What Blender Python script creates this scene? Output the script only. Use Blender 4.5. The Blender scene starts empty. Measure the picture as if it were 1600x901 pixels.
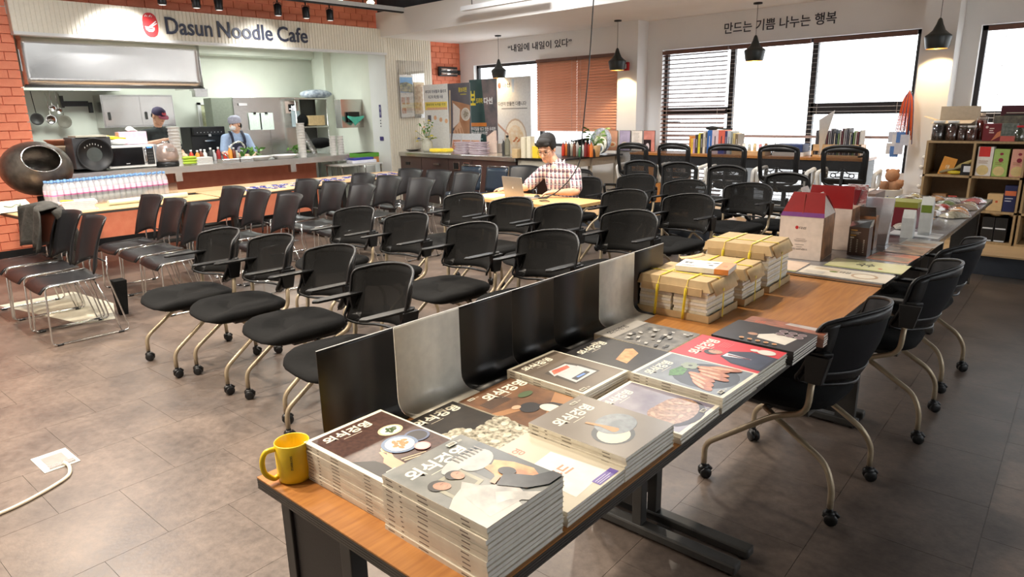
import bpy, math, random
from mathutils import Vector, Matrix, Euler
random.seed(7)
PI = math.pi
SC = bpy.context.scene
C = SC.collection
R = math.radians

# ---------------------------------------------------------------- camera
F_PX = 1052.14
PITCH, ROLL, YAW = R(14.6777), R(-1.18304), R(43.2342)
CAM_H = 1.6
_cp, _sp, _cy, _sy = math.cos(PITCH), math.sin(PITCH), math.cos(YAW), math.sin(YAW)
FW = Vector((-_sy*_cp, _cy*_cp, -_sp))
RT0 = Vector((_cy, _sy, 0)); UP0 = RT0.cross(FW)
RT = math.cos(ROLL)*RT0 + math.sin(ROLL)*UP0
UP = -math.sin(ROLL)*RT0 + math.cos(ROLL)*UP0
camd = bpy.data.cameras.new('camera'); cam = bpy.data.objects.new('camera', camd); C.objects.link(cam)
camd.sensor_width = 36; camd.lens = F_PX/1600*36; camd.clip_start = .05; camd.clip_end = 200
mw = Matrix.Identity(4)
for i in range(3):
    mw[i][0] = RT[i]; mw[i][1] = UP[i]; mw[i][2] = -FW[i]
mw[2][3] = CAM_H
cam.matrix_world = mw
SC.camera = cam

# ---------------------------------------------------------------- sky, lights, exposure
W = bpy.data.worlds.new('overcast_sky'); SC.world = W; W.use_nodes = True
bg = W.node_tree.nodes['Background']
bg.inputs[0].default_value = (.93, .97, 1, 1); bg.inputs[1].default_value = 6.0
SC.view_settings.view_transform = 'Standard'; SC.view_settings.look = 'None'
SC.view_settings.gamma = 1; SC.view_settings.use_curve_mapping = False
SC.view_settings.exposure = -0.6
WARM = (1, .88, .73); NEUT = (.96, .98, 1); COOL = (.86, .93, 1)
SPOTS = [(-2.9, .5, 50, WARM), (-3.0, 2.9, 50, WARM), (-4.8, -.3, 80, WARM), (-6.9, 1.2, 75, WARM), (-5.2, 3.4, 60, WARM),
         (-3.6, 5.2, 45, WARM), (-7.0, 4.7, 55, WARM), (-3.4, -1.6, 55, WARM)]
ADDED_NARROW = [(-2.0, .55, 34, (1, .84, .64), 66), (-2.1, 2.2, 20, WARM, 60)]   # added tight beams, fittings unseen, to brighten the magazine table
FILL_PANELS = [(-4.4, 1.4, 40), (-6.2, 6.2, 65), (-3.2, 6.2, 40), (-7.6, 1.8, 50)]  # flat panels added out of view for general neutral fill

# ---------------------------------------------------------------- helpers
def ray(x, y): return FW*F_PX + RT*(x-800) - UP*(y-450.5)
def onz(x, y, z=0.):
    d = ray(x, y); t = (z-CAM_H)/d.z; return Vector((d.x*t, d.y*t, z))
def onx(x, y, X):
    d = ray(x, y); t = X/d.x; return Vector((X, d.y*t, CAM_H+d.z*t))
def ony(x, y, Y):
    d = ray(x, y); t = Y/d.y; return Vector((d.x*t, Y, CAM_H+d.z*t))

def T(x=0, y=0, z=0, rx=0, ry=0, rz=0, s=1):
    return Matrix.Translation((x, y, z)) @ Euler((R(rx), R(ry), R(rz))).to_matrix().to_4x4() @ Matrix.Diagonal((s, s, s, 1) if not isinstance(s, tuple) else (*s, 1))

def spline(pts, k=6, closed=False):
    P = [Vector(p) for p in pts]; n = len(P); out = []
    rng = range(n if closed else n-1)
    for i in rng:
        p0 = P[(i-1) % n] if (closed or i > 0) else P[0]*2-P[1]
        p1, p2 = P[i], P[(i+1) % n]
        p3 = P[(i+2) % n] if (closed or i+2 < n) else P[-1]*2-P[-2]
        for j in range(k):
            t = j/k; t2 = t*t; t3 = t2*t
            out.append(.5*((2*p1)+(p2-p0)*t+(2*p0-5*p1+4*p2-p3)*t2+(3*p1-p0-3*p2+p3)*t3))
    if not closed: out.append(P[-1])
    return out
def rounded(pts, r, k=4, closed=False):
    P = [Vector(p) for p in pts]; n = len(P); out = []
    for i in range(n):
        if not closed and i in (0, n-1): out.append(P[i]); continue
        a, b, c = P[i-1], P[i], P[(i+1) % n]
        d1 = (a-b); d2 = (c-b); q = min(r, d1.length*.45, d2.length*.45)
        s, e = b+d1.normalized()*q, b+d2.normalized()*q
        for j in range(k+1):
            t = j/k; out.append((1-t)**2*s+2*t*(1-t)*b+t*t*e)
    return out

_gly = {}
def glyphs(body, bold=0., spacing=1.):
    key = (body, bold, spacing)
    if key in _gly: return _gly[key]
    c = bpy.data.curves.new('t', 'FONT'); c.body = body; c.offset = bold; c.resolution_u = 3; c.space_character = spacing
    o = bpy.data.objects.new('t', c); m = o.to_mesh()
    vs = [v.co.copy() for v in m.vertices]; fs = [tuple(p.vertices) for p in m.polygons]
    o.to_mesh_clear(); bpy.data.objects.remove(o); bpy.data.curves.remove(c)
    if not vs: vs = [Vector((0, 0, 0))]
    x0 = min(v.x for v in vs); x1 = max(v.x for v in vs); y0 = min(v.y for v in vs); y1 = max(v.y for v in vs)
    w = max(x1-x0, 1e-6); h = max(y1-y0, 1e-6)
    vs = [((v.x-x0)/w, (v.y-y0)/h) for v in vs]
    _gly[key] = (vs, fs, w/h)
    return _gly[key]

class MB:
    def __init__(s): s.v = []; s.f = []; s.mi = []; s.sm = []; s.m = 0; s.M = None
    def add(s, vs, fs, smooth=False):
        b = len(s.v)
        if s.M is not None: vs = [s.M @ Vector(v) for v in vs]
        s.v += [tuple(v) for v in vs]
        s.f += [tuple(i+b for i in f) for f in fs]
        s.mi += [s.m]*len(fs); s.sm += [smooth]*len(fs); return s
    def b(s, x0, x1, y0, y1, z0, z1):
        return s.add([(x0,y0,z0),(x1,y0,z0),(x1,y1,z0),(x0,y1,z0),(x0,y0,z1),(x1,y0,z1),(x1,y1,z1),(x0,y1,z1)],
                     [(3,2,1,0),(4,5,6,7),(0,1,5,4),(1,2,6,5),(2,3,7,6),(3,0,4,7)])
    def cb(s, x, y, z, sx, sy, sz): return s.b(x-sx/2, x+sx/2, y-sy/2, y+sy/2, z-sz/2, z+sz/2)
    def hexa(s, p): return s.add(p, [(3,2,1,0),(4,5,6,7),(0,1,5,4),(1,2,6,5),(2,3,7,6),(3,0,4,7)])
    def rbox(s, x0, x1, y0, y1, z0, z1, r=.02, k=3):
        pts = rounded([(x0,y0,0),(x1,y0,0),(x1,y1,0),(x0,y1,0)], r, k, True)
        return s.prism([(p.x, p.y) for p in pts], z0, z1)
    def prism(s, pts, z0, z1, smooth=False):
        n = len(pts)
        vs = [(x, y, z0) for x, y in pts]+[(x, y, z1) for x, y in pts]
        return s.add(vs, [tuple(range(n-1, -1, -1)), tuple(range(n, 2*n))]+[(i, (i+1) % n, n+(i+1) % n, n+i) for i in range(n)], smooth)
    def flat(s, pts, z=0.):
        return s.add([(p[0], p[1], z) for p in pts], [tuple(range(len(pts)))])
    def disc(s, x, y, rx, ry, z=0., n=20, a=0):
        ca, sa = math.cos(R(a)), math.sin(R(a))
        return s.flat([(x+rx*math.cos(t)*ca-ry*math.sin(t)*sa, y+rx*math.cos(t)*sa+ry*math.sin(t)*ca) for t in [2*PI*i/n for i in range(n)]], z)
    def tube(s, pts, r, n=8, closed=False, cap=True):
        P = [Vector(p) for p in pts]; m = len(P)
        rs = r if isinstance(r, (list, tuple)) else [r]*m
        vs = []; ref = None
        for i in range(m):
            if closed: t = P[(i+1) % m]-P[i-1]
            else: t = P[min(i+1, m-1)]-P[max(i-1, 0)]
            t = t.normalized() if t.length > 1e-9 else Vector((0,0,1))
            if ref is None: ref = t.orthogonal().normalized()
            ref = (ref-t*ref.dot(t)); ref = ref.normalized() if ref.length > 1e-6 else t.orthogonal().normalized()
            bi = t.cross(ref)
            for j in range(n):
                a = 2*PI*j/n; vs.append(P[i]+(ref*math.cos(a)+bi*math.sin(a))*rs[i])
        fs = []
        for i in range(m if closed else m-1):
            k = (i+1) % m
            for j in range(n):
                l = (j+1) % n; fs.append((i*n+j, i*n+l, k*n+l, k*n+j))
        s.add(vs, fs, True)
        if cap and not closed:
            b = len(s.v)-len(vs)
            s.f += [tuple(b+j for j in range(n-1, -1, -1)), tuple(b+(m-1)*n+j for j in range(n))]; s.mi += [s.m]*2; s.sm += [False]*2
        return s
    def cyl(s, p0, p1, r0, r1=None, n=14): return s.tube([p0, p1], [r0, r0 if r1 is None else r1], n)
    def lathe(s, prof, x=0, y=0, z=0, n=20, cap=True, sx=1, sy=1):
        m = len(prof); vs = [(x+r*sx*math.cos(2*PI*j/n), y+r*sy*math.sin(2*PI*j/n), z+h) for r, h in prof for j in range(n)]
        fs = [(i*n+j, i*n+(j+1) % n, (i+1)*n+(j+1) % n, (i+1)*n+j) for i in range(m-1) for j in range(n)]
        s.add(vs, fs, True)
        if cap:
            b = len(s.v)-len(vs)
            s.f += [tuple(b+j for j in range(n-1, -1, -1)), tuple(b+(m-1)*n+j for j in range(n))]; s.mi += [s.m]*2; s.sm += [False]*2
        return s
    def ball(s, c, r, n=12, m=8):
        rr = r if isinstance(r, (tuple, list)) else (r, r, r)
        vs = [(c[0], c[1], c[2]-rr[2])]
        for i in range(1, m):
            a = -PI/2+PI*i/m
            for j in range(n): vs.append((c[0]+rr[0]*math.cos(a)*math.cos(2*PI*j/n), c[1]+rr[1]*math.cos(a)*math.sin(2*PI*j/n), c[2]+rr[2]*math.sin(a)))
        vs.append((c[0], c[1], c[2]+rr[2])); L = len(vs)-1
        fs = [(0, 1+(j+1) % n, 1+j) for j in range(n)]
        for i in range(m-2):
            for j in range(n): fs.append((1+i*n+j, 1+i*n+(j+1) % n, 1+(i+1)*n+(j+1) % n, 1+(i+1)*n+j))
        fs += [(1+(m-2)*n+j, 1+(m-2)*n+(j+1) % n, L) for j in range(n)]
        return s.add(vs, fs, True)
    def sheet(s, fn, nu, nv, th=0., smooth=True):
        """fn(u,v)->point; thick sheet when th>0 (offset along normal)"""
        P = [[Vector(fn(i/nu, j/nv)) for j in range(nv+1)] for i in range(nu+1)]
        def nrm(i, j):
            a = P[min(i+1, nu)][j]-P[max(i-1, 0)][j]; b = P[i][min(j+1, nv)]-P[i][max(j-1, 0)]
            q = a.cross(b); return q.normalized() if q.length > 1e-9 else Vector((0,0,1))
        top = [P[i][j]+nrm(i, j)*th/2 for i in range(nu+1) for j in range(nv+1)]
        id = lambda i, j: i*(nv+1)+j
        f1 = [(id(i, j), id(i+1, j), id(i+1, j+1), id(i, j+1)) for i in range(nu) for j in range(nv)]
        if th <= 0: return s.add(top, f1, smooth)
        bot = [P[i][j]-nrm(i, j)*th/2 for i in range(nu+1) for j in range(nv+1)]
        N = len(top)
        f2 = [(d+N, c+N, b+N, a+N) for a, b, c, d in f1]
        rim = [id(i, 0) for i in range(nu)]+[id(nu, j) for j in range(nv)]+[id(i, nv) for i in range(nu, 0, -1)]+[id(0, j) for j in range(nv, 0, -1)]
        f3 = [(rim[k]+N, rim[(k+1) % len(rim)]+N, rim[(k+1) % len(rim)], rim[k]) for k in range(len(rim))]
        return s.add(top+bot, f1+f2+f3, smooth)
    def text(s, body, x, y, w, h, z=0., bold=0., th=0., spacing=1.):
        """text filling a w x h box, lower-left corner at (x,y) in the current plane"""
        vs, fs, asp = glyphs(body, bold, spacing)
        if w is None: w = h*asp
        if h is None: h = w/asp
        p = [(x+a*w, y+b*h, z+th) for a, b in vs]
        if th <= 0: return s.add(p, fs)
        s.add(p, fs); n = len(p)
        from collections import Counter
        ed = Counter()
        for f in fs:
            for i in range(len(f)): ed[tuple(sorted((f[i], f[(i+1) % len(f)])))] += 1
        side = []; low = [(a, b, z) for a, b, _ in p]
        for f in fs:
            for i in range(len(f)):
                a, b2 = f[i], f[(i+1) % len(f)]
                if ed[tuple(sorted((a, b2)))] == 1: side.append((b2, a, a+n, b2+n))
        return s.add(p+low, side)
    def build(s, name, mats, parent=None, bevel=0., loc=None, rot=None, seg=2):
        me = bpy.data.meshes.new(name); me.from_pydata(s.v, [], s.f)
        mats = mats if isinstance(mats, (list, tuple)) else [mats]
        for m in mats: me.materials.append(m)
        me.polygons.foreach_set('material_index', s.mi); me.polygons.foreach_set('use_smooth', s.sm)
        me.update()
        o = bpy.data.objects.new(name, me); C.objects.link(o)
        if parent: o.parent = parent
        if loc: o.location = loc
        if rot: o.rotation_euler = [R(a) for a in rot]
        if bevel:
            md = o.modifiers.new('b', 'BEVEL'); md.width = bevel; md.segments = seg; md.limit_method = 'ANGLE'; md.angle_limit = R(40)
        return o

def tag(o, label=None, cat=None, group=None, kind=None):
    if label: o['label'] = label
    if cat: o['category'] = cat
    if group: o['group'] = group
    if kind: o['kind'] = kind
    return o
def thing(name, label, cat, loc=(0,0,0), rz=0, group=None):
    o = bpy.data.objects.new(name, None); C.objects.link(o); o.empty_display_size = .1
    o.location = loc; o.rotation_euler = (0, 0, R(rz)); return tag(o, label, cat, group)
def struct(name, mb, m, parent=None, bevel=0):
    o = mb.build(name, m, parent, bevel)
    if not parent: o['kind'] = 'structure'
    return o
KIDS = {}
def dup(root, loc=None, rz=None, label=None, group=None):
    def cp(o, par):
        c = o.copy(); C.objects.link(c)
        if par: c.parent = par
        for ch in kids(o): cp(ch, c)
        return c
    def kids(o):
        if o.name not in KIDS: KIDS[o.name] = list(o.children)
        return KIDS[o.name]
    r = cp(root, None)
    if loc is not None: r.location = loc
    if rz is not None: r.rotation_euler = (r.rotation_euler[0], r.rotation_euler[1], R(rz))
    if label: r['label'] = label
    if group: r['group'] = group
    return r

# ---------------------------------------------------------------- materials
_M = {}
def mat(name, col, rough=.5, metal=0., var=.06, vs=30, bump=0., bs=200, col2=None, mix=.5, spec=.5, alpha=1., emit=0., ecol=None, stretch=None, trans=0., coat=0.):
    if name in _M: return _M[name]
    m = bpy.data.materials.new(name); m.use_nodes = True; nt = m.node_tree; N = nt.nodes; L = nt.links
    p = N['Principled BSDF']
    p.inputs['Roughness'].default_value = rough; p.inputs['Metallic'].default_value = metal
    p.inputs['Specular IOR Level'].default_value = spec
    if trans: p.inputs['Transmission Weight'].default_value = trans
    if coat: p.inputs['Coat Weight'].default_value = coat; p.inputs['Coat Roughness'].default_value = .08
    tc = N.new('ShaderNodeTexCoord'); mp = N.new('ShaderNodeMapping'); L.new(tc.outputs['Object'], mp.inputs[0])
    if stretch: mp.inputs['Scale'].default_value = stretch
    nz = N.new('ShaderNodeTexNoise'); nz.inputs['Scale'].default_value = vs; nz.inputs['Detail'].default_value = 4
    L.new(mp.outputs[0], nz.inputs['Vector'])
    cr = N.new('ShaderNodeValToRGB')
    if col2 is None:
        a = [max(0, c*(1-var)) for c in col]; b = [min(1, c*(1+var)) for c in col]
    else: a, b = col, col2
    cr.color_ramp.elements[0].color = (*a[:3], 1); cr.color_ramp.elements[1].color = (*b[:3], 1)
    cr.color_ramp.elements[0].position = max(0, mix-.18); cr.color_ramp.elements[1].position = min(1, mix+.18)
    L.new(nz.outputs[0], cr.inputs[0]); L.new(cr.outputs[0], p.inputs['Base Color'])
    if bump:
        n2 = N.new('ShaderNodeTexNoise'); n2.inputs['Scale'].default_value = bs; L.new(mp.outputs[0], n2.inputs['Vector'])
        bp = N.new('ShaderNodeBump'); bp.inputs['Strength'].default_value = bump; bp.inputs['Distance'].default_value = .01
        L.new(n2.outputs[0], bp.inputs['Height']); L.new(bp.outputs[0], p.inputs['Normal'])
    if emit:
        p.inputs['Emission Color'].default_value = (*(ecol or col)[:3], 1); p.inputs['Emission Strength'].default_value = emit
    if alpha < 1: p.inputs['Alpha'].default_value = alpha
    _M[name] = m
    return m
def clear(name, col=(1,1,1), gl=.12, rough=.03):
    """thin clear glass or film: mostly see-through with a glossy skin"""
    if name in _M: return _M[name]
    m = bpy.data.materials.new(name); m.use_nodes = True; nt = m.node_tree; N = nt.nodes; L = nt.links
    N.remove(N['Principled BSDF'])
    t = N.new('ShaderNodeBsdfTransparent'); t.inputs[0].default_value = (*col, 1)
    g = N.new('ShaderNodeBsdfGlossy'); g.inputs['Roughness'].default_value = rough
    x = N.new('ShaderNodeMixShader'); x.inputs[0].default_value = gl
    L.new(t.outputs[0], x.inputs[1]); L.new(g.outputs[0], x.inputs[2]); L.new(x.outputs[0], N['Material Output'].inputs[0])
    _M[name] = m; return m
def col(h):
    """sRGB 0-255 -> linear"""
    return tuple(((c/255)/12.92 if c <= 10 else (((c/255)+.055)/1.055)**2.4) for c in h)
def paint(r, g, b, rough=.5, **k):
    return mat('paint_%d_%d_%d_%d' % (r, g, b, rough*100), col((r, g, b)), rough, **k)

m_black = mat('black_plastic', (.007, .007, .0075), .42, var=.1, bump=.05, bs=300)
m_shell = mat('black_textured_shell', (.0095, .0095, .011), .36, bump=.12, bs=500)
m_fabric = mat('black_fabric', (.006, .006, .006), .95, var=.25, vs=120, bump=.3, bs=700, spec=.2)
m_chrome = mat('chrome', (.75, .74, .72), .16, 1., var=.03)
m_steel = mat('brushed_steel', (.62, .61, .59), .27, 1., var=.12, vs=8, stretch=(1, 1, 30), bump=.03, bs=40)
m_beige = mat('champagne_metal', col((176, 160, 134)), .38, .4, var=.05)
m_dgrey = mat('dark_grey_metal', (.05, .048, .045), .45, .3)
m_white = mat('white_paint', (.78, .78, .77), .6, var=.02, vs=3)
m_wplast = mat('white_plastic', (.74, .73, .70), .35, var=.03)
m_paper = mat('paper', (.78, .75, .68), .8, var=.06, vs=60)
m_kraft = mat('kraft_paper', col((200, 172, 128)), .8, var=.08, vs=25)
m_wood = mat('warm_wood', col((184, 126, 66)), .33, col2=col((160, 104, 54)), vs=6, stretch=(12, 1, 12), spec=.5)
m_lwood = mat('light_wood', col((222, 186, 138)), .4, col2=col((206, 168, 120)), vs=6, stretch=(1, 12, 12))
m_shelf = mat('shelf_wood', col((176, 148, 108)), .5, col2=col((150, 124, 88)), vs=5, stretch=(8, 8, 1))
m_edge = mat('dark_edge', (.035, .03, .026), .5)
m_glass = clear('window_glass', (1, 1, 1), .06)
m_film = clear('clear_film', (.97, .97, .97), .22, .12)
m_jarglass = clear('jar_glass', (.9, .9, .9), .14, .06)
m_bottle = mat('clear_bottle', (.82, .84, .88), .12, alpha=.38, var=.02)
m_orange = mat('orange_brick_paint', col((228, 128, 94)), .6, col2=col((236, 142, 106)), vs=9, bump=.25, bs=90)
m_ltext = mat('dark_lettering', (.03, .032, .045), .5)
m_red = paint(190, 34, 40)
m_yellow = paint(240, 205, 40, .35)
m_green = mat('leaf_green', col((110, 160, 60)), .5, col2=col((60, 110, 40)), vs=40)
m_skin = mat('skin', col((226, 176, 146)), .5, var=.05, vs=12)
m_hair = mat('black_hair', (.009, .007, .006), .65, var=.3, vs=80, bump=.4, bs=220, stretch=(1, 1, .25))
def mesh_fabric(name, c, a):
    m = mat(name, c, .8, alpha=a, spec=.2); return m
m_mesh = mesh_fabric('black_mesh', (.010, .0095, .009), .84)
m_mesh2 = mesh_fabric('sheer_black_mesh', (.03, .03, .03), .42)
# ================================================================ structure
CE = 2.87           # lowered ceiling by the windows
YW = 9.3            # window wall
XK = -10.0          # kitchen wall line
# floor tiles, 0.5 m vinyl, laid 2.87 degrees off the walls
m_tile = mat('vinyl_tile', col((112, 98, 88)), .36, col2=col((86, 75, 68)), vs=3.2, bump=.05, bs=60, spec=.45)
def rework_tile(m):
    nt = m.node_tree; N = nt.nodes; L = nt.links
    geo = N.new('ShaderNodeNewGeometry')
    for n in N:
        if n.type == 'MAPPING': L.new(geo.outputs['Position'], n.inputs[0])
    base = [n for n in N if n.type == 'VALTORGB'][0]
    n2 = N.new('ShaderNodeTexNoise'); n2.inputs['Scale'].default_value = 26; n2.inputs['Detail'].default_value = 8; n2.inputs['Roughness'].default_value = .7
    L.new(geo.outputs['Position'], n2.inputs['Vector'])
    mp = N.new('ShaderNodeMapRange'); mp.inputs[1].default_value = .3; mp.inputs[2].default_value = .7; mp.inputs[3].default_value = .72; mp.inputs[4].default_value = 1.28
    L.new(n2.outputs[0], mp.inputs[0])
    oi = N.new('ShaderNodeObjectInfo')
    m3 = N.new('ShaderNodeMapRange'); m3.inputs[3].default_value = .97; m3.inputs[4].default_value = 1.03; L.new(oi.outputs['Random'], m3.inputs[0])
    mu = N.new('ShaderNodeMath'); mu.operation = 'MULTIPLY'; L.new(mp.outputs[0], mu.inputs[0]); L.new(m3.outputs[0], mu.inputs[1])
    vm = N.new('ShaderNodeVectorMath'); vm.operation = 'SCALE'; L.new(base.outputs[0], vm.inputs[0]); L.new(mu.outputs[0], vm.inputs['Scale'])
    p = [n for n in N if n.type == 'BSDF_PRINCIPLED'][0]; L.new(vm.outputs[0], p.inputs['Base Color'])
    rr = N.new('ShaderNodeMapRange'); rr.inputs[3].default_value = .26; rr.inputs[4].default_value = .5; L.new(n2.outputs[0], rr.inputs[0]); L.new(rr.outputs[0], p.inputs['Roughness'])
rework_tile(m_tile)
floor = struct('floor', MB().b(-14, 4, -3.2, 9.6, -.08, -.004), mat('floor_joint', (.105, .092, .082), .42))
FA = R(2.87); fe = Vector((math.cos(FA), math.sin(FA), 0)); fn_ = Vector((-math.sin(FA), math.cos(FA), 0))
O0 = Vector((-.315, 4.29, 0)); cells = []
for i in range(-22, 9):
    for j in range(-16, 12):
        off = .25 if i % 2 else 0
        c = O0+fe*(i*.5+.25)+fn_*(j*.485+.24+off)
        if -9.97 < c.x < 3.4 and -2.9 < c.y < 7.62:
            d = c.to_2d().length
            v = c-Vector((0, 0, CAM_H)); w = v.dot(FW)
            vis = w > .3 and abs(v.dot(RT)/w) < .9 and abs(v.dot(UP)/w) < .6
            cells.append((0 if vis else 1, d, c))
cells.sort(key=lambda t: (t[0], t[1]))
def tile_mb(cs):
    mb = MB()
    for c in cs:
        mb.M = Matrix.Translation(c) @ Matrix.Rotation(FA, 4, 'Z'); mb.b(-.2492, .2492, -.2418, .2418, -.004, 0)
    return mb
t0 = tile_mb([Vector((0, 0, 0))]).build('floor_tile', m_tile, floor); t0.location = cells[0][2]
for k, (a, b_, c) in enumerate(cells[1:290]):
    t = t0.copy(); C.objects.link(t); t.parent = floor; t.location = c
o = tile_mb([c[2] for c in cells[290:]]).build('floor_tile', m_tile, floor); o['kind'] = 'stuff'

m_wall = mat('wall_paint', (.80, .79, .775), .7, var=.02, vs=2)
m_ceil = mat('ceiling_paint', (.84, .80, .75), .8, var=.02, vs=2)
m_dark = mat('dark_ceiling', (.035, .04, .05), .8, var=.2, vs=4)
m_cream = mat('cream_ribbed_cladding', col((232, 224, 206)), .55, var=.03)
m_kwall = mat('pale_green_wall', col((222, 226, 214)), .55, var=.03, vs=3)
# main dark ceiling, bulkhead, kitchen ceiling
struct('ceiling', MB().b(-14, 3.7, -3.2, 7.4, 3.6, 3.75), m_dark)
struct('trim_1', MB().b(-9.95, 3.7, 7.36, 9.3, CE, CE+.12).b(-9.95, 3.7, 7.36, 7.46, CE+.12, 3.26), m_ceil)
struct('trim_2', MB().b(-9.95, 3.7, 7.40, 7.5, 3.26, 3.62), m_dark)
# window wall: openings for window 1, 2, 3
wins = [(-9.62, -6.24, 1.0, 2.46), (-5.56, -2.16, .28, 2.44), (-1.58, 3.2, .9, 2.42)]
mb = MB(); x = -12.95
for (a, b2, z0, z1) in wins:
    mb.b(x, a, YW, YW+.18, 0, 3.7); mb.b(a, b2, YW, YW+.18, 0, z0); mb.b(a, b2, YW, YW+.18, z1, 3.7); x = b2
mb.b(x, 3.7, YW, YW+.18, 0, 3.7)
struct('wall_back', mb, m_wall)
m_frame = mat('black_window_frame', (.02, .018, .02), .4)
def window(n, x0, x1, z0, z1, vs, hs):
    mb = MB(); y = YW+.08; w = .05
    mb.b(x0, x1, y, y+.06, z1-w, z1).b(x0, x1, y, y+.06, z0, z0+w).b(x0, x0+w, y, y+.06, z0, z1).b(x1-w, x1, y, y+.06, z0, z1)
    for v in vs: mb.b(v-.035, v+.035, y, y+.06, z0, z1)
    for a, c, h, t in hs: mb.b(a, c, y, y+.06, h-t/2, h+t/2)
    o = struct('window_%d' % n, mb, m_frame)
    e = [x0]+list(vs)+[x1]
    for a, c in zip(e, e[1:]):
        MB().b(a, c, y+.025, y+.03, z0, z1).build('pane', m_glass, o)
window(1, *wins[0], (-8.02,), ())
window(2, *wins[1], (-4.49, -3.37), ((-5.56, -4.49, 1.56, .10), (-3.37, -2.16, 1.56, .14), (-5.56, -5.3, 1.4, .02)))
window(3, *wins[2], (.1, 1.6), ((-1.58, .1, 1.44, .12),))
# columns
mb = MB().b(-6.17, -5.82, 9.02, YW, 0, CE); mb.b(-2.08, -1.75, 9.0, YW, 0, CE); struct('wall_pier', mb, m_wall)
m_wbrick = mat('white_brick_paint', (.82, .82, .8), .6, bump=.2, bs=60)
def bricks(par, m, w, h, nr, nc, fn, d=.03):
    """courses of bricks; fn(u,v)->matrix at brick centre"""
    base = None
    for r_ in range(nr):
        for c in range(nc+1):
            u0 = (c-.5*(r_ % 2))*w; u1 = u0+w; u0 = max(u0, 0); u1 = min(u1, nc*w)
            if u1-u0 < .03: continue
            mb = MB(); L_ = u1-u0-.009
            mb.b(-L_/2, L_/2, -d/2, d/2, -h/2+.0045, h/2-.0045)
            key = round(L_, 3)
            if base is None: base = {}
            if key not in base:
                o = mb.build('brick', m, par); base[key] = o
            else:
                o = base[key].copy(); C.objects.link(o)
            o.matrix_local = fn((u0+u1)/2, (r_+.5)*h+random.uniform(-.001, .001), random.uniform(-.002, .002))
wl = struct('wall_left', MB().b(XK-.4, XK-.015, -3.2, 2.15, 0, 3.7).b(XK-.4, XK, 2.15, 9.3, 3.0, 3.7).b(XK-.4, XK, 8.48, 9.3, 0, 3.0).b(XK-.4, XK-.02, 7.47, 8.48, 0, 3.0), m_orange)
bricks(wl, m_orange, .21, .1, 31, 5, lambda u, v, d: T(XK-.004+d, 1.1+u, v, rz=90))
bricks(wl, m_orange, .21, .1, 29, 2, lambda u, v, d: T(XK-.42+u, 2.158+d, v))
bricks(wl, m_orange, .2, .1, 29, 4, lambda u, v, d: T(XK+.002+d, 8.49+u, v, rz=90))
bricks(wl, m_orange, .22, .1, 5, 24, lambda u, v, d: T(XK+.002+d, 2.15+u, 3.02+v, rz=90))
# ribbed cream cladding: sign fascia and the panel to the right of the kitchen
def ribs(y0, y1, z0, z1, x, pitch=.05):
    mb = MB(); mb.b(x-.12, x, y0, y1, z0, z1); y = y0+pitch/2
    while y < y1:
        mb.b(x, x+.008, y-pitch*.38, y+pitch*.38, z0, z1); y += pitch
    return mb
struct('trim_3', ribs(2.15, 7.46, 2.62, 3.0, -9.86), m_cream)
struct('trim_4', MB().b(-9.98, -9.84, 2.15, 7.46, 2.585, 2.62), m_wplast)
struct('trim_5', ribs(7.46, 8.48, 0, CE, -9.88), m_cream)
# opening jamb (white)
struct('wall_jamb', MB().b(-10.38, -9.9, 7.45, 7.62, 0, 3.0), m_white)
# kitchen shell
struct('wall_kitchen', MB().b(-12.75, -12.6, -.5, 7.8, 0, 3.0).b(-12.6, -10.4, 7.66, 7.8, 0, 3.0).b(-12.6, -10.4, -.5, -.35, 0, 3.0)
       .b(-12.3, -11.9, 7.5, 7.66, 0, 3.0), m_kwall)
struct('ceiling_kitchen', MB().b(-12.75, -10.0, -.5, 7.8, 2.82, 2.95).b(-12.6, -12.2, -.35, 7.66, 2.68, 2.82), m_kwall)
# remaining walls behind and beside the camera
struct('wall_front', MB().b(-10.4, 3.7, -3.35, -3.2, 0, 3.7), m_wall)
struct('wall_right', MB().b(3.5, 3.7, -3.2, 1.5, 0, 3.7).b(3.5, 3.7, 1.5, 7.0, 0, .9).b(3.5, 3.7, 1.5, 7.0, 2.4, 3.7).b(3.5, 3.7, 7.0, 9.3, 0, 3.7), m_wall)
window_r = struct('window_4', MB().b(3.58, 3.64, 1.5, 1.56, .9, 2.4).b(3.58, 3.64, 6.94, 7.0, .9, 2.4).b(3.58, 3.64, 4.2, 4.26, .9, 2.4).b(3.58, 3.64, 1.5, 7, .9, .96).b(3.58, 3.64, 1.5, 7, 2.34, 2.4), m_frame)
MB().b(3.6, 3.605, 1.56, 6.94, .96, 2.34).build('pane', m_glass, window_r)
# raised platform by the windows
struct('platform', MB().b(-5.9, 3.5, 7.66, YW, 0, .185), m_dark)
struct('trim_6', MB().b(-5.9, 3.5, 7.64, YW, .185, .2), m_lwood)
struct('wall_pipe', MB().b(-5.5, -2.2, 9.27, 9.3, 1.19, 1.225), mat('sill_pipe', col((190, 160, 150)), .5))

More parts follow.
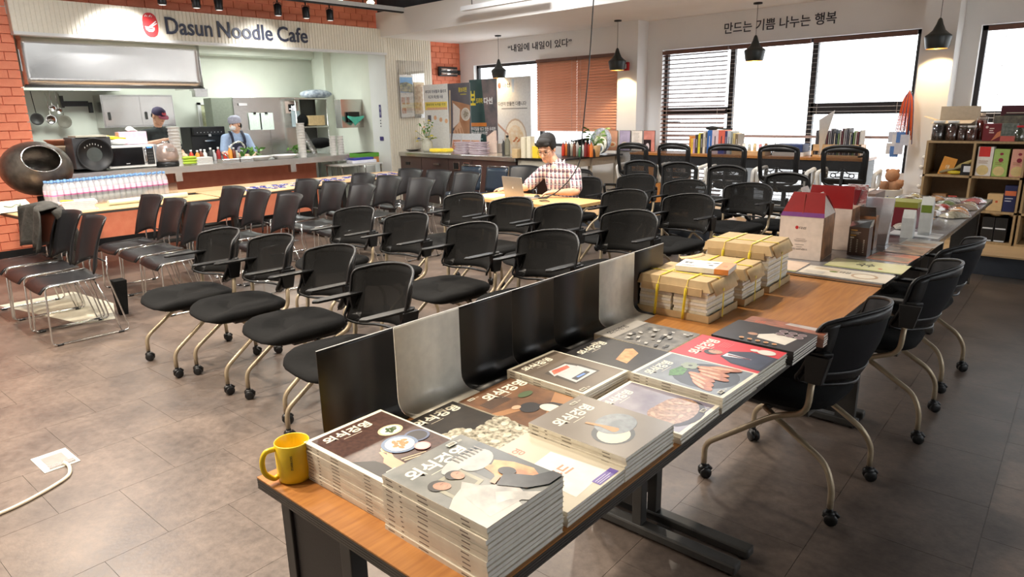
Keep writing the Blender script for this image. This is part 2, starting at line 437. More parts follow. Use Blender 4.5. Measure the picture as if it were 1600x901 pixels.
# ---------------- lights in the ceiling: can lights, added narrow spots and fill panels, kitchen panels
def spot_lamp(i, x, y, wt, c, ang=150, lab=None):
    t = thing('ceiling_light', lab or 'round black can light on the dark ceiling, %s' % ['over the near magazine table', 'over the second chair row', 'over the empty floor near the socket', 'over the front stacking chairs', 'over the middle of the chair rows', 'before the fourth chair row', 'over the back stacking chairs', 'behind the viewer'][i % 8], 'ceiling light', (x, y, 3.6), 0, 'can lights on the dark ceiling')
    MB().lathe([(.06, 0), (.06, -.03), (.085, -.05), (.085, -.18), (.075, -.18)], n=16).build('housing', m_black, t)
    MB().lathe([(.001, -.17), (.07, -.17)], n=16, cap=False).build('lens', mat('lamp_lens', (1, .9, .75), .5, emit=12, ecol=(1, .86, .66)), t)
    l = bpy.data.lights.new('lamp', 'SPOT'); l.energy = wt*9; l.color = c; l.spot_size = R(ang); l.spot_blend = .8; l.shadow_soft_size = .07
    o = bpy.data.objects.new('lamp', l); C.objects.link(o); o.location = (x, y, 3.38)
for i, a in enumerate(SPOTS): spot_lamp(i, *a)
for i, (x, y, w_, c_, an) in enumerate(ADDED_NARROW): spot_lamp(i, x, y, w_, c_, an, ('narrow black spotlight on the dark ceiling over the yellow mug', 'narrow black spotlight on the dark ceiling over the partitions')[i])
for i, (x, y, e) in enumerate(FILL_PANELS):
    t = thing('fill_panel', 'square flat LED panel on the dark ceiling, %s' % ['over the nearest chair row', 'before the posters', 'before the bright window', 'over the water bottles'][i], 'ceiling light', (x, y, 3.58), 0, 'flat LED panels on the dark ceiling')
    MB().b(-.3, .3, -.3, .3, -.03, 0).build('frame', m_white, t)
    l = bpy.data.lights.new('lamp', 'AREA'); l.energy = e*2; l.color = NEUT; l.size = .55
    o = bpy.data.objects.new('lamp', l); C.objects.link(o); o.location = (x, y, 3.54)
for i, (x, y, e) in enumerate([(-11.4, 3.4, 45), (-11.4, 6.0, 45)]):
    t = thing('kitchen_light', 'flat LED panel on the kitchen ceiling, %s' % ('over the cook', 'over the rack')[i], 'ceiling light', (x, y, 2.82), 0, 'kitchen ceiling panels')
    MB().b(-.3, .3, -.6, .6, -.03, 0).build('frame', m_white, t)
    l = bpy.data.lights.new('lamp', 'AREA'); l.energy = e*1.6; l.color = (.95, 1, .95); l.shape = 'RECTANGLE'; l.size = .5; l.size_y = 1.1
    o = bpy.data.objects.new('lamp', l); C.objects.link(o); o.location = (x, y, 2.77)
# ================================================================ chairs
def caster(x, y, t, m):
    c = MB(); c.ball((0, 0, .045), (.02, .026, .018), 10, 6); c.cyl((0, 0, .05), (0, 0, .075), .012)
    for s in (-1, 1):
        c.M = T(s*.013, .006, .026, 0, 90, 0); c.lathe([(.006, -.009), (.024, -.009), (.026, -.004), (.026, .004), (.024, .009), (.006, .009)], n=14)
    c.M = None
    c.tube([(0, -.018, .03), (0, -.01, .05), (0, .02, .053), (0, .034, .036)], .009, 6)
    return c.build('caster', m, t, loc=(x, y, 0), rot=(0, 0, random.uniform(-50, 50)))
def mesh_back(t, wtop, wbot, z0, z1, y0, lean, mrim, mmesh, bow=.035, rim=.011, hole=None):
    """curved mesh backrest: closed rim tube, mesh sheet and a lower black band"""
    H = z1-z0
    def P(u, v):     # u -1..1, v 0..1
        wdt = (wbot+(wtop-wbot)*min(1, v*1.5)**.7)/2
        cr = .10
        zz = z0+H*v
        e = abs(u)
        top = .018*(1-e**2)
        return Vector((u*wdt, y0+lean*v+.02*math.sin(v*3.0)-bow*(u*u)*1.2+bow*.4, zz+top*(v > .5)*(v-.5)*2-(.03*e**3 if v > .9 else 0)))
    ring = []
    n = 7
    for k in range(n): ring.append(P(-.92+1.84*k/(n-1), 1.0))
    for v in (.95, .75, .5, .25, .08): ring.append(P(1.0 if v < .9 else .99, v))
    for k in range(n): ring.append(P(.8-1.6*k/(n-1), 0.0)+Vector((0, 0, -.02*(1-abs(.8-1.6*k/(n-1))))))
    for v in (.08, .25, .5, .75, .95): ring.append(P(-1.0 if v < .9 else -.99, v))
    b = MB().tube(spline(ring, 3, True), rim, 7, True).build('backrest', mrim, t)
    MB().sheet(lambda a, c: P((a*2-1)*.985, .015+.97*c), 10, 8, .003).build('mesh_panel', mmesh, b)
    band = MB().sheet(lambda a, c: P((a*2-1)*.97, .02+.16*c)+Vector((0, .004, 0)), 10, 3, .008)
    for s in (-1, 1): band.sheet(lambda a, c: P(s*(.97-.16*a), .05+.9*c)+Vector((0, .005, 0)), 2, 8, .005)
    band.sheet(lambda a, c: P((a*2-1)*.95, .85+.13*c)+Vector((0, .004, 0)), 10, 2, .004)
    band.build('back_band', mrim, b)
    return P, b
def seat_pad(t, w, d, z, m, y=0., th=.055, nm='seat'):
    mb = MB(); pts = []
    for i in range(28):
        a = 2*PI*i/28; ca, sa = math.cos(a), math.sin(a)
        e = .56
        px = math.copysign(abs(ca)**e, ca)*w/2; py = math.copysign(abs(sa)**e, sa)*d/2
        pts.append((px*(1-.10*(py > 0)*py/(d/2)), py+y))
    vs = []; fs = []; prof = [(.80, -th), (.97, -th*.62), (1, -th*.3), (.985, -.008), (.93, .004), (.6, .004), (.25, -.002)]
    n = len(pts)
    for s_, h in prof:
        for px, py in pts: 
            q = py-y; fr = max(0, (-q/(d/2)-.55))/.45
            vs.append((px*s_, y+q*s_, z+h-(.028*fr*fr if h > -.02 else .01*fr)+.012*(abs(px)/(w/2))**2*(h > -.01)))
    for i in range(len(prof)-1):
        for j in range(n): fs.append((i*n+j, i*n+(j+1) % n, (i+1)*n+(j+1) % n, (i+1)*n+j))
    fs.append(tuple(range(n-1, -1, -1))); fs.append(tuple((len(prof)-1)*n+j for j in range(n)))
    mb.add(vs, fs, True)
    return mb.build(nm, m, t)
def training_chair(label, zt=.85, mm=None, arms=(1, 1)):
    """black mesh-back nesting chair on casters, faces -Y"""
    t = thing('training_chair', label, 'chair')
    seat_pad(t, .51, .52, .475, m_fabric, -.05)
    MB().b(-.19, .19, -.16, .14, .405, .425).cyl((-.2, -.02, .40), (.2, -.02, .40), .011).cyl((-.2, .1, .41), (.2, .1, .41), .011).build('seat_frame', m_dgrey, t)
    mesh_back(t, .52, .46, zt-.30, zt-.01, .19, .085, m_black, mm or m_mesh, bow=.13, rim=.0075)
    for s in (-1, 1):
        x = s*.225
        l = MB().tube(rounded([(x+s*.015, -.27, .07), (x+s*.015, -.27, .165), (x, .02, .385), (x+s*.022, .155, .445), (x+s*.025, .165, .60)], .05, 5), .0125, 10).build('leg', m_beige, t)
        caster(x+s*.015, -.27, l, m_black)
        l = MB().tube(rounded([(x-s*.03, -.04, .40), (x-s*.02, .23, .24), (x, .27, .16), (x, .27, .07)], .06, 4), .0125, 10).build('leg', m_beige, t)
        caster(x, .27, l, m_black)
        a = MB(); a.hexa([(x-.005+s*.018-.012, .14, .575), (x+s*.018+.02, .14, .575), (x+s*.018+.02, .20, .575), (x+s*.018-.017, .20, .575), (x+s*.018-.017, .13, .69), (x+s*.018+.02, .13, .69), (x+s*.018+.02, .225, .69), (x+s*.018-.017, .225, .69)])
        if arms[0 if s < 0 else 1]:
            pts = [(.0, .225), (.03, .20), (.035, .05), (.03, -.06), (.0, -.085), (-.02, -.06), (-.022, .05), (-.016, .20)]
            a.M = T(x, 0, .688, 0, 0, 0); a.prism([(s*px if s > 0 else px*s, py) for px, py in (pts if s > 0 else pts[::-1])], 0, .014); a.M = None
        a.build('armrest', m_black, t, bevel=.004)
        if arms[0 if s < 0 else 1]: pass
    return t
def sled_chair(label):
    """black plastic stacking chair with waisted back on a chrome sled frame, faces -Y"""
    t = thing('stacking_chair', label, 'chair')
    def bk(a, c):
        u = a*2-1; v = c
        w = .218+.022*(v-.4)**2*4
        zb = .485+.07*(1-min(1, abs(u))**2.2)*1.0
        z = zb+(.885-zb)*v-.012*u*u*v
        return (u*w, .19+.05*v+.06*(v*v)-.085*u*u*(1-.2*v), z)
    MB().sheet(bk, 12, 10, .011).build('backrest', m_shell, t)
    def st(a, c):
        u = a*2-1; y = -.25+.42*c
        z = .445-.012*(1-u*u)+(-.05*((.16-c)/.16)**2 if c < .16 else 0)+.012*max(0, c-.85)/.15
        return (u*(.215-.012*c), y, z)
    MB().sheet(st, 8, 12, .012).build('seat', m_shell, t)
    for s in (-1, 1):
        x = s*.232
        f = MB().tube(rounded([(s*.205, .215, .60), (s*.21, .20, .445), (x+s*.012, .285, .011), (x+s*.012, -.24, .011), (x-s*.008, -.215, .44), (x-s*.02, .17, .455)], .035, 4), .0065, 8)
        f.tube(rounded([(s*.17, .12, .42), (s*.20, .19, .2), (x-s*.005, .23, .011)], .05, 3), .0055, 6)
        f.build('sled_leg', m_chrome, t)
        g = MB()
        for yy in (-.19, .22): g.tube([(x+s*.012, yy-.02, .0085), (x+s*.012, yy+.02, .0085)], .0085, 8)
        g.build('glide', m_black, t)
    MB().cyl((-.21, -.12, .425), (.21, -.12, .425), .006).cyl((-.19, .12, .425), (.19, .12, .425), .006).cyl((-.205, .21, .56), (.205, .21, .56), .006).build('cross_rod', m_chrome, t)
    return t
def office_chair(label, marm, mframe, zt=.97, lumbar=True, mm=None):
    """swivel chair with framed mesh back and loop arms, faces -Y"""
    t = thing('office_chair', label, 'chair')
    seat_pad(t, .48, .47, .48, m_fabric, -.02)
    P, b = mesh_back(t, .46, .42, zt-.42, zt-.01, .22, .05, mframe, mm or m_mesh2, bow=.03, rim=.016)
    MB().tube(spline([(0, .2, .44), (0, .29, .50), (0, .285, .62), (0, .275, .70)], 4), .018, 8).build('back_post', mframe, t)
    if lumbar:
        l = MB()
        for s in (-1, 1):
            l.tube(spline([(s*.01, .275, .72), (s*.05, .27, .68), (s*.09, .265, .665)], 3), .006, 6)
            l.tube([(s*.02+.0, .27, .635), (s*.08, .265, .63)], .006, 6)
            l.tube([Vector((s*.095+.028*math.cos(2*PI*k/10), .264, .648+.024*math.sin(2*PI*k/10))) for k in range(10)], .006, 6, True)
        l.build('lumbar_support', mframe, t)
    for s in (-1, 1):
        x = s*.255
        MB().tube(rounded([(s*.2, .10, .44), (x+s*.03, .12, .46), (x+s*.045, .16, .66), (x+s*.03, -.14, .69), (x+s*.03, -.10, .52), (x-.03*s, -.02, .45)], .04, 4), .017 if marm is m_black else .023, 8).build('armrest', marm, t)
    MB().cyl((0, 0, .10), (0, 0, .43), .03, .025).build('gas_column', m_black, t)
    f = MB()
    for k in range(5):
        a = 2*PI*k/5+.3; f.tube([(0, 0, .12), (.14*math.cos(a), .14*math.sin(a), .10), (.27*math.cos(a), .27*math.sin(a), .075)], [.03, .022, .014], 8)
    f = f.build('star_base', marm if marm is not m_black else m_black, t)
    for k in range(5):
        a = 2*PI*k/5+.3; caster(.27*math.cos(a), .27*math.sin(a), f, m_black)
    return t

G1 = 'black mesh training chairs set out in rows'
tc = training_chair('black mesh-back chair on casters, leftmost of the nearest row, its whole seat in view')
tcg = None
# (x, y, rz, label)
TC = [(-4.57, 1.74, 0, None),
 (-4.04, 1.84, -2, 'black mesh-back chair on casters, second from the left in the nearest row'),
 (-3.40, 1.87, -3, 'black mesh-back chair on casters, third from the left in the nearest row'),
 (-2.73, 1.75, -4, 'black mesh-back chair on casters, rightmost of the nearest row, behind the first partition'),
 (-4.71, 2.95, 2, 'black mesh-back chair in the second row, leftmost, its seat beside a stacking chair'),
 (-4.07, 2.98, -1, 'black mesh-back chair in the second row, second from the left'),
 (-3.33, 2.96, -3, 'black mesh-back chair in the second row, third from the left'),
 (-2.70, 3.02, -3, 'greyish mesh-back chair in the second row, rightmost, just behind the black partitions'),
 (-4.66, 4.15, 3, 'black mesh-back chair in the third row, leftmost, in front of the laptop table corner'),
 (-4.06, 4.15, 0, 'black mesh-back chair in the third row, second from left, below the laptop'),
 (-3.47, 4.07, -3, 'black mesh-back chair in the third row, third from left, at the laptop table edge'),
 (-2.79, 4.07, -4, 'greyish mesh-back chair in the third row, rightmost, behind the last white partition'),
 (-3.58, 5.20, -2, 'black mesh-back chair in the fourth row, right of the laptop table'),
 (-2.93, 5.22, -4, 'black mesh-back chair in the fourth row, directly behind the bundled booklets'),
 (-4.36, 6.62, 0, 'black mesh-back chair in the fifth row, just right of the seated man'),
 (-3.57, 6.32, -2, 'black mesh-back chair in the fifth row, middle one'),
 (-2.90, 6.36, -5, 'sheer mesh-back chair in the fifth row, rightmost, behind the red gift box'),
]
for i, (x, y, rz, lb) in enumerate(TC):
    if i == 0: tc.location = (x, y, 0); tc['group'] = G1; continue
    dup(tc, (x, y, 0), rz, lb, G1)
t = training_chair('black sheer mesh-back chair set beside the seated man, in front of the grey table', .86, m_mesh2); t.location = (-5.32, 6.72, 0); t.rotation_euler[2] = R(4)
for (x, y, rz, lb) in [(-4.72, 7.2, 3, 'black open-framed mesh chair in the sixth row, first from column'), (-4.14, 7.15, 0, 'black open-framed mesh chair in the sixth row, second from the column'),
                       (-3.46, 6.98, -3, 'black open-framed mesh chair in the sixth row, third from the column'), (-2.79, 7.05, 2, 'low black open-framed chair directly behind the red gift boxes')]:
    if x == -4.72: t6 = office_chair(lb, m_black, m_black, .96, False); t6.location = (x, y, 0); t6['group'] = 'black framed chairs of the sixth row'
    else: dup(t6, (x, y, 0 if x != -2.79 else -.06), rz, lb, 'black framed chairs of the sixth row')
# chairs pushed under the long table on its right side, facing -X
GR = 'mesh chairs pushed under the long table'
m_side = mesh_fabric('dark_mesh', (.014, .014, .016), .95)
rt = training_chair('black mesh-back chair pushed under the near wooden table from the aisle', .85, m_side); rt.location = (-.965, 2.78, 0); rt.rotation_euler[2] = R(-92); rt['group'] = GR
dup(rt, (-.90, 3.72, 0), -87, 'black mesh-back chair second along the aisle side, under the glossy table', GR)
dup(rt, (-.93, 4.50, 0), -93, 'black mesh-back chair third along the aisle side, farthest under the glossy table', GR)

sc = sled_chair('black plastic stacking chair with chrome sled legs, rightmost of the front row')
GS = 'black stacking chairs on chrome sled frames'
SCH = [(-5.90, 1.34, 0, None), (-6.43, 1.32, 1, 'black stacking chair in the front row, middle of three, beside the jacket'), (-6.95, 1.30, 2, 'black stacking chair in the front row with a dark jacket hung over its back'),
 (-6.03, 2.20, -2, 'black stacking chair in the second row, right one of three'), (-6.55, 2.20, 0, 'black stacking chair in the second row, middle one of three'), (-7.08, 2.19, 2, 'black stacking chair in the second row, left one of three, before the water bottles'),
 (-6.03, 3.07, -2, 'black stacking chair in the third row, right one of three'), (-6.60, 3.05, 0, 'black stacking chair in the third row, middle one of three'), (-7.17, 3.06, 2, 'black stacking chair in the third row, left one of three'),
 (-6.16, 4.00, -2, 'black stacking chair in the fourth row, right one of three'), (-6.66, 3.98, 0, 'black stacking chair in the fourth row, middle one of three'), (-7.2, 3.97, 2, 'black stacking chair in the fourth row, left one of three'),
 (-6.13, 4.80, -2, 'black stacking chair in the fifth row, right one of three'), (-6.70, 4.77, 0, 'black stacking chair in the fifth row, middle one of three'), (-7.26, 4.80, 2, 'black stacking chair in the fifth row, left one of three'),
 (-6.25, 5.63, -2, 'black stacking chair in the sixth row, right one of three, nearest the laptop table'), (-6.80, 5.65, 0, 'black stacking chair in the sixth row, middle one of three'), (-7.32, 5.60, 2, 'black stacking chair in the sixth row, left one of three, before the steel island')]
for i, (x, y, rz, lb) in enumerate(SCH):
    if i == 0: sc.location = (x, y, 0); sc['group'] = GS; continue
    dup(sc, (x, y, 0), rz, lb, GS)
dup(sc, (-6.25, 6.75, 0), 8, 'black plastic chair behind the laptop lid, next to the two dark blue chairs', GS)
# two dark blue chairs with chrome top rails
def cafe_chair(label):
    t = thing('cafe_chair', label, 'chair')
    m = mat('dark_blue_leather', (.02, .032, .05), .35)
    MB().sheet(lambda a, c: ((a-.5)*.42, .20+.06*c-.03*(1-(2*a-1)**2), .50+.33*c), 8, 6, .025).build('backrest', m, t)
    MB().rbox(-.22, .22, -.24, .2, .42, .48, .05).build('seat', m, t, bevel=.015)
    MB().cyl((-.2, .265, .845), (.2, .265, .845), .009).build('top_rail', m_chrome, t)
    for s in (-1, 1):
        for y, yy in ((-.22, -.2), (.22, .2)):
            MB().tube([(s*.21, y, 0), (s*.2, yy, .42)]+([(s*.2, .265, .845)] if y > 0 else []), .011, 8).build('leg', m_chrome, t)
    return t
cc = cafe_chair('dark blue chair with chrome top rail against the steel island, left one'); cc.location = (-7.33, 6.72, 0); cc['group'] = 'dark blue chairs with chrome rails'
dup(cc, (-6.82, 6.75, 0), 0, 'dark blue chair with chrome top rail against the steel island, right one', 'dark blue chairs with chrome rails')
# white armed office chairs on the platform, facing the window
GW = 'white armed mesh chairs at the window desk'
WC = [(-5.03, 7.98, 180, 'black mesh office chair with white arms, nearest the white column'), (-4.47, 8.1, 177, 'black mesh office chair with white arms, second from the column, before the menu cards'),
      (-3.76, 8.06, 184, 'black mesh office chair with white arms, third from the column, before the row of books'),
      (-3.14, 8.12, 180, 'black mesh office chair with white arms, fourth from the column, lumbar pad showing through'),
      (-2.46, 8.22, 182, 'black mesh office chair with white arms, fifth, before the magazine rack')]
w0 = None
for x, y, rz, lb in WC:
    if w0 is None: w0 = office_chair(lb, m_wplast, m_black, .96); w0.location = (x, y, .2); w0.rotation_euler[2] = R(rz); w0['group'] = GW
    else: dup(w0, (x, y, .2), rz, lb, GW)
# ================================================================ long tables on the right
TR = 1.76
def TP(x, y, z=0): return T(-1.50, .655, 0, 0, 0, TR) @ Vector((x, y, z))
TT = .735
def long_table(label, y0, y1, mtop, medge, zt=TT, posts=(.06, .31), w=.73, mleg=None, wide=False, plate=False):
    t = thing('long_table', label, 'table', TP(0, y0), TR); L = y1-y0; mleg = mleg or m_dgrey
    MB().b(0, w, 0, L, zt-.004, zt).build('tabletop', mtop, t)
    for k in range(4):
        MB().b(0, w, 0, L, zt-.031+k*.0068, zt-.0255+k*.0068).build('edge_layer', medge, t)
    for y in ((.055, L-.055) if not wide else (L-.35,)):
        if wide:
            MB().b(.50, .68, y-.012, y+.012, .03, zt-.03).b(.685, .69, y-.02, y+.02, .03, zt-.03).build('leg', mleg, t); continue
        for x in posts:
            MB().b(x-.02, x+.02, y-.022, y+.022, .03, zt-.03).build('leg', mleg, t, bevel=.003)
        MB().b(posts[0]+.02, posts[1]-.02, y-.014, y+.014, .12, zt-.04).build('leg_panel', m_black, t)
        f = MB().b(.02, w-.02, y-.028, y+.028, .012, .05).build('foot_bar', mleg, t, bevel=.008)
        for x in (.05, w-.05): MB().lathe([(.018, 0), (.018, .012)], x, y, 0, 10).build('glide', m_black, f)
    if plate: MB().b(.60, .69, L-.07, L-.045, .0, zt-.03).b(.69, .694, L-.075, L-.04, 0, zt-.03).build('leg', mleg, t)
    if not wide: MB().b(posts[1]-.02, posts[1]+.02, .08, L-.08, zt-.09, zt-.05).build('stretcher', mleg, t)
    return t
m_lay = mat('layered_dark_edge', (.06, .052, .045), .5, var=.3, vs=4)
long_table('wooden long table with layered dark edge under the magazine stacks, nearest the viewer', 0, 1.395, m_wood, m_lay)
long_table('wooden long table carrying the bundled booklets, second from the viewer', 1.40, 2.865, m_wood, m_lay, plate=True)
m_gloss = mat('glossy_grey_laminate', (.22, .22, .23), .16, var=.04, vs=3)
long_table('glossy grey table with the gift boxes and leaflets', 2.875, 4.76, m_gloss, m_steel, .75, (.42, .60), plate=True)
long_table('glossy grey table with the snack packets, farthest along the aisle', 4.765, 6.72, m_gloss, m_steel, .75, wide=True)

# ---------------- magazines
class Art(MB):
    """flat print: every colour change lifts the layer a hair so that prints do not coincide"""
    def __init__(s, M=None): super().__init__(); s.pal = []; s.z = 0.; s.M = M
    def flat(s, pts, z=0.): s.z += .00003; return MB.flat(s, pts, s.z)
    def c(s, m):
        if isinstance(m, tuple): m = paint(*m, .35)
        if m not in s.pal: s.pal.append(m)
        s.m = s.pal.index(m); s.z += .00012; return s
    def rect(s, x0, y0, x1, y1): return s.flat([(x0,y0),(x1,y0),(x1,y1),(x0,y1)], s.z)
    def poly(s, pts): return s.flat(pts, s.z)
    def el(s, x, y, rx, ry, a=0, n=20): return s.disc(x, y, rx, ry, s.z, n, a)
    def t(s, body, x, y, w=None, h=None, bold=0.): s.z += .00005; return s.text(body, x, y, w, h, s.z, bold)
    def lines(s, x, y, w, n, dy, h=.0012):
        for k in range(n): s.rect(x, y-k*dy, x+w*random.uniform(.7, 1), y-k*dy+h)
        return s
    def make(s, name, parent): return s.build(name, s.pal, parent)
def photo(name, a, b, sc=40, rough=.3): return mat('print_'+name, col(a), rough, col2=col(b), vs=sc)
CR = (240, 232, 210)
MW, MH = .236, .303
def title(a, c, x=.03, y=.252, w=.105, h=.026):
    w *= 1.3; h *= 1.35; y = min(y-.008, MH-.014-h)
    a.c(c).t('외식경영', x, y, w, h, .035)
    a.lines(x+.04, y-.008, .06, 1, .004, .0016); return a
def barcode(a, x, y, num='222'):
    a.c(CR).rect(x, y, x+.026, y+.013); a.c((30, 30, 30))
    for k in range(11): a.rect(x+.002+k*.002, y+.002, x+.0028+k*.002+.0006*(k % 2), y+.011)
    a.c(CR).t(num, x+.03, y+.001, .012, .006); return a
def face(a, x, y, r, ang=0):
    a.c(photo('facehair', (34, 30, 28), (50, 44, 40), 60)).el(x-r*.15, y+r*.35, r*1.0, r*.95, ang); a.c(photo('faceskin', (196, 150, 122), (172, 124, 98), 60)).el(x+r*.1, y-r*.05, r*.72, r*.92, ang); a.c((120, 80, 64)).poly([(x+r*.1, y+r*.2), (x+r*.55, y+r*.22), (x+r*.5, y+r*.3), (x+r*.1, y+r*.28)]).poly([(x+r*.25, y-r*.5), (x+r*.55, y-r*.47), (x+r*.5, y-r*.42)]); return a
def bowl(a, x, y, r, c1, c2, c3=None, sq=1.):
    a.c(c1).el(x, y, r, r*sq); a.c(c2).el(x, y, r*.8, r*.8*sq)
    if c3:
        a.c(c3)
        for k in range(9): a.el(x+r*.5*math.cos(k*2.4)*(.3+.08*k), y+r*.5*math.sin(k*2.4)*(.3+.08*k)*sq, r*.2, r*.12, k*40, 8)
    return a
def cv1(a):
    a.c(CR).rect(0, 0, MW, MH); a.c(photo('c1', (64, 42, 36), (90, 62, 52), 90)).rect(.012, .012, MW-.006, MH-.012); title(a, CR)
    a.c((40, 34, 32)).poly([(.012, .012), (.06, .012), (.05, .09), (.012, .13)])
    a.c((214, 168, 136)).poly([(.05, .012), (.085, .012), (.088, .07), (.104, .105), (.098, .112), (.084, .09), (.088, .115), (.080, .116), (.070, .085), (.056, .07)])
    bowl(a, .105, .112, .018, (228, 214, 170), (210, 190, 140)); bowl(a, .172, .185, .034, (220, 200, 160), (240, 236, 222), (70, 90, 50), .8)
    bowl(a, .193, .11, .034, (90, 100, 130), (56, 52, 54), None, .9); bowl(a, .13, .125, .045, (120, 140, 165), (236, 228, 214), (196, 130, 70), .85) if 0 else None
    bowl(a, .137, .108, .0445, (110, 130, 160), (238, 230, 214), (192, 128, 72)); bowl(a, .165, .058, .02, (230, 160, 160), (245, 220, 190))
    a.c((220, 190, 150)).poly([(.09, .045), (.15, .028), (.15, .031), (.09, .049)]).poly([(.09, .035), (.15, .018), (.15, .021), (.09, .039)])
    barcode(a, .03, .016)
def cv2(a):
    a.c(photo('c2', (96, 100, 98), (140, 140, 134), 12)).rect(0, 0, MW, MH); title(a, CR, .025, .235, .13, .033)
    a.c(photo('steelgrey', (84, 90, 94), (112, 116, 116), 9)).rect(.13, .03, MW, .24); a.c(photo('panel', (168, 164, 140), (140, 138, 120), 16)).poly([(.03, .1), (.12, .12), (.12, .2), (.03, .19)]); a.c((120, 118, 104)).poly([(.04, .11), (.11, .128), (.11, .19), (.04, .18)])
    a.c(photo('flame', (206, 130, 88), (246, 190, 130), 30)).poly([(.15, .03), (.2, .03), (.222, .07), (.215, .12), (.195, .16), (.175, .15), (.16, .17), (.15, .12), (.135, .1)])
    a.c(photo('smoke', (170, 172, 170), (205, 204, 198), 20)).el(.17, .19, .05, .035, 20).el(.13, .21, .05, .02, 10)
    a.c((196, 190, 180)).poly([(.0, .0), (.1, .0), (.12, .05), (.1, .1), (.07, .135), (.03, .12), (0, .1)]); a.c(photo('linen', (190, 186, 178), (140, 138, 134), 26)).poly([(.03, .02), (.13, .01), (.15, .06), (.10, .11), (.085, .15), (.05, .12)])
    a.c(photo('linen2', (206, 202, 192), (160, 156, 148), 30)).poly([(.07, .04), (.1, .03), (.12, .0), (.16, .0), (.12, .05), (.1, .07)])
    face(a, .045, .17, .021, 30); face(a, .095, .175, .019, -10)
    a.c((214, 166, 134)).poly([(.12, .09), (.15, .1), (.15, .112), (.12, .104)]); a.c(photo('darkcoat', (44, 48, 54), (70, 74, 78), 25)).poly([(.12, .085), (.15, .03), (.19, .004), (MW, .004), (MW, .03), (.195, .05), (.165, .105)]); a.c((36, 38, 42)).el(.175, .105, .016, .02, 20); a.c((150, 146, 140)); [a.poly([(.135+.012*k, .21), (.139+.012*k, .21), (.139+.012*k, .235), (.135+.012*k, .235)]) for k in range(7)]
    barcode(a, .17, .275, '222')
def cv3(a):
    a.c(photo('c3', (30, 26, 24), (50, 42, 36), 30)).rect(0, 0, MW, MH); title(a, CR, .05, .255, .13, .03)
    a.c(photo('crumbs', (222, 214, 192), (96, 90, 70), 75)); [a.el(.035+.035*(k % 6)+.01*(k//6), .02+.042*(k//6), .030, .024, k*37, 9) for k in range(20)]; a.c(photo('petals', (236, 230, 212), (200, 194, 170), 60)); [a.el(.03+.047*(k % 5), .03+.05*(k//5), .014, .011, k*61, 7) for k in range(13)]; barcode(a, .15, .275)
def cv4(a):
    a.c(photo('c4', (96, 66, 46), (132, 92, 60), 20)).rect(0, 0, MW, MH); a.c((168, 118, 72)).poly([(.1, 0), (MW, .05), (MW, .12), (.1, .05)]).poly([(.0, .14), (.12, .1), (.12, .13), (0, .17)]); title(a, CR, .06, .235, .14, .036)
    a.c((60, 54, 50))
    for k in range(12): a.rect(.02+k*.008, .19, .024+k*.008, .235)
    a.c((24, 20, 26)).el(.10, .11, .036, .03, 20).poly([(.12, .0), (.19, .0), (.17, .08), (.12, .11)]); a.c((232, 218, 198)).el(.135, .06, .024, .034, 10); a.c((214, 168, 136)).el(.075, .14, .016, .012); a.c((70, 90, 50)).el(.165, .18, .03, .016); barcode(a, .02, .275)
def cv5(a):
    a.c(photo('c5', (122, 112, 100), (146, 134, 120), 3)).rect(0, 0, MW, MH); title(a, CR, .035, .225, .12, .032)
    a.c((88, 92, 94)).el(.09, .095, .062, .055, 10); a.c((226, 216, 196)).el(.085, .09, .05, .042, 10); a.c(photo('stone', (112, 120, 126), (140, 148, 154), 60)).el(.14, .12, .066, .052, 0); a.c((128, 136, 142)).el(.14, .12, .02, .014)
    a.c((206, 152, 104)).poly([(.09, .185), (.1, .185), (.112, .14), (.12, .11), (.11, .095), (.095, .105), (.1, .14)]).el(.108, .102, .014, .01); barcode(a, .16, .275, '219')
def cv6(a):
    a.c(photo('c6', (196, 186, 164), (214, 204, 182), 4)).rect(0, 0, MW, MH); a.c((228, 130, 108)).t('외식경영', .03, .235, .12, .034, .02)
    a.c((236, 232, 220)).poly([(.06, .02), (.2, .03), (.19, .19), (.07, .18)]); a.c((232, 150, 120)).t('푸드', .09, .09, .07, .04, .03); a.c((110, 90, 170)).rect(.135, .006, .215, .03); a.c((240, 240, 240)).lines(.14, .022, .06, 3, .006); barcode(a, .01, .275)
def cv7(a):
    a.c(CR).rect(0, 0, MW, MH); a.c(photo('c7', (96, 84, 72), (130, 116, 100), 4)).rect(.007, .012, MW-.007, MH-.012); title(a, CR)
    a.c((70, 62, 54)).poly([(.045, .065), (.18, .07), (.185, .15), (.17, .20), (.05, .19)]); a.c((200, 200, 198)).poly([(.055, .07), (.17, .075), (.17, .15), (.065, .155)]); a.c((60, 62, 66)).poly([(.07, .078), (.15, .086), (.15, .105), (.07, .1)]); a.c((110, 150, 220)).rect(.09, .088, .13, .097)
    a.c((206, 206, 204)).poly([(.05, .15), (.165, .15), (.155, .19), (.07, .19)]); a.c(photo('meat', (196, 84, 66), (226, 130, 100), 60)).poly([(.06, .16), (.14, .158), (.15, .178), (.08, .186)]); barcode(a, .012, .016)
def cv8(a):
    a.c(photo('c8', (26, 24, 24), (38, 34, 32), 30)).rect(0, 0, MW, MH); title(a, CR, .03, .25, .12, .028); a.c(photo('bread', (226, 176, 120), (200, 130, 80), 50)).poly([(.05, .08), (.16, .1), (.19, .14), (.17, .16), (.06, .13)]); barcode(a, .14, .275)
